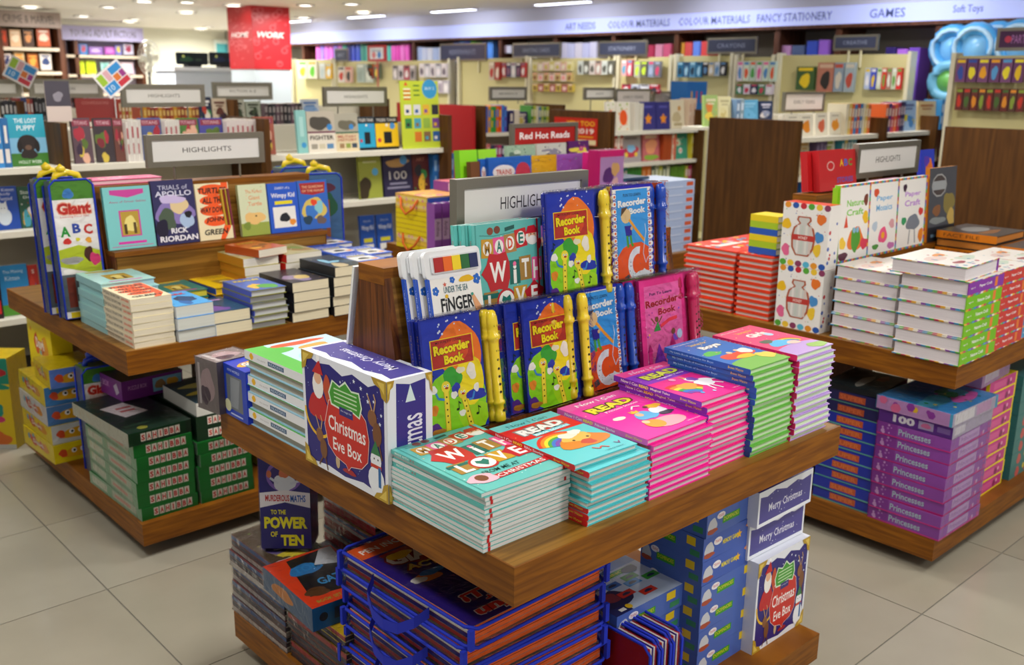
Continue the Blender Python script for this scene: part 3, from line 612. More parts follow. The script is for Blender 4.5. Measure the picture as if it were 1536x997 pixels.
shelf_row(5.2, 1.17, [('f', 112, 141, 178, '#5a4650', PAL, None, '#fff', 'first dark comic face out, leftmost on the upper shelf behind the left table', manga), ('f', 146, 174, 178, '#3a3238', PAL, None, '#fff', 'dark comic with a blond hero and green creature on the upper shelf', manga),
  ('f', 175, 190, 178, '#6a4038', PAL, None, '#fff', 'narrow brown comic right beside the blond hero comic', manga), ('s', 190, 213, 180, ['#d6d2cc', '#cfcac4'], ['#a83848', '#d6d2cc'], 6, 'white comic spines left of the HIGHLIGHTS sign'),
  ('f', 214, 248, 178, '#4a5a90', ['#d8dce8', '#6a5a80', '#c83040'], None, '#fff', 'bluish comic right behind the left table HIGHLIGHTS sign', manga), ('s', 249, 271, 179, ['#d6d2cc'], ['#a83848', '#cfc8c0'], 6, 'white comic spines above the HIGHLIGHTS sign'),
  ('f', 273, 304, 178, '#4a7a38', PAL, None, '#fff', 'green comic peeking over the middle of the HIGHLIGHTS sign', manga), ('f', 306, 341, 178, '#4a4a98', PAL, None, '#fff', 'violet comic peeking over the HIGHLIGHTS sign, right of the green one', manga),
  ('s', 342, 386, 179, ['#d8cfcc'], ['#a83848', '#cfc8c0'], 12, 'reddish white comic spines over the right end of the HIGHLIGHTS sign'), ('f', 388, 418, 176, '#a05848', PAL, None, '#fff', 'reddish comic face out beside the wood upright', manga)], 'upper shelf, middle bay', 'comics on the upper shelf')
def fighter(a): a.rect(0, 0, 1, .48, '#ddd6c8'); a.rect(0, .48, 1, .52, '#6a2048'); a.blob(.45, .72, .35, .18, '#4a463e', 4); a.circ(.8, .62, .1, '#3a86c8'); a.text('FIGHTER', .5, .37, .85, .11, '#2c2a26', .03); a.rect(.1, .1, .32, .22, '#9a9488'); a.rect(.38, .1, .6, .22, '#c8c0a8'); a.rect(.66, .1, .9, .22, '#5a86b0')
def milit(a): a.rect(0, 0, 1, .48, '#d8c8a4'); a.rect(0, .48, 1, .52, '#2a6048'); a.blob(.5, .7, .35, .14, '#6a6656', 4); a.circ(.7, .65, .1, '#3a86c8'); a.text('MILITARY', .5, .4, .8, .07, '#a84038', .02); a.text('HISTORY', .5, .31, .8, .07, '#a84038', .02); a.rect(.15, .1, .35, .22, '#9a7a58'); a.rect(.42, .1, .62, .22, '#8a9a48'); a.rect(.68, .1, .9, .22, '#38485a')
def tank(bg): 
    def f(a): a.rect(0, .06, 1, .8, bg); a.rect(0, 0, 1, .1, '#15171a'); a.rect(.35, .2, .7, .55, '#1a1c20'); a.circ(.15, .3, .08, '#c83040'); a.circ(.5, .75, .06, '#e8e4d8'); a.circ(.75, .72, .12, '#4a90d0'); a.text('TIGER TANK', .5, .9, .9, .09, '#c8c4bc', .02)
    return f
shelf_row(5.2, 1.165, [('f', 452, 467, 166, '#88c0bc', PAL, None, '#fff', 'pale teal tall book left of the FIGHTER book', lambda a: (a.rect(.3, .4, .7, .85, '#a8d4d0'), a.circ(.6, .2, .25, '#3a90c8'))), ('f', 468, 510, 168, '#b8b0a0', PAL, None, '#fff', 'FIGHTER aircraft book with grey warplane picture', fighter), ('f', 510, 545, 171, '#a8a494', PAL, None, '#fff', 'MILITARY HISTORY book with green stripe', milit),
  ('f', 545, 570, 176, '#23303a', PAL, None, '#fff', 'black and cyan tank manual on the upper shelf', tank('#2aa0c8')), ('f', 571, 605, 176, '#16181c', PAL, None, '#fff', 'black and yellow tank manual on the upper shelf', tank('#ecc020'))], 'upper shelf, right bay', 'military books')
# tall lime poster board with book pictures
pa, pb = aty(594, 122, 5.3), aty(652, 222, 5.3)
W_, H_ = pb.x-pa.x, pa.z-1.165
ar = Art(W_, H_, '#c2d23a'); ar.circ(.77, .88, .2, '#3a9ad0'); ar.text('BUY 2', .77, .89, .24, .04, '#e4f4fa'); ar.poly([(.1, .93), (.15, .99), (.2, .93)], '#d84a2c')
for k in range(6): ar.rect(.08, .72+.03*k, .26, .74+.03*k, ['#d84a2c', '#f0e6d0'][k % 2]); 
for k in range(3): ar.rect(.34, .78+.07*k, .5, .8+.07*k, '#4a7a30')
for i in range(4):
    for j in range(3):
        if i or j: ar.rect(.08+.24*i, .1+.2*j, .26+.24*i, .25+.2*j, PAL[(i*5+j*3) % len(PAL)]); ar.rect(.12+.24*i, .13+.2*j, .2+.24*i, .18+.2*j, PAL[(i*3+j*5+2) % len(PAL)])
t = thing('poster_board', 'tall lime green poster board with a grid of book covers', 'poster', stand(pa.x+W_/2, 5.24, 1.17, H_, 0, 4)); part('board', MB().box(-W_/2, W_/2, -H_/2, H_/2, 0, .008, '#c2d23a').mesh('board'), t); part('print', art_mesh([(ar, T(-W_/2, -H_/2, .008))], 'print'), t)
shelf_row(5.2, .86, [('f', -12, 30, 283, '#2a52b0', PAL, None, '#fff', 'blue storybook with a white kitten, second shelf at far left', kitten), ('f', 31, 62, 282, '#2c5a48', PAL, 'Storm|Dog', '#cfe0d8', 'dark green storybook beside the white kitten book')], 'second shelf far left', 'animal stories on the second shelf')
shelf_row(5.2, .42, [('s', -14, 0, 405, ['#2a1a20'], ['#c83030'], 1, 'dark spine at the picture edge'), ('f', 2, 46, 403, '#2f8ac8', PAL, None, '#fff', 'blue storybook with a ginger kitten, lowest shelf at far left', misk), ('f', 47, 62, 401, '#b03028', PAL, 'S', '#e8d0c8', 'red storybook beside the ginger kitten book')], 'lowest shelf', 'animal stories on the lowest shelf')
shelf_row(5.2, .86, [('f', 546, 580, 236, '#98a040', PAL, None, '#fff', 'olive book with a dark hill and blue sticker, right bay', lambda a: (a.blob(.2, .25, .3, .25, '#3a3020', 2), a.circ(.72, .62, .14, '#58a8d8'), a.rect(.2, .84, .8, .88, '#c8cc98'))),
  ('f', 583, 626, 234, '#2c2848', PAL, None, '#fff', 'navy book titled 100 with a blue sticker', lambda a: (a.blob(.5, .8, .4, .1, '#b08850', 2), a.circ(.72, .86, .13, '#4a90c8'), a.text('100', .5, .5, .62, .2, '#c8c4c0', .0), a.rect(.2, .28, .8, .33, '#8a88a0'), a.rect(.1, .18, .9, .23, '#8a88a0'))),
  ('f', 627, 652, 232, '#5a2424', PAL, 'ART', '#a86a58', 'dark red book right of the navy 100 book'), ('s', 653, 684, 231, ['#2a6ab0', '#2a5a98', '#3a6ab8', '#6a3a4a'], ['#8ab0d8'], 5, 'blue spines at the right end of the second shelf')], 'second shelf right', 'books on the second shelf, right bay')
wimp = lambda a: (a.rect(0, 0, 1, 1, '#2455b4'), a.rect(.15, .08, .85, .42, '#e8e6e0'), a.blob(.45, .22, .16, .1, '#20242c', 3), a.rect(.2, .46, .8, .54, '#d8d030'), a.text('Diary of a', .5, .88, .5, .06, '#c8d4e8'), a.text('Wimpy Kid', .5, .74, .8, .12, '#dfe8f8', .02))
shelf_row(5.2, .42, [('f', 549, 571, 326, '#2455b4', PAL, None, '#fff', 'left blue diary book low on the shelf beside the yellow bags', wimp), ('f', 574, 598, 324, '#2455b4', PAL, None, '#fff', 'right blue diary book low on the shelf beside the yellow bags', wimp)], 'lowest shelf right', 'blue diaries on the lowest shelf')
# little price cards clipped on top of the dividers, top-left
def pcard(u, v, size, rot, Y, label, zf=1.17):
    p = aty(u, v, Y); a = Art(size, size*.82, '#e8e4e4'); cl = ['#3a8ed0', '#c83a48', '#d8783a', '#9a3a88', '#9ac03a', '#d8a8b0']
    k = 0
    for (x0, y0, x1, y1) in ((.06, .08, .5, .46), (.53, .08, .94, .3), (.53, .34, .74, .6), (.77, .34, .94, .6), (.06, .5, .28, .92), (.32, .5, .5, .92), (.53, .64, .94, .92)): a.rect(x0, y0, x1, y1, cl[k % 6]); k += 1
    a.text('10', .26, .27, .2, .22, '#d8ecf8')
    t = thing('price_card', label, 'card', T(p.x, Y, p.z) @ RX(90) @ RZ(rot)); part('card', MB().box(-size/2, size/2, -size*.41, size*.41, 0, .003, '#f0eeec').mesh('card'), t); part('print', art_mesh([(a, T(-size/2, -size*.41, .003))], 'print'), t)
    part('clip', MB().tube([(0, 0, -.004), (0, zf-p.z, -.004)], .003, 6, '#c8c8c8', 'plastic', X=RZ(-rot)).mesh('clip'), t)
pcard(170, 118, .165, 38, 5.35, 'tilted square price card with coloured tiles beside the rear HIGHLIGHTS sign')
pcard(31, 108, .18, -30, 7.0, 'tilted price card with coloured tiles in front of the orange bookcase', 1.26)
p = aty(85, 152, 5.3)
t = thing('card_stand', 'tall narrow dark picture card standing on the far left wood upright', 'card', T(p.x, 5.28, 1.387)); part('card', MB().box(-.06, .06, -.004, .004, 0, .2, '#cfc0b8').mesh('card'), t)
a = Art(.12, .2, '#cfc0b8'); a.rect(0, .38, 1, 1, '#4a4650'); a.blob(.5, .62, .2, .12, '#8a8690', 2); part('print', art_mesh([(a, T(-.06, -.0045, 0) @ RX(90))], 'print'), t)
# second gondola row behind the first, seen above it
gondola(.6, 4.9, 6.9, .42, (.5, .9, 1.26), 1.45, 'second gondola row behind the long pale one, only its top in view', (.6, 2.0, 3.5, 4.88), dd=-.04)
shelf_row(6.9, 1.26, [('s', -25, 0, 148, ['#c8b8a0'], ['#a84838'], 3, 'cream spines at the far left'), ('s', 1, 26, 150, ['#2a2a30', '#3a3a44'], ['#d8d8d8'], 4, 'black spines at far left'), ('s', 27, 50, 146, ['#8a2a34', '#3a4a80', '#3a4a80', '#c86a38'], ['#d8d8d8'], 5, 'mixed spines beside the dark picture card'), ('s', 52, 74, 146, ['#1c1c22'], ['#8a8a90'], 4, 'black spines beside the dark picture card'),
  ('f', 118, 176, 148, '#9a2c28', ['#1c1c1c', '#e8e0d0'], None, '#c87a70', 'wide dark red book with a white row of figures, behind the tilted card', lambda a: (a.text('CONFESSIONS', .5, .85, .7, .1, '#c87a70'), a.blob(.55, .15, .3, .12, '#e8e0d0', 3))), ('s', 178, 198, 148, ['#b84838', '#c8a050'], ['#e8d8b8'], 4, 'red spines below the rear HIGHLIGHTS sign'), ('s', 210, 300, 160, ['#b04030', '#d8a030', '#b05828', '#8a2c28'], ['#e8c878'], 16, 'orange and red spines under the rear HIGHLIGHTS sign'),
  ('f', 302, 322, 146, '#1f2a48', PAL, None, '#fff', 'navy book at the right foot of the rear HIGHLIGHTS sign'), ('f', 323, 345, 148, '#d8c8b0', ['#3a2a38', '#6a3a30'], None, '#6a3a30', 'cream novel with a dark figure'), ('f', 348, 372, 150, '#b8b8a8', ['#1c2418', '#3a4a30'], None, '#28301c', 'grey novel with black leaves, left of its twin'), ('f', 374, 396, 152, '#a8b0a0', ['#1c2418', '#3a4a30'], None, '#28301c', 'grey novel with black leaves, right of its twin'),
  ('s', 398, 455, 155, ['#5a4a50', '#23232a', '#3a3a44', '#6a5060'], ['#a8a0a0'], 10, 'dark spines left of the second HIGHLIGHTS sign'), ('f', 457, 484, 149, '#cfd8e4', ['#4a7ac0', '#8ab0e0'], None, '#4a7ac0', 'white book with blue waves left of the second HIGHLIGHTS sign')], 'second gondola row', 'books on the second gondola row', 0)
def px_sign(u0, u1, v0, v1, Y, txt, label, bg='#dcdad4', fg='#57534c', fr='metal', bar=.02, frcol='#9a978e', tw=.42, th=.24, zb=None, bold=0):
    a, b = aty(u0, v0, Y), aty(u1, v0, Y); h = a.z-aty(u0, v1, Y).z
    return sign(a.x, b.x, Y, a.z-h, a.z, txt, label, zb if zb else a.z-h-.16, bg=bg, fg=fg, fr=fr, bar=bar, frcol=frcol, tw=tw, th=th, bold=bold)
px_sign(180, 305, 126, 161, 5.58, 'HIGHLIGHTS', 'rear HIGHLIGHTS sign in dull steel frame right of the tilted price card', tw=.42, bar=.025, zb=1.32)
px_sign(484, 579, 130, 160, 5.58, 'HIGHLIGHTS', 'second rear HIGHLIGHTS sign, left of the lime poster board', tw=.4, bar=.022, zb=1.32)
px_sign(42, 152, 118, 147, 7.1, 'FICTION', 'steel framed FICTION sign half hidden by the dark picture card', tw=.25, bar=.03, zb=1.4)
px_sign(-60, 29, 118, 147, 7.1, 'FICTION', 'cut off steel framed sign at the left picture edge', tw=.3, bar=.03, zb=1.4)
px_sign(318, 407, 123, 150, 7.3, 'FICTION A-Z', 'steel framed FICTION A-Z sign below the red banner', tw=.5, bar=.03, zb=1.4)
# ================================================================ gondolas beyond the rear table
gondola(6.1, 7.36, 5.5, .5, (.36, .65, .935, 1.205), 1.374, 'gondola beyond the rear table with star books on top', (6.12, 7.34), back='#8a5a34', dd=.0)
def orange_egg(a): a.rect(0, 0, 1, 1, '#e4dfd0'); a.ell(.5, .45, .3, .27, '#e8561c', 20); a.dots(10, (.1, .05, .9, .95), .06, ['#c8503c', '#9ab03a', '#e0a040'], 4)
def star_bk(a): a.rect(0, 0, 1, 1, '#2f2f80'); a.star(.5, .38, .27, '#f0921c', 5, .55); a.rect(.2, .78, .8, .86, '#5a5ab0')
def pale_art(a): a.rect(0, 0, 1, 1, '#e6dcc0'); a.blob(.4, .4, .3, .2, '#c8b890', 3); a.circ(.6, .7, .12, '#d09a50'); a.rect(.2, .1, .8, .2, '#b8a880')
shelf_row(5.5, 1.205, [('f', 918, 932, 153, '#e4dfd0', PAL, None, '#fff', 'half hidden cream book with an orange oval', orange_egg), ('f', 934, 954, 153, '#e4dfd0', PAL, None, '#fff', 'cream book with a big orange oval on the star shelf', orange_egg), ('s', 956, 969, 153, ['#dcd8cc', '#d4d0c0'], ['#dcd8cc'], 2, 'blank cream spines between the oval and star books'),
  ('f', 971, 992, 153, '#2f2f80', PAL, None, '#fff', 'left blue book with an orange star', star_bk), ('f', 994, 1014, 153, '#2f2f80', PAL, None, '#fff', 'right blue book with an orange star', star_bk), ('f', 1016, 1036, 150, '#e6dcc0', PAL, None, '#fff', 'cream rounded book right of the orange star books', pale_art), ('s', 1037, 1048, 147, ['#e0c8b0'], ['#d0a890'], 2, 'pinkish spines at the right end of the star shelf')], 'star shelf', 'books on the star shelf')
def car_art(a): a.rect(0, 0, 1, 1, '#a8a0a4'); a.blob(.5, .35, .38, .18, '#c83a50', 2); a.blob(.5, .45, .2, .14, '#8ac8f0', 4); a.circ(.25, .25, .08, '#f0d040'); a.circ(.75, .25, .08, '#f0d040'); a.rect(.2, .75, .8, .83, '#7a7078')
def pink_art(a): a.rect(0, 0, 1, 1, '#c86a70'); a.blob(.5, .5, .35, .25, '#e89a70', 2); a.blob(.5, .12, .4, .1, '#88b040', 4); a.rect(.15, .78, .85, .88, '#e8c8b0')
def flow_art(a): a.rect(0, 0, 1, 1, '#3e9a80'); a.circ(.5, .3, .13, '#f0f0e8'); a.circ(.5, .3, .06, '#e87030'); a.blob(.3, .6, .2, .15, '#d8e8c8', 3); a.dots(6, (.1, .5, .9, .9), .05, ['#e8e0c0', '#e87058'], 3)
shelf_row(5.5, .935, [('s', 921, 938, 200, ['#b8342c', '#c04a3c', '#e0d8cc'], ['#e8d8c8'], 4, 'red spines on the second shelf below the ovals'), ('f', 941, 970, 199, '#a8a0a4', PAL, None, '#fff', 'grey book with a red smiling car', car_art), ('f', 973, 998, 199, '#c86a70', PAL, None, '#fff', 'pink book with green grass beside the car book', pink_art),
  ('s', 999, 1012, 199, ['#a8441c'], ['#a8441c'], 2, 'rust red spines in the shelf gap'), ('s', 1012, 1018, 199, ['#e0d0b8', '#d85a40'], ['#d85a40'], 2, 'thin cream spines beside the green flower book'), ('f', 1019, 1040, 198, '#3e9a80', PAL, None, '#fff', 'green book with a white flower', flow_art), ('s', 1041, 1049, 197, ['#d8c838', '#3a4a90'], ['#e8e0a0'], 2, 'yellow spines at the shelf end')], 'second shelf', 'books on the second shelf beyond the rear table')
shelf_row(5.5, .65, [('s', 921, 944, 250, ['#c85a48', '#4a98a8', '#3a8a98'], ['#e8d8c8'], 6, 'red and teal spines low on the star gondola'), ('s', 944, 966, 249, ['#3a8a3c', '#48983c'], ['#3a8a3c'], 4, 'green spines low on the star gondola'), ('s', 966, 980, 248, ['#e87a28'], ['#f0b078'], 2, 'orange spines low on the star gondola'),
  ('s', 980, 1008, 248, ['#5a7068', '#b8c0a8', '#c8d050'], ['#e0e4c8'], 5, 'grey green spines low on the star gondola'), ('s', 1009, 1030, 248, ['#5a8a2c', '#6a9a34'], ['#5a8a2c'], 4, 'olive spines low on the star gondola'), ('s', 1031, 1047, 248, ['#c8c840', '#c03a60', '#d84a78'], ['#e8d0d8'], 4, 'yellow and crimson spines low on the star gondola')], 'third shelf', 'books low on the star gondola')
# wide end panel left of it, with the 2019 poster
pn, pf = aty(916, 167, 5.5), atx(826, 165, 6.08)
gp = thing('end_panel_board', 'brown veneered end board carrying the red KRAVEN TOO 2019 style poster', 'panel', T(6.06, 5.46, 0))
gp['label'] = 'brown veneered gondola end board carrying a red poster dated 2019'
part('board', MB().box(0, .035, 0, max(.5, pf.y-5.46), 0, 1.374, '#fff', 'wood_panel').mesh('board'), gp)
qa, qb = atx(833, 175, 6.06), atx(896, 219, 6.06); W_, H_ = qa.y-qb.y, qa.z-qb.z
a = Art(W_, H_, '#c8281c'); a.rect(.02, .02, .98, .2, '#e8d8a8'); a.text('YEN TOO', .62, .8, .66, .19, '#f0b828', .02); a.text('2019', .72, .52, .42, .2, '#f4e8e0', .02); a.rect(.4, .28, .92, .34, '#e89a28')
t = thing('poster', 'red poster with yellow letters and 2019 on the brown end board', 'poster', T(6.055, qb.y, qb.z)); part('sheet', MB().box(-.006, 0, 0, W_, 0, H_, '#c8281c').mesh('sheet'), t)
part('print', art_mesh([(a, T(-.006, W_, 0) @ RZ(-90) @ RX(90))], 'print'), t)
# gondola between it and the long one: red end panel, coloured spines
ya = 6.5
x0, x1 = aty(719, 200, ya).x, aty(828, 200, ya).x
gondola(x0-.02, x1+.1, ya, .45, (.5, .86, 1.165), 1.40, 'short gondola with rainbow spines, left of the Red Hot Reads sign', (x0, x1+.08), dd=.02)
pr = atx(690, 158, x0-.04); t = thing('red_panel', 'tall plain red panel at the end of the rainbow spine gondola', 'panel', T(x0-.09, ya-.02, .3))
part('panel', MB().box(0, .03, 0, 1.1, 0, 1.1, '#b8242a', 'card').mesh('panel'), t)
shelf_row(ya, 1.165, [('s', 722, 763, 158, ['#3a8ad8', '#5a4ab0', '#3a62c0', '#e8a020', '#38a048', '#2f9a3c', '#e8661c', '#e04a20'], ['#3a8ad8', '#f0c040', '#3a62c0'], 10, 'rainbow spines right of the red panel'),
  ('s', 766, 782, 165, ['#2a2a60', '#e8e0d0'], ['#e8e0d0'], 2, 'dark spines beside the rainbow group'), ('f', 783, 798, 168, '#4a3a70', ['#d8d0b8', '#c8b860'], None, '#e8e0d0', 'violet book above the Red Hot Reads sign'), ('s', 799, 826, 158, ['#4a8a40', '#b8c840', '#e0dcc8', '#3a78a0', '#a8c040'], ['#e8e8c8'], 7, 'green and yellow spines above the Red Hot Reads sign')], 'rainbow shelf', 'books on the rainbow spine gondola')
shelf_row(ya, .86, [('s', 722, 738, 215, ['#d87a78', '#e8a8a0'], ['#e8c8c0'], 3, 'pink spines under the rainbow shelf'), ('s', 739, 765, 217, ['#2a3a60', '#8a4a70', '#c83a78'], ['#d8d8e8'], 5, 'navy and plum spines under the rainbow shelf')], 'lower rainbow shelf', 'books under the rainbow shelf')
# G3: wide brown end panel and its long shelves to the right
Y3 = 3.5; X3 = aty(1190, 181, Y3).x; yf3 = atx(1068, 177.5, X3).y
gondola(X3, 7.66, Y3, yf3-Y3, (.45, .73, 1.01, 1.268), 1.382, 'gondola right of the wide brown end board, picture books on its shelves', (X3+.02, aty(1322, 175, Y3).x, 7.64), dd=.0)
t = thing('end_board', 'widest brown veneered end board, right of the pale blue box stack', 'panel', T(X3-.03, Y3-.05, 0)); part('board', MB().box(0, .03, 0, yf3-Y3+.05, 0, 1.382, '#fff', 'wood_panel').mesh('board'), t)
def anim(c1, s):
    return lambda a: (a.rect(0, 0, 1, 1, '#ece6d4'), a.blob(.5, .42, .3, .24, c1, s), a.circ(.62, .62, .1, c1), a.rect(.2, .82, .8, .88, '#b8b0a0'))
shelf_row(Y3, 1.268, [('f', 1192, 1211, 172, '#ece6d4', PAL, None, '#fff', 'cream picture book with a grey green animal', anim('#4a6a5a', 3)), ('f', 1212, 1232, 172, '#ece6d4', PAL, None, '#fff', 'cream picture book with an orange and green shape', anim('#e8902c', 5)), ('f', 1236, 1254, 170, '#ece6d4', PAL, None, '#fff', 'cream picture book with a red shape', anim('#d86a4a', 6)),
  ('f', 1257, 1274, 169, '#ece6d4', PAL, None, '#fff', 'cream picture book with a round orange shape', anim('#f09a20', 7)), ('s', 1275, 1312, 155, ['#d8d0b8', '#e0c060', '#d86a38', '#3a80c0', '#c04030', '#2f78b8'], ['#e8e0c8'], 9, 'orange and blue spines right of the cream picture books')], 'long shelf right of the brown board', 'cream picture books')
shelf_row(Y3, 1.268, [('s', 1334, 1352, 155, ['#e86a30', '#4a3a80', '#c83a5a'], ['#e8d0c0'], 4, 'orange and crimson spines beyond the second upright'), ('s', 1353, 1364, 152, ['#b82a50', '#3a2a50', '#2c3a70'], ['#d8c8d0'], 3, 'crimson and navy spines beyond the second upright'), ('f', 1365, 1388, 151, '#9ab8d8', ['#d8c830', '#4a8ac8'], None, '#5a6a9a', 'blue picture book with a yellow shape'), ('f', 1390, 1417, 152, '#e0c890', ['#d87a3c', '#c8a860'], None, '#b87840', 'tan picture book beside the blue one'), ('s', 1418, 1430, 149, ['#3a8ac8', '#d8e4ec'], ['#e8f0f4'], 3, 'sky blue spines behind the far right end board')], 'second bay shelf', 'picture books in the second bay')
def kids(a): a.rect(0, 0, 1, 1, '#4a88b8'); a.rect(0, 0, 1, .3, '#e8c030'); [(a.circ(x, .45, .08, '#7a4a30'), a.rect(x-.09, .15, x+.09, .4, c)) for x, c in ((.25, '#3a4ab0'), (.5, '#e8a020'), (.75, '#c83a48'))]
shelf_row(Y3, 1.01, [('f', 1190, 1212, 211, '#4a88b8', PAL, None, '#fff', 'blue picture book with three cartoon children', kids), ('f', 1213, 1228, 209, '#d8c8a8', ['#e09a30', '#8a8a90'], None, '#c8a060', 'sand picture book right of the three children'), ('s', 1230, 1246, 209, ['#5a4a70', '#6a5a80'], ['#8a7a98'], 3, 'plum spines above the red alphabet books'), ('f', 1248, 1266, 207, '#ece8d8', ['#b8cc70', '#98b0a8'], None, '#a8b050', 'cream and green picture book leaning above the red books'), ('s', 1268, 1290, 205, ['#3a8aa0', '#d8c060', '#2c6a90', '#58a0a8'], ['#d8e0d8'], 5, 'teal spines left of the right HIGHLIGHTS sign')], 'middle shelf', 'picture books on the middle shelf')
shelf_row(Y3, 1.01, [('f', 1382, 1398, 210, '#e0e4d0', ['#8ab8a0', '#e0c060'], None, '#80a890', 'pale picture book at the right, middle shelf'), ('s', 1399, 1404, 208, ['#e8b830'], ['#e8b830'], 1, 'yellow spine at the right, middle shelf'), ('f', 1405, 1417, 207, '#c8ccb0', ['#98a878', '#e0d8a8'], None, '#a0a878', 'sage picture book beside the far right end board')], 'middle shelf right', 'picture books at the right, middle shelf')
shelf_row(Y3, .73, [('f', 1187, 1206, 270, '#3a8ac8', ['#e8d040', '#e85a3a', '#f0f0e8'], None, '#e8f0f8', 'blue picture book low beside the wide brown board'), ('s', 1207, 1216, 268, ['#2a6ab0', '#3a9ad0'], ['#d8e8f0'], 2, 'blue spines left of the red alphabet books')], 'low shelf', 'picture books on the low shelf')
# upright end strip + side board of the star gondola, and G4 at the far right
X4 = 5.7; y4 = atx(1418, 189, X4).y
t = thing('end_board', 'brown veneered end board at the right picture edge', 'panel', T(X4, 1.5, 0)); part('board', MB().box(0, .04, 0, y4-1.5, 0, 1.385, '#fff', 'wood_panel').mesh('board'), t)
p = aty(1436, 195, y4-.2)
make(box_proto(.3, .25, .05, None, {}, col='#6a4a98'), 'book', 'flat purple book lying on top of the far right end board', 'book', T(6.05, 2.0, 1.39))
gondola(X4+.04, 6.22, 1.6, .9, (.5, .9, 1.36), 1.36, 'gondola behind the far right end board', (X4+.06, 6.2), dd=-.05)
# row of books standing above the wide brown board (second row gondola behind)
Yr = 4.25
xr0, xr1 = aty(1060, 190, Yr).x, aty(1250, 190, Yr).x
xs0 = aty(1104, 190, Yr).x
g_ = gondola(xs0, xr1, Yr, .25, (.5, .95, 1.305), 1.33, 'gondola row showing over the top of the wide brown board', (xs0+.02, (xs0+xr1)/2, xr1-.02), dd=-.06)
part('shelf_wing', MB().box(xr0-xs0, 0, .02, .22, 1.285, 1.305, '#e6e3d4', 'matt').mesh('shelf_wing'), g_)
shelf_row(Yr, 1.305, [('f', 1068, 1088, 143, '#a8c878', ['#f0d850', '#e88a40'], None, '#e8e4c0', 'green and yellow book above the wide brown board'), ('f', 1089, 1108, 145, '#ece6b8', ['#e8e0a8', '#d8c880'], None, '#c8c090', 'pale yellow book above the wide brown board'), ('s', 1109, 1121, 148, ['#6a8ab0', '#8aa0b0'], ['#c8d8e8'], 2, 'grey blue spines above the wide brown board'), ('f', 1122, 1148, 150, '#5aa0c8', ['#6ab0d8', '#4a90b8'], None, '#88c0e0', 'sky blue book above the wide brown board'), ('f', 1150, 1170, 152, '#1f2f50', ['#d8d0c8', '#8a90a8'], None, '#c8c8d8', 'navy book above the wide brown board'),
  ('s', 1172, 1240, 172, ['#e8e2d0', '#e0dac8', '#ece6d8'], ['#d8d0c0'], 12, 'cream spines above the right end of the brown board')], 'row above the brown board', 'books above the brown board')
# blue display box with pencils
p = aty(1042, 160, 5.75); a = Art(.3, .36, '#1d6fc0'); 
for k in range(3): a.rect(.2+.25*k, .45, .26+.25*k, .75, ['#e8b030', '#d84030', '#c83a68'][k])
make(box_proto(.3, .36, .2, None, {'top': a}, col='#1d6fc0'), 'display_box', 'bright blue display box with three pencils above the star books', 'box', stand(aty(1045, 150, 5.78).x, 5.98, 1.26, .36))
# stationery racks with pegboards, in front of the wall
XR = 8.05
def rack(u0, u1, vt, label, X=XR, col='#cfc68e'):
    a, b = atx(u0, vt, X), atx(u1, vt, X); t = thing('pegboard_rack', label, 'rack', T(X, b.y, 0)); W = a.y-b.y
    part('pegboard', MB().box(0, .03, .02, W-.02, .1, a.z, col, 'matt').mesh('pegboard'), t)
    for y in (0, W-.03): part('frame_post', MB().box(-.05, .06, y, y+.03, 0, a.z+.02, '#e2dcc0', 'plastic').mesh('frame_post'), t)
    part('base_shelf', MB().box(-.35, .0, .03, W-.03, .1, .14, col, 'matt').mesh('base_shelf'), t)
    return a.z
RK = [(504, 678, 92, 'pale pegboard rack below the lilac fascia, left'), (690, 795, 88, 'pegboard rack with rolls and ribbons'), (797, 928, 88, 'pegboard rack with tape rolls'), (930, 1012, 86, 'pegboard rack with lime and pink packs'), (1016, 1104, 84, 'pegboard rack with blue pen packs'), (1106, 1166, 86, 'pegboard rack with pencil packs under green headers'), (1170, 1371, 83, 'widest pegboard rack with a yellow bucket pack')]
for u0, u1, v, lb in RK: rack(u0, u1, v, lb)
rack(440, 502, 90, 'narrow pegboard rack below and right of the red banner', 8.1); rack(1432, 1580, 84, 'pegboard rack with purple balloon packs at the far right', 6.6)
def hang(items, X, lb, base=0):
    for k, (u0, u1, v0, v1, c, c2, n) in enumerate(items):
        a, b = atx(u0, v0, X-.06), atx(u1, v1, X-.06); W = (a.y-b.y)/n; H = a.z-b.z; 
        for i in range(n):
            y = b.y+W*i; cc = c[i % len(c)]; dd = c2[i % len(c2)]
            ar = Art(W*.9, H, cc); ar.blob(.5, .4, .3, .28, dd, i+k); ar.rect(.1, .82, .9, .95, c2[(i+1) % len(c2)])
            t = thing('hanging_pack', lb, 'pack', T(X-.05, y, b.z), lb)
            part('card', MB().box(-.03, 0, W*.05, W*.95, 0, H, cc).mesh('card'), t); part('print', art_mesh([(ar, T(-.03, W*.95, 0) @ RZ(-90) @ RX(90))], 'print'), t)
            part('peg', MB().tube([(0, W*.5, H*.96), (.06, W*.5, H*.98)], .004, 5, '#c8c8c0', 'metal').mesh('peg'), t)
hang([(552, 572, 96, 118, ['#5a6a58', '#c83a20'], ['#e8c830', '#d86a28'], 2)], XR, 'yellow and red glove packs on the left pegboard')
hang([(448, 478, 92, 118, ['#e8e4d0', '#d8e8c8'], ['#6ac838', '#e8b830'], 2), (480, 500, 95, 118, ['#e8b840', '#d0d4d0'], ['#e0e8e8', '#b8c8c8'], 2)], 8.1, 'cream and lime packs below the red banner')
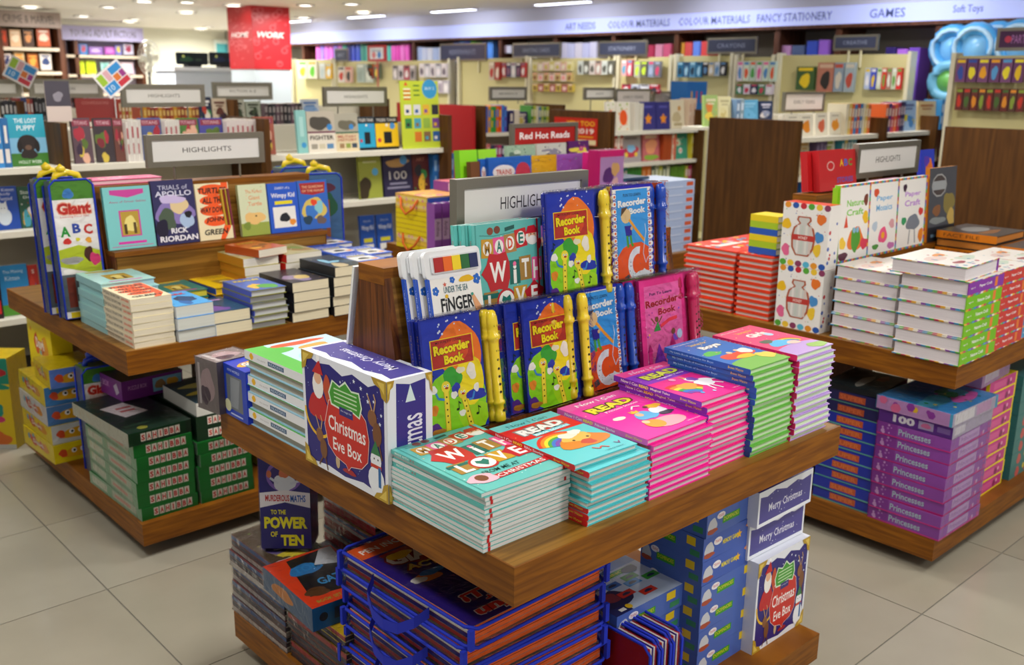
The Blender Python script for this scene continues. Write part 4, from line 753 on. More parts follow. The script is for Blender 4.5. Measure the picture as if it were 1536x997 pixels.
hang([(508, 530, 100, 124, ['#d8b0a0', '#e0d8d0'], ['#3a3a3a', '#c84030'], 2), (536, 562, 96, 124, ['#c0c8bc', '#a8b8b0'], ['#e0e4d8', '#98a8a0'], 2), (590, 625, 98, 120, ['#a8a0a0', '#b04858', '#c8c0c4'], ['#4a4448', '#e0d8d8'], 4), (630, 672, 95, 116, ['#d8d0d4', '#c8c8d0'], ['#6a6070', '#e8e0e8'], 5), (640, 675, 120, 140, ['#d8d4d8', '#c4b8c8'], ['#f0ecf0', '#a098a8'], 4)], XR, 'pale glittering stationery pack on the left pegboards')
hang([(735, 752, 93, 120, ['#a82c24', '#c8b8a8'], ['#e8e0d0', '#b83028'], 2), (754, 790, 94, 116, ['#b03030', '#382a48', '#c8c8d0', '#3a3a60'], ['#e8e0e0', '#8a5a78'], 5)], XR, 'red and plum packs hanging behind the steel signs')
hang([(868, 922, 91, 112, ['#6a6a60', '#c8d0cc', '#b89890', '#d0c8c4'], ['#d8dcd8', '#5a5a54'], 6), (800, 860, 93, 106, ['#d8d098', '#e0b8b0', '#e0ccc8'], ['#c8b858', '#e8e0c8'], 7), (800, 860, 109, 122, ['#c8b070', '#e0c8c0'], ['#8a5a38', '#e89a98'], 7), (800, 862, 125, 138, ['#c8b048', '#b86868'], ['#8a6a38', '#e8c8c0'], 7)], XR, 'tape roll or hair clip pack on the tape pegboard')
hang([(934, 950, 90, 114, ['#d86078', '#e0b0b8'], ['#f0f0f0', '#58a8d0'], 2), (953, 972, 92, 116, ['#6a6a64', '#b8b8b0'], ['#c8e840', '#c8e840'], 2), (974, 992, 92, 116, ['#7a7a88', '#8a9ab8'], ['#e04a78', '#a8b8d8'], 2), (934, 990, 126, 140, ['#c83048', '#d8dce8', '#a8b0c8'], ['#3a3a4a', '#e8ecf4'], 4)], XR, 'lime or pink pen pack hanging left of the pencil packs')
hang([(1018, 1054, 93, 116, ['#2a7aa8', '#5a98c0', '#3a6a98'], ['#a8d8f0', '#20405a'], 4), (1056, 1090, 93, 114, ['#28282c', '#a8b8c8', '#c8b898'], ['#e0e0e0', '#5a88b8'], 4)], XR, 'blue or black pen pack hanging on the blue pegboard')
hang([(1108, 1164, 92, 122, ['#c8dcd0', '#d8e8d8', '#e0d8e0'], ['#e0582c', '#4a88c8', '#e060a0', '#48a048'], 6), (1106, 1160, 126, 142, ['#d8d0e0', '#3a8a60', '#28305a'], ['#e8e8f0', '#c83a58'], 5)], XR, 'felt pen pack under a green header')
hang([(1196, 1223, 100, 135, ['#3a5a2c'], ['#e8c818'], 1)], XR, 'large yellow bucket pack on the widest pegboard')
hang([(1228, 1252, 94, 138, ['#b0705c', '#a8b0b0'], ['#2a2420', '#c8a890'], 1), (1253, 1282, 94, 138, ['#98a8b0', '#8898a8'], ['#b04838', '#c8c0b0'], 2), (1300, 1314, 102, 134, ['#3a50c8', '#b8c8e8'], ['#e0c038', '#e8e8f0'], 2), (1318, 1352, 102, 134, ['#d82c28', '#d0d8c0', '#a87868'], ['#e8e8e0', '#6aa048'], 5)], XR, 'picture or pencil pack on the widest pegboard')
hang([(1437, 1536, 88, 124, ['#6a3a68', '#7a4a78'], ['#e8c018', '#f0e030', '#58a0d8', '#f0a820', '#f0e030', '#3050a8'], 6), (1437, 1536, 132, 168, ['#6a2c28', '#5a3a30'], ['#c83828', '#88a038', '#e09028', '#4a6a30'], 9)], 6.6, 'balloon pack on the far right pegboard')
# navy department signs above the racks and steel ones below
for u0, u1, v0, v1, tx, lb in ((502, 522, 73, 84, 'ART', 'small navy sign left of the red framed notice'), (661, 730, 66, 83, 'PRESENTATION PRODUCTS', 'navy sign with two lines of white words, left of a blue pack group'), (770, 842, 65, 81, 'GREETING CARDS', 'navy sign above the ribbon rack'), (899, 972, 62, 80, 'STATIONERY', 'navy sign above the tape rolls'), (1062, 1137, 57, 78, 'CRAYONS', 'navy sign with a pale frame above the pen packs'), (1252, 1319, 53, 75, 'CREATIVE', 'navy sign above the widest pegboard')):
    a, b = atx(u0, v0, XR-.02), atx(u1, v0, XR-.02); z1 = a.z; z0 = z1-(v1-v0)*(a.y-b.y)/(u1-u0)*.95
    W = a.y-b.y; t = thing('sign', lb, 'sign', T(XR-.02, a.y, z0) @ RZ(-90), 'navy department signs'); ar = Art(W, z1-z0, '#3a4058'); ar.text(tx, .5, .5, .6, .3, '#8e96b0')
    part('frame', MB().box(0, W, -.01, .01, 0, z1-z0, '#b0b0a8', 'metal').mesh('frame'), t); part('panel', MB().box(.02, W-.02, -.014, -.01, .02, z1-z0-.02, '#3a4058').mesh('panel'), t); ar2 = Art(W-.04, z1-z0-.04, '#3a4058'); ar2.text(tx, .5, .5, .6, .35, '#8e96b0'); part('lettering', art_mesh([(ar2, T(.02, -.0142, .02) @ RX(90))], 'lettering'), t)
    for xx in (.15, W-.15): part('post', MB().tube([(xx, 0, -.14), (xx, 0, 0)], .012, 6, '#d8d0a8', 'plastic').mesh('post'), t)
a, b = atx(1497, 47, 6.6), atx(1560, 47, 6.6)
W = a.y-b.y; t = thing('sign', 'purple framed sign above the balloon packs at the right edge', 'sign', T(6.6, a.y, a.z-.12) @ RZ(-90)); ar = Art(W-.04, .1, '#4a2450'); ar.text('PARTY', .6, .5, .5, .5, '#b87ac0'); ar.circ(.25, .5, .1, '#c83a58')
part('frame', MB().box(0, W, -.01, .01, 0, .14, '#c0b8b8', 'metal').mesh('frame'), t); part('lettering', art_mesh([(ar, T(.02, -.0105, .02) @ RX(90))], 'lettering'), t); part('post', MB().tube([(.2, 0, -.12), (.2, 0, 0)], .012, 6, '#d8d0a8', 'plastic').mesh('post'), t)
p, q = atx(552, 68, 7.9), atx(580, 92, 7.9); W = p.y-q.y; Hh = p.z-q.z
t = thing('notice', 'red framed notice standing before the coloured files', 'notice', T(7.9, p.y, q.z) @ RZ(-90)); part('frame', MB().box(0, W, -.012, .012, 0, Hh, '#b8323a', 'plastic').mesh('frame'), t)
ar = Art(W*.74, Hh*.7, '#dfe4ec'); ar.circ(.3, .35, .14, '#d87a80'); ar.circ(.7, .35, .14, '#4a88d0'); ar.rect(.15, .65, .85, .78, '#a8b0c0'); part('print', art_mesh([(ar, T(W*.13, -.013, Hh*.15) @ RX(90))], 'print'), t); part('post', MB().tube([(W/2, 0, -q.z+.002), (W/2, 0, 0)], .01, 6, '#b8323a', 'plastic').mesh('post'), t)
px_sign(734, 789, 130, 151, 6.9, 'REFERENCE', 'small steel framed sign above the rainbow spines', tw=.55, bar=.025, zb=1.4)
px_sign(876, 922, 131, 150, 5.9, 'ART', 'small steel framed sign left of the EARLY YEARS one', tw=.3, bar=.022, zb=1.2)
px_sign(923, 976, 133, 158, 5.85, 'EARLY YEARS', 'steel framed EARLY YEARS sign behind the oval books', tw=.6, bar=.018, zb=1.2, bg='#d4ccc4')
px_sign(1176, 1236, 138, 168, 3.9, 'EARLY YEARS', 'steel framed EARLY YEARS sign above the cream picture books', tw=.55, bar=.016, zb=1.35, bg='#d8cfc8')
px_sign(980, 1005, 137, 155, 5.9, '', 'small blank steel sign behind the star books', tw=.5, bar=.015, zb=1.2, bg='#b8b0a8')
# clear acrylic dome
p = aty(1009, 140, 5.7); m = MB(); m.lathe([(.15, 0), (.145, .05), (.11, .1), (.05, .13), (.0, .135)], 18, '#ffffff', 'wrap', RX(90)); 
t = thing('acrylic_dome', 'clear shiny dome above the orange star books', 'dome', T(p.x, 5.86, 1.376)); part('dome', m.mesh('dome', True), t); part('knob', MB().lathe([(.02, 0), (.025, .02), (.0, .04)], 10, '#b03050', 'plastic', RX(90)).mesh('knob'), t, T(0, 0, .135))
# ================================================================ stock on the front table
# --- cover prints
def art_love(w=.232, h=.302):
    a = Art(w, h, '#63bfb8'); g = random.Random(2)
    a.dots(26, (.03, .03, .97, .97), .012, ['#d8eee8', '#f4d8a0'], 7, 'star')
    a.ell(.25, .94, .045, .03, '#8a4a34'); a.ell(.35, .945, .045, .03, '#7a4030'); a.poly([(.46, .955), (.6, .97), (.6, .94), (.46, .925)], '#1f5a54')
    a.line([(.1, .915), (.3, .9), (.5, .91), (.72, .93)], .006, '#3a7a74')
    for k, (ch, c, tc, x, y, r) in enumerate((('M', '#c89a2c', '#b8862c', .2, .81, -3), ('A', '#e85a9a', '#1f7a6c', .37, .815, 2), ('D', '#b08448', '#d84a2c', .53, .83, 4), ('E', '#c8282c', '#1f7a6c', .69, .86, 7))):
        a.quad(x, y, .17, .145, r, c); a.ell(x, y, .062, .055, '#f4f2ec'); a.text(ch, x, y, .075, .085, tc, .03)
    a.ell(.86, .86, .1, .065, '#f2f0ea'); a.ell(.86, .875, .06, .04, '#e8b890'); a.poly([(.76, .885), (.8, .945), (.9, .95), (.96, .89)], '#c8202c'); a.ell(.86, .84, .06, .03, '#f6f4f0'); a.circ(.84, .88, .008, '#222'); a.circ(.89, .88, .008, '#222'); a.blob(.96, .8, .035, .04, '#b81c28', 2)
    a.star(.34, .62, .24, '#c0242c', 6, .78, 0); a.quad(.58, .6, .15, .19, 0, '#156a60'); a.quad(.74, .62, .17, .19, 2, '#a8803c'); a.quad(.91, .6, .15, .19, -2, '#f0609c')
    a.text('W', .34, .62, .24, .16, '#f8f6f0', .03); a.text('i', .58, .585, .05, .15, '#f8f6f0', .03); a.circ(.58, .665, .025, '#f070a0'); a.text('T', .74, .62, .11, .15, '#f8f6f0', .03); a.text('H', .91, .6, .11, .15, '#f8f6f0', .03)
    a.quad(.22, .39, .2, .17, 0, '#a8803c'); a.rect(.1, .42, .34, .46, '#156a60'); a.text('L', .23, .38, .11, .14, '#f8f6f0', .03)
    a.ell(.44, .38, .14, .105, '#c0242c', 20); a.ell(.44, .38, .115, .085, '#f8f6f0', 20); a.poly([(.44, .32), (.37, .39), (.39, .43), (.44, .41), (.49, .43), (.51, .39)], '#1f7a6c')
    a.quad(.65, .4, .2, .17, 0, '#c89a2c'); a.text('V', .65, .4, .15, .14, '#f8f6f0', .03); a.star(.86, .4, .16, '#c0242c', 5, .75); a.text('E', .86, .4, .1, .14, '#f8f6f0', .03)
    a.text('FROM ME AT', .48, .235, .42, .05, '#1f5a54', .005, .2); a.quad(.62, .15, .66, .065, 3, '#c0242c'); a.text('CHRISTMAS', .62, .15, .56, .045, '#d8f0e8', .01, 0, None, 3)
    a.blob(.2, .17, .15, .07, '#f0b8c8', 5); a.ell(.2, .18, .06, .05, '#7a4a34')
    a.rect(.925, 0, .95, 1, '#c01c20'); a.rect(.045, 0, .052, 1, '#52aca6'); return a
def sp_art(L, t, bg, items):
    a = Art(L, t, bg)
    for s, x, wd, c in items: a.text(s, x, .5, wd, .55, c, .01)
    return a
TLOVE = .0088
def made_edges(flip):
    return []
LV = dict(w=.232, h=.302, t=TLOVE-.0003)
lv_page = MB().box(.925*.232-.232/2, .95*.232-.232/2, -.302/2-.0006, -.302/2, .0, TLOVE-.0004, '#c01c20').box(.925*.232-.232/2, .95*.232-.232/2, .302/2, .302/2+.0006, .0, TLOVE-.0004, '#c01c20').mesh('elastic_band')
lv_sp = sp_art(.302, TLOVE, '#63bfb8', [('MADE WITH', .15, .16, '#e8f4f0'), ('A E', .27, .05, '#c0242c')])
P_love_plain = book_proto(**LV, ct=.0005, cover='#63bfb8', page='#e4e4e2', art=None, spine_art=lv_sp, hard=False, extra=[('elastic_band', lv_page, None, [])])
P_love_top = book_proto(**LV, cover='#63bfb8', page='#e4e4e2', art=art_love(), spine_art=lv_sp, hard=False, extra=[('elastic_band', lv_page, None, [])])
xa, xb, ya_, yb_ = 1.103, 1.335, 1.272, 1.574
stack(P_love_plain, 13, (xa+xb)/2, (ya_+yb_)/2, ZT, TLOVE, '{p} white paged Made With Love annual in the near corner stack', 'book', 'Made With Love annuals in the near corner stack', name='annual', alt=lambda i: 180 if i not in (10,) else 0, jit=.0025, seed=3)
make(P_love_top, 'annual', 'teal MADE WITH LOVE annual, on top of the near corner stack', 'book', T((xa+xb)/2-.003, (ya_+yb_)/2+.002, ZT+13*TLOVE) @ RZ(-.8), 'Made With Love annuals in the near corner stack')
# --- READ family
def rainbow(a, cx, cy, rx, ry, a0, a1, wd=.1):
    for k, c in enumerate(('#e0342c', '#f08a28', '#f4d838', '#48a848', '#3a78d0', '#7a48b0')):
        s = 1-wd*k; a.arc(cx, cy, rx*s, ry*s, wd*1.1/s, c, a0, a1, 12)
def art_read(w, h, body, band, head, sub, picture, title_c='#f6ee30', out='#c8a020', headc='#ffffff', top='#6cc8d0'):
    a = Art(w, h, body); a.rect(0, .86, 1, 1, top); a.rect(0, .6, 1, .87, band)
    a.text('Now I Can', .5, .925, .62, .055, headc, .015); a.dots(10, (.03, .62, .97, .98), .012, ['#f4d8e8', '#f4e0a0', '#d8f0f4'], 5)
    a.text('READ', .5, .755, .68, .12, title_c, .05, 0, out, 3, .06); a.quad(.55, .655, .58, .05, 3, '#5fc8d8' if band[1] in 'dD' else band); a.text(sub, .55, .655, .54, .035, '#f6f4ee', .01, 0, None, 3)
    picture(a); return a
def pic_ark(a):
    rainbow(a, .42, .3, .42, .3, 20, 160); a.blob(.6, .32, .33, .14, '#d88428', 3); a.blob(.6, .4, .24, .07, '#e8b858', 6); a.blob(.55, .47, .12, .06, '#e8e0d0', 7); a.blob(.7, .5, .08, .05, '#f0ece0', 4); a.blob(.62, .28, .1, .05, '#c84a38', 5)
    a.circ(.5, .36, .02, '#3a2a20'); a.circ(.72, .36, .02, '#3a2a20'); a.line([(.5, .16), (.56, .11), (.62, .14), (.68, .09)], .02, '#d84a28'); a.line([(.82, .14), (.86, .1), (.9, .14)], .015, '#8a2a70'); a.text('• LARGE PRINT •', .72, .05, .34, .022, '#3a8a98')
def pic_princess(a):
    a.ell(.25, .47, .09, .035, '#f4ecd8'); a.circ(.21, .48, .03, '#f4ecd8'); a.blob(.55, .38, .14, .1, '#58b0e0', 3); a.ell(.5, .42, .05, .04, '#e8b890'); a.poly([(.46, .47), (.46, .53), (.49, .5), (.52, .54), (.54, .5), (.58, .52), (.57, .46)], '#e8c030')
    a.ell(.6, .17, .25, .1, '#f4a8b0'); a.ell(.43, .2, .12, .09, '#e8a028'); a.circ(.38, .27, .045, '#f0c8a0'); a.blob(.78, .4, .12, .08, '#e8e8f0', 6); a.blob(.84, .5, .1, .05, '#e8b830', 7); a.circ(.74, .52, .03, '#6a4030'); a.blob(.8, .32, .1, .04, '#3a3a48', 4); a.line([(.56, .55), (.64, .6), (.72, .57)], .02, '#f0f0f0'); a.text('LARGE PRINT', .85, .06, .22, .02, '#f8d0e8')
def pic_unicorn(a):
    rainbow(a, .2, .1, .4, .36, 30, 110, .12); a.blob(.36, .35, .13, .09, '#e8a83a', 4); a.blob(.68, .34, .16, .09, '#f8f4f8', 2); a.ell(.58, .46, .05, .06, '#f8f4f8'); a.poly([(.56, .5), (.54, .58), (.6, .51)], '#e8c048')
    a.blob(.64, .46, .08, .05, '#8a48b8', 5); a.quad(.58, .22, .03, .16, -12, '#f8f4f8'); a.quad(.66, .21, .03, .17, 8, '#f8f4f8'); a.quad(.78, .28, .03, .16, 35, '#f8f4f8'); a.quad(.84, .36, .03, .16, 60, '#f8f4f8'); a.text('LARGE PRINT', .85, .06, .22, .02, '#f8d0e8')
    a.circ(.3, .15, .03, '#58b0e8'); a.circ(.48, .12, .025, '#b0d8f8'); a.circ(.4, .55, .05, '#f8a0c8')
def read_sp(h, t, bg, sub, acc='#f6e838'):
    a = Art(h, t, bg); a.text('Now I Can', .19, .52, .2, .5, '#f4ecf0', .02); a.text('READ', .36, .52, .11, .5, acc, .04); a.text(sub, .55, .52, .22, .48, '#f4ecf0', .02); a.text('Brown Watson', .86, .5, .17, .42, acc, .0, .2); return a
def read_stack(x0, x1, y0, y1, n, t, cover, spine, page, art, sp, label, grp, topdx=(0, 0), body_sp=None, seed=1, alt=None, top_turn=0, ntop=1, jit=.004):
    w_, h_ = x1-x0, y1-y0
    P0 = book_proto(w_, h_, t-.0004, cover, spine, page, None, body_sp or sp, lip=.003); P1 = book_proto(w_, h_, t-.0004, cover, spine, page, art, sp, lip=.003)
    cx_, cy_ = (x0+x1)/2, (y0+y1)/2
    stack(P0, n-ntop, cx_, cy_, ZT, t, '{p} '+label, 'book', grp, name='hardback_book', seed=seed, alt=alt, jit=jit, drift=(0, 0))
    for k in range(ntop):
        i = n-ntop+k
        make(P1, 'hardback_book', 'topmost '+label if k == ntop-1 else 'second from top '+label, 'book', T(cx_+topdx[0]*(k+1)/ntop, cy_+topdx[1]*(k+1)/ntop, ZT+i*t) @ RZ(top_turn), grp)
tt = (.878-ZT)/10
read_stack(1.335, 1.522, 1.218, 1.485, 10, tt, '#4cc4cc', '#cf1f22', '#dcd8d0', art_read(.187, .267, '#5cc8cc', '#d8201e', '', 'Bible Stories', pic_ark, '#f4f2ee', '#8a8a88', '#3a7a80', '#6cccd0'), read_sp(.267, tt, '#d01f22', 'Bible Stories'), 'cyan READ Bible Stories book with red spine', 'READ Bible Stories books', (-.018, .022), alt=lambda i: 180 if i in (3, 4, 5, 6, 7) else 0, top_turn=-1.2)
tt = (.883-ZT)/10
read_stack(1.528, 1.745, 1.222, 1.49, 10, tt, '#ee1a9a', '#e86ac0', '#d8ccd4', art_read(.217, .268, '#ee28a0', '#f040a8', '', 'Princess Stories', pic_princess, '#f4e838', '#5a4a20', '#ffffff', '#f058b0'), read_sp(.268, tt, '#e666be', 'Princess Stories'), 'pink READ Princess Stories book with light pink spine', 'READ Princess Stories books', (-.006, .008), seed=4, top_turn=.6)
tt = (.918-ZT)/12
read_stack(1.735, 1.925, 1.232, 1.5, 12, tt, '#f0208c', '#7a2ac0', '#d8ccd4', art_read(.19, .268, '#f02890', '#8a3ac8', '', 'Magical Tales', pic_unicorn, '#d8e838', '#5a3a80', '#f8d8f0', '#f04898'), read_sp(.268, tt, '#7c2cc0', 'Magical Tales'), 'pink READ Magical Tales book with purple spine', 'READ Magical Tales books', (-.004, .012), seed=5, top_turn=-.8)
def art_mix(w, h, bg, low, word, pre, pic):
    a = Art(w, h, bg); a.blob(.5, .08, .7, .2, low, 3, amp=.08); a.text(word, .56, .72, .46, .12, '#f6f2ea', .05, 0, '#2a3a6a' if word == 'Boys' else '#c83a70', 2); a.text(pre, .52, .86, .4, .055, '#f0c838', .02); a.text('My Little Book of', .4, .94, .6, .035, '#f4f0e8', .01); pic(a); a.dots(14, (.04, .5, .96, .97), .014, ['#8ad0f0', '#f08a9a', '#f4e8a0'], 6); return a
def pic_boys(a): a.blob(.25, .55, .16, .07, '#58b848', 3); a.blob(.5, .36, .34, .1, '#e84a28', 4); a.blob(.55, .3, .2, .05, '#f0c030', 5); a.circ(.48, .46, .05, '#f0c8a0'); a.circ(.68, .47, .05, '#f0c8a0'); a.blob(.78, .42, .14, .07, '#e8e4e0', 6); a.blob(.84, .2, .14, .1, '#e8d058', 7)
def pic_girls(a): rainbow(a, .62, .28, .3, .2, 10, 150); a.blob(.42, .36, .24, .1, '#58b8e8', 3); a.blob(.3, .48, .12, .06, '#5a6a58', 4); a.blob(.62, .3, .14, .05, '#f0c8b8', 5); a.blob(.8, .1, .2, .08, '#8ab848', 7); a.circ(.72, .64, .08, '#b8d8f0')
def mixsp(h, t, bg, s): a = Art(h, t, bg); a.text(s, .33, .5, .52, .42, '#a8d0f4' if bg == '#1c5ab8' else '#f8d0e0', .01); a.text('Brown Watson', .84, .5, .17, .42, '#f0d838', 0, .2); return a
tt = (.967-ZT)/15
read_stack(1.9, 2.07, 1.218, 1.475, 15, tt, '#6ab848', '#1560b8', '#c8e0b8', art_mix(.17, .257, '#1f6ac0', '#7ab850', 'Boys', 'Stories for', pic_boys), mixsp(.257, tt, '#1c5ab8', 'My Little Book of Stories for Boys'), 'blue and green story book for Boys, READ row', 'story books for boys', (-.01, .01), seed=6, ntop=2)
tt = (.971-ZT)/14
read_stack(2.075, 2.245, 1.212, 1.465, 14, tt, '#c0a0e0', '#e01c6c', '#d8f0c8', art_mix(.17, .253, '#f0487c', '#b89ad8', 'Girls', 'Stories for', pic_girls), mixsp(.253, tt, '#e01c6c', 'My Little Book of Stories for Girls'), 'lilac and pink story book for Girls at the right table corner', 'story books for girls', (-.004, .004), seed=8)
# --- recorder packs leaning on the riser
def notes(a, pts, c='#14246a'):
    for x, y in pts: a.ell(x, y, .025, .012, c, 8); a.rect(x+.018, y, x+.026, y+.07, c); a.poly([(x+.02, y+.07), (x+.06, y+.05), (x+.06, y+.038), (x+.02, y+.055)], c)
def art_rec(w, h):
    a = Art(w, h, '#1f36b0'); a.blob(.62, .7, .36, .24, '#f07a28', 11, amp=.1); a.dots(14, (.1, .86, .98, .99), .014, ['#d8e4f8'], 3)
    a.blob(.5, .26, .48, .3, '#8cd81e', 4, amp=.06); a.blob(.78, .1, .24, .14, '#a8e020', 8); a.blob(.74, .42, .26, .2, '#f8e41a', 6, amp=.08); a.blob(.46, .48, .15, .09, '#3aa838', 9); a.blob(.1, .06, .12, .07, '#5a2a90', 3); a.blob(.82, .29, .2, .045, '#2438b4', 5); a.blob(.5, .37, .07, .06, '#2c3cb8', 2)
    a.quad(.5, .7, .7, .25, 0, '#f6d820'); a.quad(.5, .7, .67, .235, 0, '#b8332a'); a.ell(.55, .7, .22, .1, '#d8502c'); a.text('MY FUN TO LEARN', .45, .795, .42, .02, '#3a1a14', .01)
    a.text('Recorder', .5, .738, .6, .085, '#f8e81c', .05, 0, '#7a1c14', 2, .03); a.text('Book', .52, .643, .33, .08, '#f8e81c', .05, 0, '#7a1c14', 2, .03)
    for x, y, r, L in ((.33, .22, -2, .36), (.66, .16, 13, .32)):
        a.quad(x, y, .085, L, r, '#c89a18'); a.quad(x, y, .07, L, r, '#f6e23c'); tx = x-math.sin(math.radians(r))*L*.55*h/w; a.ell(tx, y+L*.54, .075, .05, '#f6e23c', 14); a.circ(tx-.02, y+L*.56, .017, '#fff'); a.circ(tx+.03, y+L*.56, .017, '#fff'); a.circ(tx-.02, y+L*.56, .008, '#111'); a.circ(tx+.03, y+L*.56, .008, '#111'); a.ell(tx+.01, y+L*.51, .03, .01, '#b03020', 8)
        for k in range(5): 
            d = L*(.3-.15*k); a.circ(x-math.sin(math.radians(r))*d*h/w, y+d, .012, '#3a3010')
    a.blob(.13, .41, .06, .04, '#f4f4f0', 3); a.blob(.46, .33, .05, .035, '#f4f4f0', 4); a.blob(.84, .35, .05, .035, '#f4f4f0', 6); a.blob(.57, .16, .05, .03, '#f4f4f0', 8)
    a.line([(.17, .38), (.2, .33), (.3, .31)], .03, '#3a8ae0'); a.line([(.8, .32), (.76, .26), (.7, .26)], .03, '#3a8ae0'); a.blob(.78, .5, .08, .07, '#f0eee8', 5); a.blob(.6, .53, .07, .03, '#e8e4c8', 7); a.blob(.12, .24, .06, .05, '#e88a28', 8); a.blob(.16, .05, .1, .03, '#b87a28', 4)
    notes(a, ((.1, .48), (.82, .12), (.5, .2)), '#12301c'); a.rect(.0, 0, .035, 1, '#1a2c9c'); return a
def art_ftl(w, h):
    a = Art(w, h, '#2a22b8'); a.rect(.03, .0, .97, .97, '#f4f0e8')
    n = 13
    for k in range(n):
        for x in (.07, .93): y = .03+.94*k/n; a.ell(x, y, .085, .035, '#2a22b8', 12); a.ell(x, y, .068, .028, '#f6f4f0', 12); a.circ(x+(.015 if x < .5 else -.015), y, .022, '#e86a28')
    a.rect(.12, .0, .88, .96, '#3fa0e8'); a.poly([(.12, 0), (.88, 0), (.88, .36), (.7, .42), (.45, .42), (.25, .38), (.12, .3)], '#e8561c'); a.text('FUN TO LEARN', .5, .905, .42, .03, '#1c2438', .02)
    a.text('Recorder', .5, .83, .68, .07, '#f4f4f0', .05, 0, '#3a68b0', 2, .02); a.text('Book', .62, .745, .4, .065, '#f4f4f0', .05, 0, '#3a68b0', 2, .02)
    a.ell(.34, .7, .12, .075, '#e8c890', 14); a.poly([(.22, .7), (.24, .78), (.4, .79), (.3, .74)], '#5a4028'); a.poly([(.3, .6), (.46, .6), (.48, .5), (.34, .48)], '#33289a'); a.line([(.36, .5), (.37, .42), (.38, .38)], .05, '#4aa03a'); a.line([(.44, .5), (.46, .42), (.5, .39)], .05, '#4aa03a'); a.line([(.42, .66), (.58, .55), (.78, .43)], .05, '#f0a428'); a.circ(.47, .57, .03, '#e8c890')
    a.arc(.62, .2, .26, .18, .42, '#dfe8f4', 80, 330, 12); a.ell(.72, .08, .2, .05, '#dfe8f4'); a.line([(.78, .42), (.74, .3), (.8, .2), (.86, .26)], .014, '#c8d8f0'); a.line([(.78, .42), (.82, .52), (.8, .6)], .014, '#d8e4f4'); a.dots(12, (.4, .06, .7, .34), .01, ['#5a6a80'], 4); a.quad(.34, .07, .12, .06, 20, '#3a4a58'); return a
def art_pink(w, h):
    a = Art(w, h, '#e83a94'); a.rect(.1, .03, .93, .93, '#f070b8'); a.dots(26, (.08, .03, .95, .95), .014, ['#f6d848', '#a838a8', '#f8b0d8', '#8a50c8'], 6); a.text('Fun To Learn', .46, .845, .5, .03, '#3a2a60', .015); a.text('Recorder', .48, .755, .74, .075, '#b0142c', .035, 0, '#f8a8cc', 2, .02); a.text('Book', .58, .655, .4, .07, '#b0142c', .035, 0, '#f8a8cc', 2, .02)
    a.circ(.34, .58, .04, '#8a5a38'); a.poly([(.26, .46), (.42, .46), (.36, .56)], '#2f9a48'); a.line([(.3, .54), (.22, .6)], .02, '#8a5a38'); a.line([(.38, .54), (.46, .6)], .02, '#8a5a38'); a.line([(.42, .5), (.62, .55), (.8, .56)], .05, '#e8384c')
    a.circ(.7, .42, .045, '#7a4a30'); a.poly([(.62, .32), (.8, .32), (.72, .4)], '#7a4ac8'); a.ell(.84, .38, .06, .05, '#b8d8f8'); a.poly([(.18, .03), (.58, .03), (.36, .33)], '#7a2ab8'); a.rect(.62, .08, .72, .28, '#e02890'); a.poly([(.6, .28), (.74, .28), (.67, .38)], '#b01870'); a.rect(.12, .1, .2, .26, '#e02890'); a.poly([(.1, .26), (.22, .26), (.16, .34)], '#b01870'); return a
REC = [(.006, 1), (.009, .985), (.012, .94), (.0128, .86), (.0115, .845), (.012, .79), (.0145, .775), (.0148, .745), (.0115, .73), (.0108, .7), (.0095, .2), (.0125, .185), (.013, .165), (.0095, .15), (.009, .09), (.0115, .075), (.0115, .015), (.01, 0)]
def recorder_mesh(L, col, k=1.0):
    m = MB(); m.lathe([(r*1.22*k, y*L) for r, y in REC], 12, col, 'plastic'); me = m.mesh('recorder', True); return me
def holes_mesh(L, k=1.0):
    m = MB()
    for i, y in enumerate((.64, .56, .48, .41, .34, .27, .1)): 
        zz = .0118*k; m.prism([(.0032*math.cos(a)+(.004 if y == .1 else 0), y*L+.0032*math.sin(a)) for a in [2*PI*j/8 for j in range(8)]], zz, zz+.0008, '#2a2418', 'matt')
    m.box(-.005, .005, .855*L, .87*L, .0125*k, .0135*k+.001, '#2a2418', 'matt'); return m.mesh('finger_holes')
def pack_proto(w, h, t, cover, spine, art, rcol, spx, page='#e8e4da', strip=.055, stripcol=None, wrapd=True):
    """cover card wider than the book; recorder hangs in the strip to its right"""
    P = book_proto(w, h, t, cover, spine, page, art, spx, hard=True, lip=.002)
    b = MB().box(w/2, w/2+strip, -h/2, h/2, 0, .002, stripcol or cover); P.append(('backing_card', b.mesh('backing_card'), None, []))
    L = h*.99
    P.append(('recorder', recorder_mesh(L, rcol), T(w/2+strip*.52, -h/2, .018), [('finger_holes', holes_mesh(L), None)]))
    tie = MB().tube([(w/2+.004, h*.24, .006), (w/2+strip*.5, h*.243, .036), (w/2+strip-.004, h*.24, .006)], .0009, 5, '#e8e8ec', 'plastic')
    P.append(('tie', tie.mesh('tie'), None, []))
    if wrapd: P.append(('plastic_wrap', MB().rbox(-w/2-.003, w/2+strip+.003, -h/2-.002, h/2+.005, .0005, t+.012, .006, '#fff', 'wrap').mesh('wrap'), None, []))
    return P
def spi(h, t, bg, s, c): a = Art(h, t, bg); a.text(s, .42, .5, .6, .45, c, .0); return a
HL, TK = .262, .011
part('lower_step', MB().box(.1, 1.06, .388, .44, ZT-.001, .852, '#fff', 'wood_post').mesh('lower_step'), TC)
part('upper_step', MB().box(.5, 1.05, .436, .5, .99, 1.092, '#fff', 'wood_post').mesh('upper_step'), TC)
ZL, ZH = .853, 1.093
P_rec = pack_proto(.172, HL, TK, '#1f36b0', '#1a2ea4', art_rec(.172, HL), '#ecd028', spi(HL, TK, '#1a2ea4', 'My Fun To Learn Recorder Book', '#c8a83a'))
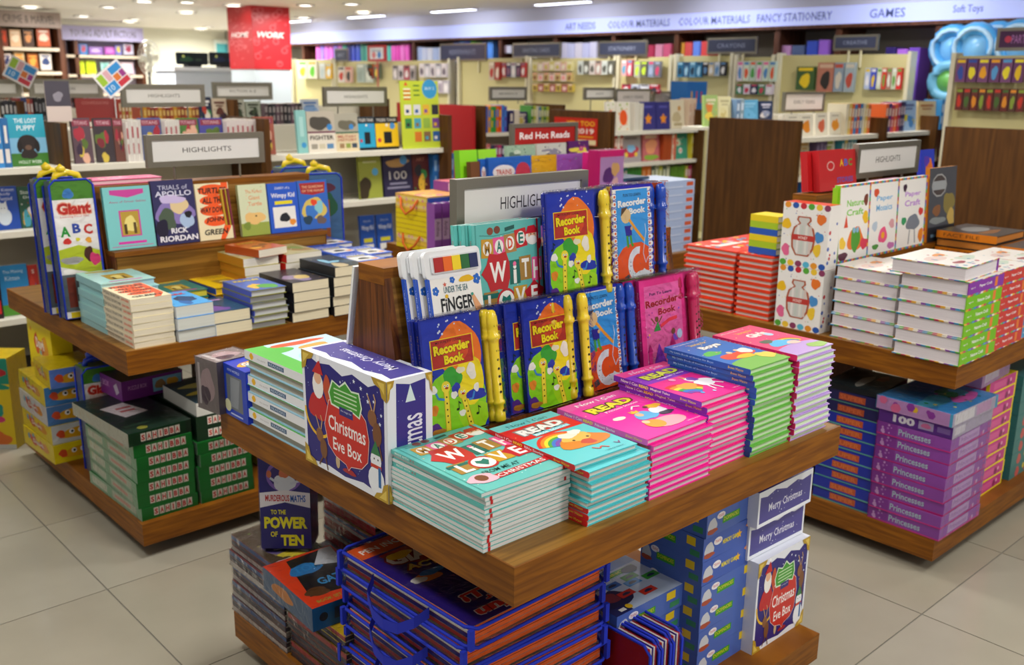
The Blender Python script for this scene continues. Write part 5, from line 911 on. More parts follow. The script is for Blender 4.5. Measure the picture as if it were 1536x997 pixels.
P_ftl = pack_proto(.165, HL, TK, '#2a22b8', '#c8481c', art_ftl(.165, HL), '#1348b8', spi(HL, TK, '#d8501c', 'FUN TO LEARN Recorder Book', '#e8d8c8'), strip=.055, stripcol='#d8501c')
P_pnk = pack_proto(.185, .262, TK, '#e83a94', '#d82c88', art_pink(.185, .262), '#c01858', spi(.262, TK, '#d82c88', 'Fun To Learn Recorder Book', '#f8d0e4'), strip=.05)
P_grn = pack_proto(.175, .262, TK, '#8ad860', '#78c850', None, '#b01450', None, strip=.05)
def leanpack(P, x0, yb, zb, h, lean, w, label, grp, cat='book', name='recorder_book', dy=0, roll=0): return make(P, name, label, cat, stand(x0+w/2, yb+dy, zb, h, 0, lean, 0, roll), grp)
G_ = 'My Fun To Learn Recorder Books'
leanpack(P_rec, 1.206, 1.61, ZL, HL, 8.0, .172, 'back one of the two lower left yellow Recorder Books', G_)
leanpack(P_rec, 1.214, 1.594, ZL, HL, 8.6, .172, 'front blue Recorder Book with yellow recorder beside the Christmas Eve Box', G_)
for k, (x0, yy, ln) in enumerate(((1.412, 1.616, 6.5), (1.462, 1.603, 7.0), (1.506, 1.589, 8.0))):
    leanpack(P_rec, x0, yy, ZL, HL, ln, .172, ['hindmost of the three overlapping Recorder Books in the lower middle', 'middle one of the three overlapping Recorder Books in the lower middle', 'frontmost of the three overlapping Recorder Books, its yellow recorder whole'][k], G_)
leanpack(P_rec, 1.652, 1.672, ZH, HL, 5.5, .172, 'upper blue Recorder Book hiding the end of the HIGHLIGHTS sign, rear copy', G_)
leanpack(P_rec, 1.628, 1.648, ZH, HL, 6.0, .172, 'upper blue Recorder Book, front copy before the HIGHLIGHTS sign', G_)
G2_ = 'Fun To Learn Recorder Books with blue recorders'
leanpack(P_ftl, 1.85, 1.684, ZH, HL, 4.8, .165, 'rear copy of the upper blue recorder pack with orange spine', G2_)
leanpack(P_ftl, 1.878, 1.664, ZH, HL, 5.5, .165, 'upper Recorder Book with orange spine and blue recorder, topmost on the table', G2_)
leanpack(P_ftl, 1.672, 1.613, ZL, HL, 6.8, .165, 'rear copy behind the lower blue recorder pack, only its top edge visible', G2_)
leanpack(P_ftl, 1.7, 1.599, ZL, HL, 8.2, .165, 'lower Recorder Book with blue recorder beside the pink ones', G2_)
G3_ = 'pink Fun To Learn Recorder Books'
leanpack(P_grn, 1.88, 1.616, ZL, .262, 6.0, .175, 'lime green Recorder Book edge showing behind the pink ones', G3_)
leanpack(P_pnk, 1.885, 1.604, ZL, .262, 7.0, .175, 'rear pink Recorder Book, its dark red recorder in shade', G3_)
leanpack(P_pnk, 1.95, 1.592, ZL, .262, 7.6, .175, 'middle pink Recorder Book, recorder showing at the right', G3_)
leanpack(P_pnk, 1.926, 1.58, ZL, .262, 8.0, .175, 'front pink Recorder Book with fairies and a castle', G3_)
# --- finger prints books with paint trays
def art_finger(w, h):
    a = Art(w, h, '#f4f3ee'); a.rect(0, .0, .035, 1, '#2a5ac8'); g = random.Random(4)
    for x, y, s in ((.12, .86, 1), (.1, .5, 1.6), (.14, .15, 1), (.92, .93, 1.2), (.45, .96, .8)):
        for k in range(5): t = 2*PI*k/5; a.ell(x+.035*s*math.cos(t), y+.03*s*math.sin(t), .03*s, .022*s, '#2468c8' if s != 1.6 else '#1c54c0', 8)
    a.blob(.72, .95, .13, .04, '#e8b818', 3); a.star(.3, .92, .04, '#d86a58'); a.text('UNDER THE SEA', .5, .86, .46, .07, '#2a6a78', .0); a.text('FiNGER', .5, .7, .62, .15, '#1a1c20', .02); a.circ(.31, .79, .03, '#e8b818'); a.text('PRiNTS', .52, .5, .54, .15, '#1a1c20', .02); a.circ(.53, .59, .028, '#2a7ac8')
    a.poly([(.78, .77), (.82, .78), (.97, .6), (1, .6), (1, .1), (.9, .2), (.88, .44)], '#e8a878'); a.circ(.8, .77, .025, '#3a9a88'); a.quad(.86, .42, .05, .2, 25, '#e8a878'); a.text('AND STICKERS', .5, .22, .4, .05, '#2468c8'); return a
FW, FH = .15, .205
tray = MB(); tray.rbox(-FW/2-.004, FW/2+.006, 0, .062, 0, .012, .012, '#eceef0', 'plastic'); tray.rbox(-FW/2+.012, FW/2-.002, .012, .05, .012, .018, .004, '#dfe2e6', 'plastic')
pans = [MB().box(-FW/2+.017+.025*k, -FW/2+.041+.025*k, .015, .047, .0, .0205, c, 'matt').mesh('paint_pan') for k, c in enumerate(('#b01818', '#ee6a10', '#f4d818', '#1c6a34', '#16245c'))]
P_fin = book_proto(FW, FH, .011, '#f4f3ee', '#2a5ac8', '#f0efe8', art_finger(FW, FH), spi(FH, .011, '#2a5ac8', 'Under the Sea Finger Prints', '#d8e4f8'))
P_fin.append(('paint_tray', tray.mesh('paint_tray'), T(0, FH/2-.002, 0), [('paint_pan', m, None) for m in pans]))
for k in range(3): make(P_fin, 'activity_book', ['rear finger print paint book beside the wooden end board', 'middle finger print paint book, only its white tray edge visible', 'front FiNGER PRiNTS book with five paint pans'][k], 'book', stand([1.235, 1.253, 1.272][k]+FW/2, 1.668-.018*k, .99, FH, 0, 11, 0), 'finger print paint books')
# --- Made With Love annuals standing on the ledge
LS = (.22, .305); P_ls = book_proto(*LS, .011, '#63bfb8', '#4aa8a0', '#e4e4e2', art_love(*LS), spi(LS[1], .011, '#5cb8b0', 'MADE WITH LOVE FROM ME AT CHRISTMAS', '#b83a40'), hard=False)
for k in range(3): make(P_ls, 'book', ['rear standing Made With Love annual below the HIGHLIGHTS sign', 'middle standing Made With Love annual, teal spine in view', 'front standing MADE WITH annual with Santa, below the HIGHLIGHTS sign'][k], 'book', stand([1.392, 1.405, 1.425][k]+LS[0]/2, 1.702-.012*k, .99, LS[1], 0, 5), 'standing Made With Love annuals')
# --- Christmas Eve boxes
def drips(a, n, top, c, seed, depth=.06, y0=1):
    g = random.Random(seed); x = 0; p = [(0, y0)]
    for i in range(n+1): p.append((i/n, top-(g.uniform(0, depth) if i % 2 else g.uniform(-.01, .01))))
    p.append((1, y0)); a.poly(p[::-1], c)
def santa(a, x, y, s):
    a.blob(x, y-.06*s, .1*s, .12*s, '#c01c24', 3); a.ell(x, y+.1*s, .06*s, .1*s, '#f4f2ee', 14); a.ell(x, y+.16*s, .04*s, .05*s, '#e8b490', 12); a.poly([(x-.06*s, y+.19*s), (x+.06*s, y+.19*s), (x+.02*s, y+.3*s)], '#c01c24'); a.circ(x+.01*s, y+.31*s, .02*s, '#fff'); a.arc(x, y-.1*s, .16*s, .2*s, .12, '#e8b828', 180, 330); a.blob(x+.1*s, y+.1*s, .04*s, .1*s, '#c04a28', 5)
def deer(a, x, y, s): a.ell(x, y, .05*s, .07*s, '#8a5a38', 12); a.ell(x+.05*s, y-.12*s, .05*s, .1*s, '#7a4c2c', 12); a.line([(x, y+.06*s), (x-.03*s, y+.14*s), (x-.05*s, y+.18*s)], .012*s, '#c8a070'); a.line([(x+.02*s, y+.06*s), (x+.04*s, y+.15*s), (x+.02*s, y+.2*s)], .012*s, '#c8a070'); a.line([(x+.04*s, y-.2*s), (x-.02*s, y-.3*s)], .014*s, '#6a4020'); a.line([(x+.07*s, y-.2*s), (x+.1*s, y-.32*s)], .014*s, '#6a4020')
def snowman(a, x, y, s): a.ell(x, y, .075*s, .1*s, '#eef2f8', 14); a.ell(x, y+.14*s, .05*s, .065*s, '#eef2f8', 14); a.rect(x-.05*s, y+.085*s, x+.05*s, y+.11*s, '#c83a28'); a.rect(x+.02*s, y-.04*s, x+.045*s, y+.1*s, '#2a68a8'); a.poly([(x-.045*s, y+.18*s), (x+.045*s, y+.18*s), (x, y+.28*s)], '#2f7a4a'); a.circ(x-.015*s, y+.15*s, .007, '#222'); a.circ(x+.02*s, y+.15*s, .007, '#222')
def gold(a, w, h):
    for x0, y0, sx, sy in ((0, 0, 1, 1), (1, 0, -1, 1), (0, 1, 1, -1), (1, 1, -1, -1)):
        a.poly([(x0, y0), (x0+sx*.16, y0), (x0+sx*.13, y0+sy*.05), (x0+sx*.07, y0+sy*.07), (x0+sx*.05, y0+sy*.14), (x0, y0+sy*.17)], '#b8962c'); a.poly([(x0+sx*.02, y0+sy*.02), (x0+sx*.1, y0+sy*.02), (x0+sx*.02, y0+sy*.11)], '#e0c458')
def art_xmas(w, h):
    a = Art(w, h, '#e8ecf4'); a.poly([(.035, .03), (.3, .06), (.5, .035), (.72, .07), (.965, .03), (.97, .9), (.9, .95), (.8, .9), (.62, .95), (.5, .9), (.35, .955), (.2, .93), (.1, .96), (.03, .92)][::1], '#231c78')
    a.dots(60, (.05, .1, .95, .9), .004, ['#d8e0f8', '#b8c8f0'], 9); a.dots(9, (.45, .6, .95, .9), .018, ['#e8f0ff'], 12, 'star')
    santa(a, .2, .62, 1.15); deer(a, .84, .66, 1.0); deer(a, .2, .3, .9); snowman(a, .87, .15, 1.2); a.ell(.42, .14, .025, .06, '#c8b088'); a.ell(.42, .22, .02, .03, '#c8b088'); a.blob(.56, .1, .07, .025, '#a82028', 3)
    p = [(.34, .64), (.5, .69), (.66, .69), (.76, .6), (.79, .45), (.77, .27), (.7, .19), (.58, .16), (.55, .12), (.52, .16), (.4, .19), (.32, .26), (.28, .42)]
    a.poly([(x+(x-.54)*.05, y+(y-.4)*.05) for x, y in p][::-1], '#f0d8d8'); a.poly([(x+(x-.54)*.03, y+(y-.4)*.03) for x, y in p][::-1], '#c4261f'); a.poly([(x-(x-.54)*.03, y-(y-.4)*.03) for x, y in p][::-1], '#cb2a22')
    a.poly([(.33, .72), (.38, .84), (.47, .81), (.54, .87), (.61, .81), (.7, .82), (.73, .7), (.7, .6), (.6, .63), (.47, .61), (.36, .62)][::-1], '#dff0d8'); a.poly([(.345, .72), (.39, .825), (.47, .795), (.54, .85), (.61, .795), (.69, .805), (.715, .7), (.69, .615), (.6, .645), (.47, .625), (.37, .635)][::-1], '#3f9a2c')
    for k in range(4): a.rect(.4, .66+.035*k, .67, .672+.035*k, '#c8e8b8')
    a.quad(.54, .6, .16, .07, 0, '#2a2478'); a.text('the magic for', .54, .605, .13, .02, '#e0e0f4')
    a.text('Christmas', .54, .465, .44, .13, '#f8f2f0', .012); a.text('Eve Box', .54, .29, .34, .11, '#f8f2f0', .012); gold(a, w, h); return a
def art_xside(w, h, word):
    a = Art(w, h, '#e8ecf4'); 
    if w > h: a.poly([(.03, .1), (.97, .1), (.97, .85), (.8, .8), (.7, .88), (.5, .78), (.3, .9), (.15, .8), (.03, .85)], '#4a4590'); a.text(word, .5, .42, .62, .3, '#e4e4f4', .01)
    else: a.poly([(.18, .04), (.85, .03), (.85, .96), (.5, .94), (.2, .97)], '#332a88'); a.text(word, .52, .4, .58, .5, '#e8e8f8', .01, 0, None, 90); a.poly([(.4, .8), (.62, .8), (.51, .94)], '#d8ecec')
    a.dots(16, (.1, .1, .9, .85), .006, ['#e8f0ff'], 5); gold(a, w, h) if w < h else None; return a
XW_, XH_, XT_ = .335, .272, .118
def xbox(): return box_proto(XW_, XH_, XT_, None, {'top': art_xmas(XW_, XH_), 'front': art_xside(XW_, XT_, 'Merry Christmas'), 'right': art_xside(XH_, XT_, 'Christmas'), 'left': art_xside(XH_, XT_, 'Christmas')}, col='#e8ecf4')
# printed face toward -X: height is world z.  box local: w along the face, h up, t out
def xbox_standing():
    P = box_proto(XW_, XH_, XT_, None, {'top': art_xmas(XW_, XH_)}, col='#dfe4f0')
    al = [(art_xside(XT_, XH_, 'Christmas'), T(XW_/2, -XH_/2, XT_) @ RY(90)), (art_xside(XW_, XT_, 'Merry Christmas'), T(XW_/2, XH_/2, 0) @ RZ(180) @ RX(90))]
    P.append(('printed_side', art_mesh(al, 'printed_side'), None, [])); 
    return P
P_xs = xbox_standing()
make(P_xs, 'gift_box', 'navy Christmas Eve Box standing on the front table edge', 'box', stand(1.094+XT_, 1.567+XW_/2+.003, ZT, XH_, -90, 0), 'Christmas Eve Boxes')
# --- thick white atlases, blue and silver boxes, flat books beside the end board
def art_atlas(w, h): 
    a = Art(w, h, '#b8dcea'); a.rect(.0, .0, .22, 1, '#58b048'); a.blob(.2, .8, .2, .12, '#58b048', 3); a.blob(.55, .9, .3, .06, '#e05a38', 4); a.blob(.65, .74, .2, .06, '#c8a050', 6); a.ell(.55, .42, .28, .22, '#a0cce8', 18); a.ell(.55, .42, .2, .15, '#e4f0f8', 16); a.blob(.5, .42, .12, .08, '#8ac8a0', 3); a.ell(.85, .25, .1, .08, '#d8ecf4'); return a
def atl_sp(h, t): a = Art(h, t, '#e9ebee'); a.circ(.12, .5, .03, '#f0b818'); a.ell(.12, .5, .035, .28, '#f0b818'); a.rect(.4, .25, .66, .75, '#3a5a80'); a.text('READERS', .53, .5, .22, .3, '#c8d8e8'); a.text('the world', .29, .5, .14, .2, '#b8b8b8'); return a
TA = .0225
P_at = book_proto(.24, .3, TA-.0005, '#58a848', '#e9ebee', '#bdb6a6', art_atlas(.24, .3), atl_sp(.3, TA), lip=.006, back='#9cc8e0')
for i in range(9): make(P_at, 'atlas_book', pos_word(i, 9)+' thick white and green children\'s reference book in the stack', 'book', T(1.108+.12+random.Random(i).uniform(-.003, .003), 1.912+.15, ZT+i*TA) @ RZ(180 if i in (0, 2, 4, 6, 7, 8) and i != 8 else 0), 'thick reference books left of the Christmas Eve Box')
def art_flat(c1, c2, c3): return lambda w, h: Art(w, h, c1).blob(.4, .6, .3, .2, c2, 3).blob(.6, .35, .2, .15, c3, 5).blob(.7, .75, .18, .1, c2, 8)
P_fr = book_proto(.25, .2, .03, '#3a4470', '#3a4470', '#e0d8cc', art_flat('#4a4c68', '#c83a30', '#d8d4d8')(.25, .2), back='#2468c8')
P_fb = book_proto(.25, .2, .024, '#a8d4ec', '#a8d4ec', '#d8d4cc', art_flat('#b0daf0', '#3a3a60', '#d8d070')(.25, .2), back='#2468c8')
def lay(P, u, v, z, w, h, t, label, grp, name='book', cat='book', rot=0, n=1, dz=None):
    p = atz(u, v, z+t); X = T(p.x+w/2, p.y+h/2, z) @ RZ(rot)   # u,v: near left corner of its top
    return make(P, name, label, cat, X, grp)
make(P_fr, 'book', 'navy book with red Santa cover lying behind the reference books, left', 'book', T(1.30, 2.27, ZT+.09), 'flat books beside the end board'); 
for k in range(3): make(P_fr, 'book', pos_word(k, 3)+' navy book under the left red covered one', 'book', T(1.30, 2.27, ZT+.03*k), 'flat books beside the end board')
for k in range(5): make(P_fr, 'book', pos_word(k, 5)+' navy book with blue back, beside the wooden end board', 'book', T(1.42, 2.1, ZT+.03*k), 'flat books beside the end board')
for k in range(2): make(P_fb, 'book', ['lower', 'upper'][k]+' pale sky blue book lying nearest the wooden end board', 'book', T(1.5, 2.04, ZT+.151+.0245*k), 'sky blue books beside the end board')
make(book_proto(.2, .22, .008, '#e4e8ea', '#3a9a48', '#f0f0ec', hard=False), 'book', 'slim white book leaning on the far side of the end board', 'book', stand(1.195+.1, 1.872, .99, .22, 180, 11), None)
bx = MB(); w_, d_, h_ = .125, .135, .142
def art_win(w, h): a = Art(w, h, '#1c3fb8'); a.poly([(.18, .15), (.82, .15), (.82, .82), (.18, .82)], '#6a7078'); a.poly([(.3, .2), (.62, .2), (.74, .78), (.36, .78)], '#8a9098'); a.text('MINI WORLD', .5, .91, .5, .05, '#c8d4f4'); a.circ(.2, .2, .13, '#d8d8b0'); a.rect(.3, .05, .8, .08, '#b8c4f0'); return a
def art_wtop(w, h): a = Art(w, h, '#2438b0'); a.blob(.5, .5, .38, .2, '#e8a828', 3); a.text('GLOBE', .5, .5, .6, .22, '#f4f0d8', .04, 0, '#2438a0', 2); return a
make(box_proto(w_, d_, h_, None, {'left': art_win(d_, h_), 'top': art_wtop(w_, d_)}, col='#1a3ad0'), 'toy_box', 'bright blue window box beside the shiny silver one', 'box', T(1.165, 2.274, ZT), None)
def art_silv(w, h): a = Art(w, h, '#8a8080'); a.blob(.5, .5, .3, .35, '#b8a0a4', 3); a.blob(.4, .3, .2, .2, '#5a4a58', 4); a.rect(.1, .1, .2, .9, '#c8c0c0'); return a
make(box_proto(.12, .1, .145, None, {'left': art_silv(.1, .145), 'top': art_silv(.12, .1)}, True, col='#5a5260'), 'toy_box', 'foil wrapped silver grey box overhanging the table\'s left end', 'box', T(1.135, 2.365+.02, ZT) @ RZ(8), None)
# ================================================================ stock on the base of the front table
def busy(w, h, bg, pal, seed, title=None, tc='#f0e838', n=5, tw=.7, out=None, ty=.8):
    a = Art(w, h, bg); g = random.Random(seed)
    for k in range(n): a.blob(g.uniform(.2, .8), g.uniform(.15, .6), g.uniform(.1, .28), g.uniform(.06, .18), g.choice(pal), seed*9+k)
    a.dots(14, (.05, .05, .95, .95), .02, pal, seed+1)
    if title:
        for k, s in enumerate(title.split('|')): a.text(s, .5, ty-.14*k, tw, .11, tc, .03, 0, out)
    return a
def pile(P, n, x, y, z, t, label, grp, cat='book', name='paperback', rot=0, jit=.005, seed=1, alt=None, top=None, ptop=None, topl=None, jr=1.2, drift=(0, 0)):
    g = random.Random(seed)
    for i in range(n):
        last = i == n-1 and ptop
        X = T(x+g.uniform(-jit, jit)+drift[0]*i, y+g.uniform(-jit, jit)+drift[1]*i, z+i*t) @ RZ(rot+(alt(i) if alt else 0)+g.uniform(-jr, jr))
        make(ptop if last else P, name, topl if (last and topl) else pos_word(i, n)+' '+label, cat, X, grp)
def shrink(w, h, t, col, spc, art=None, page='#cfc6b8'):
    P = book_proto(w, h, t, col, spc, page, art, None, hard=False)
    # a slipcase of several thin volumes: bands on the sides
    b = MB(); g = random.Random(int(w*1e4+t*1e5)); n = max(2, int(t/.012))
    for k in range(n): b.box(-w/2-.0008, -w/2, -h/2, h/2, t*k/n+.001, t*(k+.8)/n, g.choice(['#e0d8d4', '#3a3450', '#c02830', '#e8e0d8', '#3a68a8', '#d8b038'])); b.box(-w/2, w/2, -h/2-.0008, -h/2, t*k/n+.001, t*(k+.8)/n, g.choice(['#c0b4ac', '#4a4448', '#d8d0c8', '#9a9088']))
    P.append(('volume_edges', b.mesh('volume_edges'), None, [])); e = .003
    P.append(('plastic_wrap', MB().box(-w/2-e, w/2+e, -h/2-e, h/2+e, .0003, t+e*.6, '#fff', 'crinkle').mesh('wrap'), None, [])); return P
TB_ = .0475
pA = shrink(.15, .3, TB_-.001, '#8a3a40', '#6a2c30'); pAt = shrink(.15, .3, TB_-.001, '#7a5a30', '#8a3a30', busy(.15, .3, '#5a4a34', ['#a83028', '#d8c8d0', '#8ac048', '#6a58a0', '#e0d040'], 3))
pile(pA, 5, 1.19, 2.235, ZB1, TB_, 'shrink wrapped book set in the far left pile under the front table', 'wrapped sets, far left pile', 'book set', 'book_set', jit=.004, ptop=pAt, topl='topmost shrink wrapped set with skull cover, far left pile under the front table')
pB = shrink(.16, .27, .044, '#a89028', '#8a3a30'); pB2 = shrink(.16, .27, .044, '#7a2030', '#c83a48')
pile(pB, 3, 1.2, 1.935, ZB1+.045*0, .045, 'shrink wrapped book set in the second pile under the front table', 'wrapped sets, second pile', 'book set', 'book_set', seed=5)
make(shrink(.16, .27, .044, '#c8a820', '#d8c030'), 'book_set', 'yellow edged wrapped set right under the red and black box', 'book set', T(1.2, 1.94, ZB1+.135))
def art_gates(w, h): a = Art(w, h, '#d8401c'); a.poly([(.12, .2), (.3, .95), (.95, .98), (.97, .4), (.8, .14)], '#1c1a1e'); a.blob(.4, .7, .2, .12, '#2a78b8', 3); a.text('TOM', .45, .72, .4, .14, '#2a88c8', .03, .1); a.text('GATES', .62, .4, .5, .13, '#3a90c8', .03, .1); a.blob(.25, .25, .16, .08, '#5a3a20', 5); a.rect(.66, .03, .86, .12, '#e8e4dc'); a.text('BOOK SET', .3, .08, .34, .05, '#8ac048'); a.poly([(.55, .72), (.8, .98), (.98, .98), (.9, .6)], '#c8ccd4'); return a
make(box_proto(.2, .27, .062, None, {'top': art_gates(.2, .27), 'front': Art(.2, .062, '#1c5a8a').circ(.15, .5, .06, '#20242c').rect(.3, .25, .7, .75, '#2a3a50'), 'left': Art(.27, .062, '#4a6a90').blob(.4, .5, .2, .3, '#d88a40', 3)}, True, col='#2a6a98'), 'book_set', 'red and black boxed set with blue letters lying askew under the front table', 'book set', T(1.178, 2.0, ZB1+.181) @ RZ(-3))
pC = shrink(.17, .26, .055, '#4a88b0', '#8a98a0', busy(.17, .26, '#6a98b0', ['#c8905a', '#3a5a78', '#d8d0c0', '#8a4a30'], 8))
pile(pC, 2, 1.3, 1.67+.02, ZB1, .0555, 'pale blue wrapped set wedged beside the blue trimmed bags', 'wrapped sets beside the bags', 'book set', 'book_set', seed=9)
def art_p10(w, h):
    a = Art(w, h, '#2a2478'); a.ell(.5, .78, .36, .17, '#8a68c0', 20); a.ell(.5, .78, .3, .13, '#38287a', 20); a.blob(.5, .7, .2, .1, '#e0e4ec', 4); a.blob(.5, .82, .09, .07, '#d87a50', 3); a.blob(.5, .88, .14, .03, '#e4e4ec', 6); a.ell(.2, .8, .05, .04, '#d87a50'); a.ell(.82, .77, .05, .04, '#d87a50'); a.line([(.22, .76), (.38, .7)], .05, '#d8dce8'); a.line([(.8, .73), (.62, .7)], .05, '#d8dce8')
    a.poly([(0, .44), (.5, .5), (1, .44), (1, .6), (.5, .63), (0, .6)], '#ece8ec'); a.text('MURDEROUS', .35, .545, .48, .07, '#c0282c', .03); a.text('MATHS', .76, .54, .3, .075, '#2a62b8', .03); a.text('TO THE', .36, .395, .3, .05, '#f0e828', .03); a.text('POWER', .5, .28, .86, .13, '#f0e828', .05); a.text('OF', .26, .155, .14, .06, '#f0e828', .03); a.text('TEN', .62, .09, .46, .12, '#f0e828', .05); return a
def art_p10s(w, h): return busy(w, h, '#b8b4bc', ['#c8c4cc', '#9a96a4', '#e8e4ec'], 4)
W10, H10, T10 = .135, .265, .1
P10 = box_proto(W10, H10, T10, None, {'top': art_p10(W10, H10)}, True, col='#3a3480')
make(P10, 'book_set', 'tall dark blue TO THE POWER OF TEN boxed set standing upright', 'book set', stand(1.245, 2.252, ZB1+.245, H10, -42, 3), None)
pile(shrink(.15, .1, .054, '#5a5060', '#6a6070'), 1, 1.32, 2.21, ZB1+0, .0545, 'dark wrapped set', 'hidden wrapped sets', 'book set', 'book_set')
for k in range(2): make(shrink(.16, .12, .05, '#5a5060', '#6a6070'), 'book_set', ['lower', 'upper'][k]+' grey wrapped set supporting the upright blue POWER OF TEN box', 'book set', T(1.345, 2.25, ZB1+.0505*k+.054), 'hidden wrapped sets')
make(shrink(.16, .12, .052, '#5a5060', '#6a6070'), 'book_set', 'bottom grey wrapped set behind the far left pile', 'book set', T(1.345, 2.25, ZB1), 'hidden wrapped sets')
pD = shrink(.2, .26, .05, '#4a5a9a', '#c84a50', busy(.2, .26, '#e8d878', ['#58b8d8', '#d84a38', '#e8d840', '#6ac060', '#e8e4dc'], 12))
pile(pD, 7, 1.49, 2.2, ZB1, .0505, 'wrapped activity set, pile behind the upright blue box', 'wrapped activity sets', 'book set', 'book_set', seed=4)
# blue trimmed clear carry bags
def art_pen(w, h):      # w along x, h along y ; title reads toward +y end down
    a = Art(w, h, '#2c1a78'); a.rect(0, .86, 1, 1, '#e05a20'); a.text('PEN INCLUDED', .3, .93, .52, .05, '#f4ece4', .03)
    a.poly([(.1, .84), (.9, .86), (1, .84), (1, .3), (.62, .52), (.3, .62), (.12, .72)], '#a81c20'); a.poly([(.3, .82), (1, .84), (1, .42), (.62, .58)], '#c8242a')
    a.text('GIANT', .34, .72, .5, .12, '#ece8e4', .05, 0, '#7a1418', -12); a.text('ACTIVITY', .36, .6, .46, .06, '#e8c858', .04, 0, '#7a1418', -12)
    a.blob(.68, .5, .2, .04, '#e8c858', 5); a.blob(.2, .78, .08, .04, '#f0c828', 4); a.blob(.16, .5, .1, .04, '#e8883a', 5); a.blob(.22, .53, .08, .03, '#3a88d8', 7); a.blob(.1, .5, .05, .03, '#e8e4e0', 9)
    a.text('Fun', .24, .06, .26, .075, '#e83a30', .05, .1, '#f4e8e4', 180); a.text('for', .3, .14, .12, .045, '#e83a30', .04, .1, '#f4e8e4', 180); a.text('ALL!', .3, .21, .32, .075, '#e83a30', .05, .1, '#f4e8e4', 180); return a
BW, BD, BT = .42, .47, .05
def bag(ar=None, side='#f26a28', handle=True, bt=BT):
    P = []; b = MB(); n = 4; cs = ['#d8d4c8', '#b8281c', '#2c1a78', '#e4e0d8', side]
    for k in range(n): b.box(-BW/2+.012, BW/2-.012, -BD/2+.012, BD/2-.012, .004+(bt-.008)*k/n, .004+(bt-.008)*(k+.86)/n, cs[k % 5], cols=[None, None, side, None, None, cs[(k+1) % 5]])
    P.append(('activity_books', b.mesh('activity_books'), None, []))
    if ar: P.append(('cover_print', art_mesh([(ar, T(-BW/2+.012, -BD/2+.012, .0035+bt-.008))]), None, []))
    for z in (.003, bt-.003):
        r = .02; pts = []
        for cx_, cy_, a0 in ((BW/2-r, -BD/2+r, -90), (BW/2-r, BD/2-r, 0), (-BW/2+r, BD/2-r, 90), (-BW/2+r, -BD/2+r, 180)):
            for k in range(5): t_ = math.radians(a0+22.5*k); pts.append((cx_+r*math.cos(t_), cy_+r*math.sin(t_), z+.003*math.sin(cx_*9+k+cy_*20)))
        P.append(('piping', MB().tube(pts, .0042, 6, '#1430c8', 'cloth', True).mesh('piping', True), None, []))
    for sx, sy in ((-1, -1), (1, -1), (-1, 1)): P.append(('corner_strip', MB().box(sx*(BW/2)-.006, sx*(BW/2)+.006, sy*(BD/2)-.005, sy*(BD/2)+.005, .002, bt-.002, '#1430c8', 'cloth').mesh('corner_strip'), None, []))
    P.append(('clear_sleeve', MB().rbox(-BW/2, BW/2, -BD/2, BD/2, .001, bt+.001, .02, '#fff', 'wrap').mesh('clear_sleeve'), None, []))
    if handle:
        m = MB(); pts = [(-BW/2-.002, .1, bt*.6), (-BW/2-.03, .085, bt*.1), (-BW/2-.045, .045, -.018), (-BW/2-.05, 0, -.022), (-BW/2-.045, -.045, -.016), (-BW/2-.03, -.085, bt*.2), (-BW/2-.002, -.1, bt*.6)]
        for (a_, b_) in zip(pts, pts[1:]):
            m.poly([(a_[0], a_[1], a_[2]-.013), (b_[0], b_[1], b_[2]-.013), (b_[0], b_[1], b_[2]+.013), (a_[0], a_[1], a_[2]+.013)], [(0, 1, 2, 3)], '#1a2cc0', 'cloth')
            m.poly([(a_[0]+.002, a_[1], a_[2]-.013), (b_[0]+.002, b_[1], b_[2]-.013), (b_[0]+.002, b_[1], b_[2]+.013), (a_[0]+.002, a_[1], a_[2]+.013)], [(3, 2, 1, 0)], '#1a2cc0', 'cloth')
        P.append(('handle', m.mesh('handle'), None, []))
    return P
bP, bT = bag(), bag(art_pen(BW-.024, BD-.024)); bN = bag(handle=False)
for i in range(8):
    z = ZB1+i*.0512; last = i == 7
    make(bT if last else (bP if i % 2 else bN), 'carry_bag', 'topmost blue trimmed clear bag, PEN INCLUDED on its purple book' if last else pos_word(i, 8)+' blue trimmed clear bag of activity books in the pile', 'bag', T(1.122+BW/2+(.012 if i % 2 else 0)-(.01 if last else 0), 1.35+BD/2+random.Random(i).uniform(-.01, .01), z) @ RZ(random.Random(i+3).uniform(-2, 2)+(1.0 if last else 0)), 'blue trimmed bags piled under the front table')
# three bags standing on edge to the right of the pile
def upbag():
    w, h, t = .30, .22, .034; P = []; b = MB()
    for k, c in enumerate(('#a81c24', '#e4e0dc', '#2c1a78', '#e8e4e0', '#c02428')): b.box(-w/2+.006, w/2-.006, -h/2+.006, h/2-.006, .002+.006*k, .0075+.006*k, c)
    P.append(('activity_books', b.mesh('activity_books'), None, [])); ar = Art(w-.02, h-.02, '#a02838'); ar.blob(.6, .7, .3, .1, '#e8e4e0', 3); ar.blob(.3, .8, .2, .08, '#58a8d8', 4); ar.rect(0, 0, .1, 1, '#e05a20'); P.append(('cover_print', art_mesh([(ar, T(-w/2+.01, -h/2+.01, .032))]), None, []))
    for z in (.002, t): P.append(('piping', MB().tube([(x, y, z) for x, y in ((-w/2, -h/2), (w/2, -h/2), (w/2, h/2-.02), (w/2-.02, h/2), (-w/2+.02, h/2), (-w/2, h/2-.02))], .004, 6, '#1430c8', 'cloth', True).mesh('piping', True), None, []))
    P.append(('clear_sleeve', MB().box(-w/2, w/2, -h/2, h/2, .001, t+.001, '#fff', 'wrap').mesh('clear_sleeve'), None, [])); return P
uP = upbag()
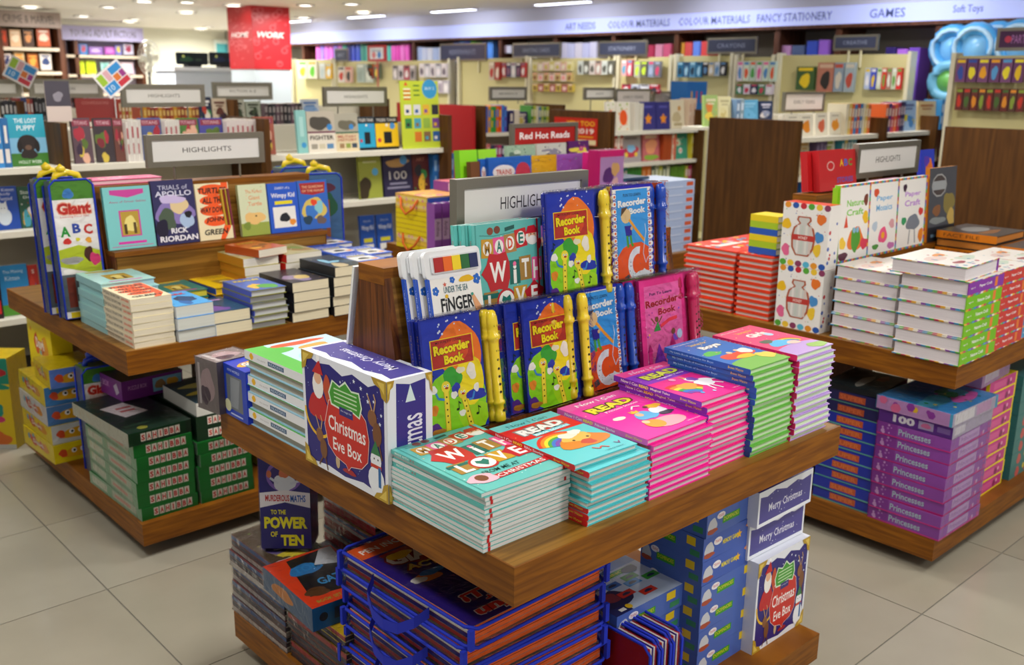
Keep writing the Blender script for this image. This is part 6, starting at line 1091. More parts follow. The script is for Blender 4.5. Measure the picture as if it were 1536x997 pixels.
for k in range(3): make(uP, 'carry_bag', ['left', 'middle', 'right'][k]+' one of three blue trimmed bags standing on edge', 'bag', T(1.578+.043*k, 1.385-.0*k, ZB1+.0) @ RZ(90) @ RX(90) @ T(0, .113, 0), 'blue trimmed bags standing on edge')
# puzzle boxes
def art_train_top(w, h):
    a = Art(w, h, '#b8c8e4'); a.rect(0, 0, .24, 1, '#1a2460'); a.blob(.22, .3, .2, .2, '#141a48', 3); a.blob(.2, .35, .12, .1, '#7a2838', 5); a.ell(.22, .52, .07, .05, '#d8d8dc'); a.rect(.0, .82, 1, 1, '#2a68c0'); a.ell(.42, .92, .2, .055, '#f4f0f0'); a.text('TRAINS', .42, .92, .32, .05, '#c8282c', .03)
    a.rect(.24, .68, .9, .78, '#3a9a2c'); a.text('DOMINOES', .56, .73, .54, .05, '#e8e020', .02); a.text('GIANT FLOOR', .5, .64, .4, .02, '#f4f4f4')
    for x0, y0, c in ((.3, .48, '#2a68b8'), (.52, .38, '#3a88d0'), (.58, .5, '#2f8a30'), (.78, .36, '#3a9a34'), (.3, .24, '#c8281c'), (.52, .12, '#d8341c')): a.rect(x0, y0, x0+.2, y0+.12, c); a.blob(x0+.1, y0+.06, .05, .03, '#20284a', 3)
    a.blob(.8, .7, .12, .07, '#202850', 6); a.circ(.24, .08, .04, '#e8c020'); a.rect(.1, .04, .18, .1, '#f0f0f0'); return a
def art_train_s(w, h, c2='#3a9a2c'): a = Art(w, h, '#4a68b8'); a.blob(.1, .45, .07, .3, '#c8ccd4', 3); a.blob(.1, .2, .08, .12, '#a84a30', 4); a.ell(.24, .72, .07, .14, '#f0ecf0'); a.text('TRAINS', .24, .72, .1, .12, '#c8282c'); a.quad(.42, .48, .3, .3, 0, c2); a.text('DOMINOES', .42, .5, .26, .16, '#e8e020'); a.rect(.74, .55, .88, .9, '#e8c820'); a.rect(.8, .15, .95, .4, '#3a8a60'); return a
def art_train_p(w, h): a = Art(w, h, '#3c5cb4'); a.blob(.1, .45, .07, .3, '#c8ccd4', 3); a.blob(.1, .2, .08, .12, '#a84a30', 4); a.ell(.24, .65, .07, .16, '#f0ecf0'); a.text('TRAINS', .24, .65, .1, .12, '#c8282c'); a.text('MEMORY GAME', .45, .5, .26, .2, '#e8d820', .02); a.star(.6, .5, .05, '#f0b818'); a.blob(.76, .72, .05, .1, '#d88a60', 5); a.blob(.86, .5, .08, .14, '#b8c8d0', 6); a.blob(.93, .8, .03, .08, '#c83a28', 7); return a
tw, td, th = .25, .2, .062
Pt = [box_proto(tw, td, th-.0008, None, {'front': f(tw, th), 'left': art_train_s(td, th)}, False, col='#2c54b0', ) for f in (art_train_s, art_train_p)]
PtT = box_proto(tw, td, th-.0008, None, {'top': art_train_top(tw, td), 'front': art_train_s(tw, th), 'left': art_train_s(td, th)}, False, col='#2c54b0')
for i in range(4): make(PtT if i == 3 else Pt[i % 2], 'puzzle_box', 'topmost blue floor puzzle box with domino pictures, lying left of the taller pile' if i == 3 else pos_word(i, 4)+' blue puzzle box in the lower pile beside the standing bags', 'box', T(1.72, 1.45+.0*i, ZB1+i*th) @ RZ(random.Random(i).uniform(-1.5, 1.5)), 'blue puzzle boxes, lower pile')
for i in range(8): make(Pt[0 if i in (0, 1, 2, 3, 6) else 1], 'puzzle_box', pos_word(i, 8)+' blue puzzle box in the tall pile under the table corner', 'box', T(1.862+tw/2-.02, 1.37+.02, ZB1+i*.0655) @ RZ(random.Random(i+9).uniform(-1, 1)) @ Matrix.Scale(1.055, 4, (0, 0, 1)), 'blue puzzle boxes, tall pile')
for i in range(3): make(Pt[1], 'puzzle_box', pos_word(i, 3)+' blue puzzle box set back behind the lower pile', 'box', T(1.62, 1.72, ZB1+.186+i*.0625), 'blue puzzle boxes set back')
for i in range(3): make(Pt[0], 'puzzle_box', pos_word(i, 3)+' blue puzzle box at the very back of the base shelf', 'box', T(1.62, 1.72, ZB1+i*.062), 'blue puzzle boxes set back, low')
# Christmas Eve Boxes at the right: one upright facing front, two lying on it
make(box_proto(.25, .27, .1, None, {'top': art_xmas(.25, .27)}, False, col='#dfe4f0'), 'gift_box', 'navy Christmas Eve Box standing under the right table corner', 'box', stand(2.165, 1.355, ZB1+.0, .27, 0, 0) , 'Christmas Eve Boxes under the table')
for i in range(2): make(box_proto(.26, .3, .1, None, {'front': art_xside(.26, .1, 'Merry Christmas'), 'top': Art(.26, .3, '#332a88').dots(20, (.05, .05, .95, .95), .02, ['#e8ecf4', '#b8962c'], 3)}, False, col='#d8dcec'), 'gift_box', ['lower', 'upper'][i]+' lying Christmas box reading Merry Christmas, under the table corner', 'box', T(2.16-.008*i, 1.43-.02*i, ZB1+.272+.101*i) @ RZ(-1.2+1.5*i), 'Christmas Eve Boxes under the table')
make(box_proto(.24, .12, .27, None, {}, False, col='#332a88'), 'gift_box', 'navy gift box standing hidden behind the upright Christmas Eve Box', 'box', T(2.14, 1.43+.01, ZB1))
# ================================================================ left table
def novel(w, h, t, col, spc, art=None, spa=None, page='#e6ddc4', hard=False): return book_proto(w, h, t, col, spc, page, art, spa, hard=hard)
def art_turt(w, h):
    a = Art(w, h, '#ece0b8')
    for cx_, cy_, rx_, ry_ in ((.5, .88, .42, .1), (.5, .7, .4, .09), (.5, .52, .42, .1), (.52, .33, .36, .09)): a.ell(cx_, cy_, rx_, ry_, '#f05a1c', 20)
    a.poly([(.78, 1), (.98, 1), (.95, .2), (.75, .0), (.6, .0), (.8, .3)], '#f05a1c')
    for s, y, wd in (('TURTLES', .87, .85), ('ALL THE', .7, .66), ('WAY DOWN', .53, .8), ('JOHN', .35, .55), ('GREEN', .14, .72)): a.text(s, .5, y, wd, .1, '#171412', .03, .15)
    return a
def sp_turt(h, t): a = Art(h, t, '#ebdfc4'); a.text('TURTLES ALL THE WAY DOWN', .34, .55, .6, .5, '#2a2420', .02); a.text('JOHN GREEN', .82, .5, .26, .5, '#e8582c', .03); return a
tz = (.912-ZT)/8
x0_, x1_ = 1.166, 1.305
P_tu = novel(.139, .25, tz-.0003, '#ece0b8', '#ebdfc4', None, sp_turt(.25, tz)); P_tt = novel(.139, .25, tz-.0003, '#ece0b8', '#ebdfc4', art_turt(.139, .25), sp_turt(.25, tz))
pile(P_tu, 8, 1.236, 3.232, ZT, tz, 'cream and orange TURTLES paperback in the near corner stack', 'TURTLES paperbacks in a stack', seed=2, jit=.002, ptop=P_tt, topl='cream TURTLES paperback with orange rings, on top of its stack', jr=.6)
def lying(bg, blobs, seed, title=None, tc='#fff'): return lambda w, h: busy(w, h, bg, blobs, seed, title, tc, 4)
tz = (.869-ZT)/3; P = novel(.132, .23, tz-.0005, '#2a8ad8', '#d8e0e8', lying('#48a8e8', ['#1c4a78', '#2a6ab0', '#183858'], 5, 'SHARK', '#d82838')(.132, .23), page='#d8dcd4')
pile(P, 3, 1.378, 3.21, ZT, tz, 'thick paperback with blue shark cover beside the orange one', 'blue shark paperbacks', seed=6, jit=.003)
tz = (.828-ZT)/2; P = novel(.136, .23, tz-.0005, '#1c3a50', '#d8e0e8', lying('#1f4a68', ['#0f2030', '#58a8c8', '#6a4a98'], 7, 'EXPLORER', '#d8a8e8')(.136, .23), page='#ece2c0')
pile(P, 2, 1.515, 3.21, ZT, tz, 'thick paperback with dark sea cover, lowest stack at the table edge', 'dark sea paperbacks', seed=7)
tz = (.888-ZT)/6; P = novel(.14, .22, tz-.0008, '#8a8a38', '#4a5ac0', lying('#4a6ab8', ['#e8b838', '#c83a38', '#e8e4d8', '#58a848'], 9, 'REALM', '#e8d040')(.14, .22), page='#c8ccd0', hard=True)
pile(P, 6, 1.655, 3.2, ZT, tz, 'slim hardback with pale page edges and blue spine', 'slim blue spined hardbacks', seed=8)
tz = (.895-ZT)/4; bl = lying('#2c2830', ['#8a7a98', '#c8b068', '#4a4058', '#585060'], 11)(.152, .25); P = novel(.152, .25, tz-.0006, '#2a262c', '#1c1a20', bl, page='#ece2c2')
pile(P, 4, 1.822, 3.215, ZT, tz, 'thick black fantasy paperback in the lower black stack', 'black fantasy paperbacks, lower stack', seed=9)
P = novel(.14, .25, tz+.0-.0006, '#1c2026', '#16181c', lying('#23303a', ['#8ac0d8', '#c8b890', '#405868'], 12)(.14, .25), page='#ece2c2')
pile(P, 5, 1.985, 3.205, ZT, tz, 'thick black paperback in the higher stack with a pale moon', 'black moon paperbacks, higher stack', seed=10)
# second row: teal, yellow, ochre
def art_aus(bg, fr='#c8409a'): 
    def f(w, h): a = Art(w, h, bg); a.rect(.06, .04, .94, .05, fr if bg == '#7cc8c8' else '#c8b040'); a.poly([(.14, .95), (.86, .95), (.86, .88), (.5, .82), (.14, .88)], fr); a.text('Anne of Green Gables', .5, .76, .78, .035, '#b03a70', .01); a.rect(.28, .2, .72, .62, fr); a.rect(.31, .22, .69, .6, '#b89838'); a.blob(.5, .4, .12, .14, '#e8d880', 3); a.rect(.36, .24, .42, .4, '#4a3a18'); a.rect(.56, .24, .62, .42, '#5a4420'); a.rect(.2, .08, .8, .12, '#d838a8'); return a
    return f
tz = (.925-ZT)/7; p_ = atz(118.6, 417, .925)
P = novel(.19, .25, tz-.0008, '#a8d8d8', '#98ccd0', art_aus('#a8dcd8', '#b8a048')(.19, .25), page='#a8ccd0', hard=True)
pile(P, 7, 1.262, 3.475, ZT, tz, 'pale teal hardback classic left behind the orange paperbacks', 'pale teal hardback classics', seed=12)
tz = .028; P = novel(.16, .22, tz-.0008, '#1f7a70', '#e0d028', art_aus('#1f8078', '#c8b040')(.16, .22), page='#d8cc40', hard=True)
pile(P, 4, 1.475, 3.47, ZT, tz, 'dark green hardback classic with a framed picture', 'dark green classics', seed=13)
P = novel(.17, .22, tz-.0008, '#f0c818', '#2a52b0', art_aus('#f4cc18', '#c8a028')(.17, .22), page='#e8c020', hard=True)
pile(P, 4, 1.655, 3.46, ZT, tz, 'bright yellow hardback classic with blue spine', 'yellow classics', seed=14)
tz = (.95-ZT)/6; P = novel(.15, .22, tz-.0006, '#b8a838', '#c88a28', lying('#c8c088', ['#88a050', '#d8d8c0', '#c88a40'], 15)(.15, .22), page='#e4e0d4')
pile(P, 6, 1.775, 3.47, ZT, tz, 'ochre spined paperback in the tall middle pile', 'ochre paperbacks', seed=15)
make(novel(.14, .2, .03, '#b8521c', '#b04a18', lying('#c05a20', ['#e8a030', '#7a2a18'], 16, 'TREK', '#e8c048')(.14, .2), page='#e8e0cc'), 'book', 'orange brown paperback lying alone on the ochre pile', 'book', T(1.8, 3.45, .951) @ RZ(12))
P = novel(.16, .22, tz-.0006, '#b8b078', '#c8281c', lying('#b8b080', ['#88a058', '#e0dcc8', '#a88a50'], 17)(.16, .22), page='#e4e0d4')
pile(P, 6, 1.945, 3.455, ZT, tz, 'sage green paperback with white page edges, right of the ochre pile', 'sage paperbacks', seed=17)
def art_wim(w, h): a = Art(w, h, '#2458c8'); a.rect(.12, .1, .88, .52, '#ecebe6'); a.blob(.5, .3, .16, .1, '#1c2028', 3); a.blob(.75, .2, .1, .07, '#e89030', 4); a.text('DIARY of a', .5, .9, .5, .05, '#e8ecf4'); a.text('Wimpy Kid', .5, .74, .8, .12, '#f0f0f4', .02); a.rect(.2, .57, .8, .64, '#e8d820'); return a
P = novel(.14, .2, .02, '#2458c8', '#1c48a8', art_wim(.14, .2), page='#e8e8e4', hard=True)
for k, (x, y, n) in enumerate(((2.13, 3.225, 9), (2.145, 3.44, 9), (2.28-.045, 3.66-.02, 9), (2.09, 3.655+.0, 9))):
    if k == 2: x, y = 2.235, 3.64
    pile(P, n, x, y, ZT, .0205, 'blue diary paperback, '+['front', 'middle', 'back right', 'back left'][k]+' pile at the right table end', 'blue diaries, '+['front', 'middle', 'back right', 'back left'][k]+' pile', seed=20+k)
P = novel(.12, .2, .02, '#2458c8', '#1c48a8', art_wim(.12, .2), page='#e8e8e4', hard=True)
pile(P, 9, 2.245, 3.34, ZT, .0205, 'blue diary paperback in the slim outer pile at the right table end', 'blue diaries, outer pile', seed=31)
# six novels face out on the ledge
def disp(u0, u1, vt, ar_f, col, label, spc=None, dx=0, y=3.622, lean=7, zb=.99, grp='novels face out on the left table ledge', tk=.018):
    a_ = aty(u0, vt, y+.06); b_ = aty(u1, vt, y+.06); w = b_.x-a_.x; h = (a_.z-zb)/math.cos(math.radians(lean))
    return make(book_proto(w, h, tk, col, spc or col, '#e4dcc8', ar_f(w, h), hard=False), 'book', label, 'book', stand(a_.x+w/2+.004, y-.0, zb, h, 0, lean), grp)
disp(143, 214, 281, art_aus('#7cc8c8'), '#6ab8b8', 'teal novel with a small framed picture, leftmost face out on the left table')
def art_apo(w, h):
    a = Art(w, h, '#2c2a5a'); a.blob(.5, .5, .42, .22, '#8a78b8', 3); a.blob(.6, .6, .2, .14, '#e0c898', 4); a.blob(.3, .4, .2, .16, '#4a5a48', 5); a.blob(.15, .25, .16, .14, '#1a1430', 6); a.blob(.75, .35, .16, .12, '#a8c0e0', 7); a.blob(.8, .45, .08, .06, '#15121c', 8); a.blob(.45, .7, .3, .07, '#c8b8e0', 9)
    a.text('TRIALS of', .5, .885, .7, .07, '#c8c8e0', .0); a.text('APOLLO', .5, .79, .86, .085, '#d8d8ec', .02); a.text('RICK', .55, .21, .4, .085, '#f0eef4', .03); a.text('RIORDAN', .52, .09, .9, .09, '#f0eef4', .03); return a
disp(215.5, 279, 271, art_apo, '#232048', 'dark violet TRIALS OF APOLLO novel by the teal one', y=3.618)
disp(281, 331, 275.5, art_turt, '#ece0b8', 'cream TURTLES novel with black brush lettering, third face out', '#e8dcc0')
for k in range(4): make(novel(.15, .2, .011, ['#b8982c', '#a83a30', '#c8a838', '#8a3a48'][k], ['#c8a030', '#9a3028', '#c8a838', '#7a3040'][k]), 'book', ['first', 'second', 'third', 'fourth'][k]+' thin spine in the gap right of the TURTLES novel', 'book', T(aty(333+2.8*k, 290, 3.66).x, 3.61, .99) @ RZ(90) @ RX(90-6) @ T(.075, .1, -.011), 'thin ochre and red spines')
def art_poet(w, h): a = Art(w, h, '#d4dcb8'); a.rect(0, 0, 1, .25, '#98a848'); a.text('The Perfect', .55, .86, .6, .07, '#e08a58', .01); a.text('Giant', .55, .74, .4, .08, '#e08a58', .01); a.text('Turtle', .55, .62, .5, .08, '#e08a58', .01); a.blob(.5, .34, .34, .13, '#e8c078', 4); a.circ(.55, .38, .03, '#302018'); a.dots(14, (.05, .45, .95, .95), .02, ['#b8c888', '#e8c8a0'], 3); a.blob(.2, .2, .14, .07, '#7a9038', 6); return a
disp(345, 387, 277, art_poet, '#b8c088', 'pale green Giant Turtle novel, fourth face out')
disp(389, 433, 275, lambda w, h: art_wim(w, h), '#2458c8', 'blue diary novel with white picture, fifth face out')
def art_realm(w, h): a = Art(w, h, '#2f66c0'); a.poly([(.06, .95), (.94, .95), (.9, .74), (.5, .7), (.1, .74)], '#a82a2c'); a.text('THE GUARDIAN', .5, .87, .72, .055, '#e8b890', .01); a.text('OF THE REALM', .5, .79, .72, .05, '#e8b890', .01); a.blob(.5, .42, .38, .24, '#d8c060', 3); a.blob(.4, .36, .2, .16, '#3a78c8', 4); a.blob(.66, .45, .16, .12, '#8ac8d0', 6); a.blob(.5, .55, .1, .07, '#e84a28', 7); a.blob(.25, .2, .14, .1, '#204058', 8); a.blob(.7, .18, .16, .09, '#6a5a58', 9); return a
disp(434, 478, 271, art_realm, '#2f66c0', 'blue fantasy novel with red banner, rightmost face out on the left table')
make(book_proto(.3, .12, .018, '#e02878', '#e8387e', '#f0c8d0', Art(.3, .12, '#e83080').dots(14, (.05, .1, .95, .9), .02, ['#f8d0e0', '#f0c8a0'], 3)), 'book', 'hot pink book lying along the top of the left table back board', 'book', stand(1.41, 3.76, 1.219, .045, 0, 0) @ T(0, .04, 0) if False else T(1.42, 3.80, 1.219), None)
# upright play bags
def art_giant(w, h):
    a = Art(w, h, '#f2f1ee'); a.rect(0, .86, 1, 1, '#4a8a20'); a.blob(.4, .9, .12, .04, '#3a80c8', 3); a.text('Giant', .5, .795, .82, .085, '#c82a20', .05, 0, '#f0b8a0'); a.text('Learning Floor Mat', .5, .735, .7, .02, '#d84a30')
    a.text('A', .22, .63, .24, .075, '#1f9a38', .04); a.text('B', .5, .65, .2, .07, '#2a48a8', .04); a.text('C', .78, .64, .22, .075, '#c83028', .04); a.blob(.24, .56, .09, .025, '#d83028', 3); a.blob(.5, .57, .05, .015, '#d8d030', 4); a.blob(.76, .56, .08, .02, '#e8a838', 5)
    a.poly([(0, .5), (.5, .53), (1, .48), (1, .3), (.5, .34), (0, .38)], '#b8c828'); a.blob(.72, .46, .12, .05, '#4a2418', 6); a.blob(.86, .42, .12, .05, '#d83a78', 7); a.blob(.3, .42, .24, .03, '#a8a8a8', 8); a.rect(0, .05, 1, .32, '#5a6468'); a.rect(.1, .08, .3, .3, '#7a3020'); a.blob(.8, .3, .12, .03, '#e8d020', 4); a.rect(.35, .06, .95, .2, '#c82c24'); a.rect(.4, .17, .9, .2, '#4aa0d8'); a.text('3', .45, .12, .1, .04, '#f0d820', .03); a.rect(.1, 0, 1, .045, '#e8d018'); return a
def playbag(w, h, t, ar, col='#3a62c8', lid='#f0d020'):
    P = []; wt = .72
    pts = [(-w/2*.8, 0), (w/2*.8, 0), (w/2, h), (-w/2, h)]
    b = MB(); b.box(-w/2+.004, w/2-.004, -h/2, h/2, .003, t-.002, col, cols=['#5a6878', '#6a7a88', '#2a58c8', '#4a5a78', '#8ab038', '#6a7888'])
    P.append(('contents', b.mesh('contents'), None, []))
    if ar: P.append(('cover_print', art_mesh([(ar, T(-w/2+.004, -h/2, t-.002))]), None, []))
    for z in (0, t): P.append(('piping', MB().tube([(x, y, z) for x, y in ((-w/2, -h/2), (w/2, -h/2), (w/2, h/2-.02), (w/2-.02, h/2), (-w/2+.02, h/2), (-w/2, h/2-.02))], .004, 6, '#1438c0', 'cloth', True).mesh('piping', True), None, []))
    P.append(('clear_sleeve', MB().box(-w/2, w/2, -h/2, h/2, .001, t+.001, '#fff', 'wrap').mesh('clear_sleeve'), None, []))
    hm = MB().tube([(-w*.3, h/2, t*.5), (-w*.26, h/2+.018, t*.5), (0, h/2+.03, t*.5), (w*.26, h/2+.018, t*.5), (w*.3, h/2, t*.5)], .011, 8, lid, 'plastic'); hm.lathe([(.014, 0), (.018, .015), (.0, .03)], 10, lid, 'plastic', T(-w*.12, h/2+.03, t*.5)); P.append(('handle', hm.mesh('handle', True), None, [])); return P
Pg = playbag(.15, .5, .09, art_giant(.142, .5))
make(Pg, 'play_bag', 'front blue trimmed Giant ABC floor mat bag with yellow handle', 'bag', stand(1.205+.0, 3.71, ZT, .5, -4, 6.5) , 'Giant ABC bags at the left table end')
make(Pg, 'play_bag', 'rear blue trimmed Giant ABC bag, half hidden at the left table end', 'bag', stand(1.19, 3.83, ZT, .5, -4, 5) , 'Giant ABC bags at the left table end')
def art_play(w, h): a = Art(w, h, '#4a78a8'); a.blob(.5, .7, .35, .14, '#2a6a48', 3); a.rect(.3, .3, .42, .75, '#c89858'); a.rect(.55, .28, .66, .75, '#c06a28'); a.blob(.5, .86, .3, .06, '#6a3048', 4); a.blob(.5, .12, .45, .12, '#2448c0', 5); a.blob(.5, .25, .3, .05, '#e8dcc0', 6); a.blob(.45, .17, .12, .03, '#c83028', 7); return a
Pg2 = playbag(.17, .46, .11, art_play(.162, .46))
make(Pg2, 'play_bag', 'blue trimmed clear toy bag with skittles, right end of the left table', 'bag', stand(2.39-.07, 3.84-.0, ZT, .46, -14, 2), 'toy bags at the right end of the left table')
make(Pg2, 'play_bag', 'rear blue trimmed toy bag with yellow handle behind the skittle one', 'bag', stand(2.27, 3.97, ZT, .5, -10, 2), 'toy bags at the right end of the left table')
# --- base of the left table
def art_sah(w, h, c):
    a = Art(w, h, c)
    for k, ch in enumerate('SAHIBBA'): x = .25+.1*k; a.rect(x-.042, .2, x+.042, .82, '#e8e0d4'); a.text(ch, x, .5, .02 if ch == 'I' else .06, .42, '#c8302c', .04)
    return a
sw, sd, st = .205, .46, .0465
Psg = box_proto(sw, sd, st-.0008, None, {'front': art_sah(sw, st, '#1a7a30'), 'left': Art(sd, st, '#9ac0a0').rect(.05, .2, .35, .8, '#d8dcc8').rect(.45, .2, .9, .8, '#c8d0bc').rect(.5, .35, .8, .6, '#e0a898')}, True, col='#1a7a30')
Psd = box_proto(sw+.02, sd, st-.0008, None, {'front': art_sah(sw, st, '#123a20'), 'top': Art(sw+.02, sd, '#20382c').quad(.45, .55, .42, .32, 12, '#e8e0e4').rect(.36, .5, .6, .54, '#c85a58').rect(.36, .58, .6, .62, '#c85a58').rect(.1, .15, .5, .19, '#3a5a48').circ(.3, .08, .08, '#8a8a38'), 'left': Art(sd, st, '#c8c8b8')}, True, col='#17301f')
for i in range(6): make(Psg, 'board_game', pos_word(i, 6)+' green SAHIBBA word game box in the left green pile', 'box', T(1.137+sw/2, 3.12+sd/2, ZB1+i*st) @ RZ(random.Random(i+2).uniform(-1.5, 1.5)), 'green word game boxes, left pile')
make(Psd, 'board_game', 'dark green SAHIBBA box with white flyer crowning the left green pile', 'box', T(1.137+sw/2-.02, 3.12+sd/2, ZB1+6*st) @ RZ(3), None)
for i in range(5): make(Psg, 'board_game', pos_word(i, 5)+' green SAHIBBA word game box in the right green pile', 'box', T(1.36+sw/2, 3.12+sd/2, ZB1+i*st) @ RZ(random.Random(i+12).uniform(-1.5, 1.5)), 'green word game boxes, right pile')
Ps2 = box_proto(sw+.01, sd, st-.0008, None, {'front': art_sah(sw, st, '#16321e')}, False, col='#142a1c')
for i in range(2): make(Ps2, 'board_game', ['lower', 'upper'][i]+' blackish green SAHIBBA box above the right green pile', 'box', T(1.37+sw/2, 3.13+sd/2, ZB1+(5+i)*st), 'dark word game boxes')
make(box_proto(.25, .28, .05, None, {'front': Art(.25, .05, '#d8d8d0').rect(.3, .15, .38, .85, '#c02c28').rect(.4, .15, .48, .85, '#c8382c').rect(.5, .15, .58, .85, '#c02c28').text('SAH', .44, .5, .24, .5, '#f0e8e4', .03), 'top': Art(.25, .28, '#2a4450').blob(.5, .4, .4, .1, '#c8b848', 3).blob(.4, .7, .3, .1, '#b8b060', 5)}, False, col='#cfcfc8'), 'board_game', 'white edged SAHIBBA box with yellow scribbled lid on the right pile', 'box', T(1.37+.125, 3.13+.14, ZB1+7*st))
def art_purp(w, h): a = Art(w, h, '#6a2078'); a.rect(.5, .15, .98, .85, '#7ab8d8'); a.blob(.62, .5, .08, .25, '#9a7a50', 3); a.blob(.82, .5, .09, .25, '#d8a838', 4); a.text('PUZZLE BOX', .25, .6, .3, .2, '#c890c8'); return a
make(box_proto(.24, .3, .075, None, {'front': art_purp(.24, .075), 'left': Art(.3, .075, '#7a2888').text('PUZZLE BOX', .4, .6, .5, .3, '#d8a0d8').quad(.85, .5, .1, .5, 30, '#c8b8d0'), 'top': Art(.24, .3, '#4a3a38').blob(.5, .5, .3, .3, '#5a4a3a', 3)}, False, col='#5a1a68'), 'board_game', 'purple puzzle box with animal picture, lying behind on the green piles', 'box', T(1.345, 3.615, ZB1+.327) @ RZ(4))
for i in range(3): make(box_proto(.26, .3, .084, None, {}, False, col='#33303a'), 'board_game', pos_word(i, 3)+' dark game box hidden beneath the purple puzzle box', 'box', T(1.46, 3.74, ZB1+i*.085), 'dark game boxes under the purple one')
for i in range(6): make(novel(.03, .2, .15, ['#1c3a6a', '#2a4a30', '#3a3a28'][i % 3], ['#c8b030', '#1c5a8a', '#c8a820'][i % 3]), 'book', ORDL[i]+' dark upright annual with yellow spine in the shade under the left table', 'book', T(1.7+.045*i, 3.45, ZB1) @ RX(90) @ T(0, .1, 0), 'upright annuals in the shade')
Pg3 = playbag(.13, .42, .1, art_giant(.122, .42), lid='#1438c0')
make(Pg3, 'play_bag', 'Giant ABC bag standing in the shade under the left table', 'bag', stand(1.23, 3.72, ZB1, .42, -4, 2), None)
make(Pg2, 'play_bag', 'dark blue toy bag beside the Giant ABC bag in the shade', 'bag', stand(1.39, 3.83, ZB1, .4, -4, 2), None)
# modelling dough boxes
def art_dough(w, h, bg='#f0d818'): a = Art(w, h, bg); a.dots(5, (.1, .3, .6, .8), .04, ['#e08a28', '#d84a58', '#58a8d0'], int(w*99)); a.blob(.7, .5, .12, .25, '#e89a28', 3); a.blob(.35, .5, .1, .2, '#d8382c', 5); a.text('Dough', .5, .5, .34, .3, '#f4f0e8', .04, 0, '#c8282c'); return a
def art_dend(w, h, bg='#3a8ad0'): a = Art(w, h, bg); a.blob(.55, .45, .3, .3, '#e8b020', 3); a.circ(.45, .55, .06, '#fff'); a.circ(.65, .55, .06, '#fff'); a.circ(.46, .55, .03, '#222'); a.circ(.66, .55, .03, '#222'); a.blob(.2, .5, .1, .2, '#e0582c', 5); return a
for i, (c, e) in enumerate((('#f0d818', '#f0d818'), ('#ecd418', '#d8d8d4'), ('#d8d8dc', '#5a88c0'), ('#f0d818', '#4a8ac8'))):
    make(box_proto(.17, .34, .077, None, {'left': art_dough(.34, .077, c), 'front': art_dend(.17, .077, e)}, True, col=c), 'dough_box', ['bottom yellow', 'yellow and white second lowest', 'white sided third lowest', 'yellow and blue fourth lowest'][i]+' dough box in the pile at the left base edge', 'box', T(1.058+.11+.004*(i % 2), 3.83+.13-.02*(3-i)*.3+.07, ZB1+i*.078) @ RZ(2-i), 'modelling dough boxes')
make(box_proto(.17, .22, .077, None, {'left': art_dough(.22, .077), 'front': art_dend(.17, .077, '#6a90e0')}, True, col='#f0d818'), 'dough_box', 'yellow dough box with one eyed figure, topmost of its pile', 'box', T(1.19, 3.93, ZB1+4*.078) @ RZ(-3), 'modelling dough boxes')
make(box_proto(.08, .3, .2, None, {'left': art_dough(.3, .2)}, False, col='#e8d018'), 'dough_box', 'tall yellow dough box pushed up under the left table top', 'box', T(1.22, 4.2-.02, ZB1+.3) @ RZ(0), 'modelling dough boxes')
make(box_proto(.12, .3, .3, None, {}, False, col='#c8a018'), 'dough_box', 'yellow dough carton hidden under the tall yellow one', 'box', T(1.24, 4.19, ZB1) @ RZ(0), 'modelling dough boxes')
def art_bigd(w, h): a = Art(w, h, '#e8cc18'); a.rect(0, .72, 1, 1, '#1a9a80'); a.blob(.3, .73, .3, .06, '#1a9a80', 3, amp=.4); a.blob(.75, .72, .25, .05, '#1a9a80', 5, amp=.4); a.blob(.5, .86, .42, .1, '#c0202c', 3); a.text('Play-Doh', .5, .86, .7, .13, '#f4f0f0', .05, 0, None, 12); a.blob(.7, .42, .2, .08, '#1c9a88', 6); a.blob(.7, .33, .16, .05, '#d83a78', 7); a.blob(.3, .15, .2, .07, '#e0782c', 8); a.blob(.75, .12, .18, .08, '#e0782c', 9); a.rect(0, 0, 1, .05, '#d0d0c8'); return a
pb = atz(22, 662, 0)
make(box_proto(.3, .42, .17, None, {'top': art_bigd(.3, .42), 'right': Art(.42, .17, '#e0c418')}, True, col='#e0c418'), 'dough_box', 'big yellow and teal modelling dough box standing on the floor at the left edge', 'box', stand(1.12, 4.7, .0, .42, -42, 0), None)
# ================================================================ right table
def art_redb(w, h): a = Art(w, h, '#e8401c'); a.dots(26, (.05, .05, .95, .95), .06, ['#f0e8d8', '#f0c838', '#58a8d0', '#e87a90', '#e8e4e0'], 5); a.rect(.2, .4, .8, .55, '#f0e8dc'); return a
rt_ = (.99-ZT)/11
PA = book_proto(.12, .155, rt_-.0008, '#e8401c', '#e03818', '#dcd4cc', art_redb(.12, .155), hard=True, lip=.006, ct=.005)
for i in range(11): make(PA, 'book', pos_word(i, 11)+' small orange red hardback between the jar boxes and the large red ones', 'book', T(3.18, 2.045, ZT+i*rt_) @ RZ(180+random.Random(i).uniform(-.8, .8)), 'small orange red hardbacks')
P0 = book_proto(.25, .24, rt_-.0008, '#e8401c', '#e03818', '#dcd4cc', None, hard=True, lip=.006, ct=.005); P1 = book_proto(.25, .24, rt_-.0008, '#e8401c', '#e03818', '#dcd4cc', art_redb(.25, .24), hard=True, lip=.006, ct=.005)
pile(P0, 11, 3.12+.125, 2.13+.122, ZT, rt_, 'orange red picture hardback in the stack left of the jar boxes', 'orange red picture hardbacks', rot=180, seed=2, jit=.005, name='hardback_book', ptop=P1, topl='orange red picture hardback with floral cover, topmost of its stack', jr=.8)
make(P1, 'book', 'orange red hardback showing right behind the topmost red one', 'book', T(3.51, 2.27, .96), None)
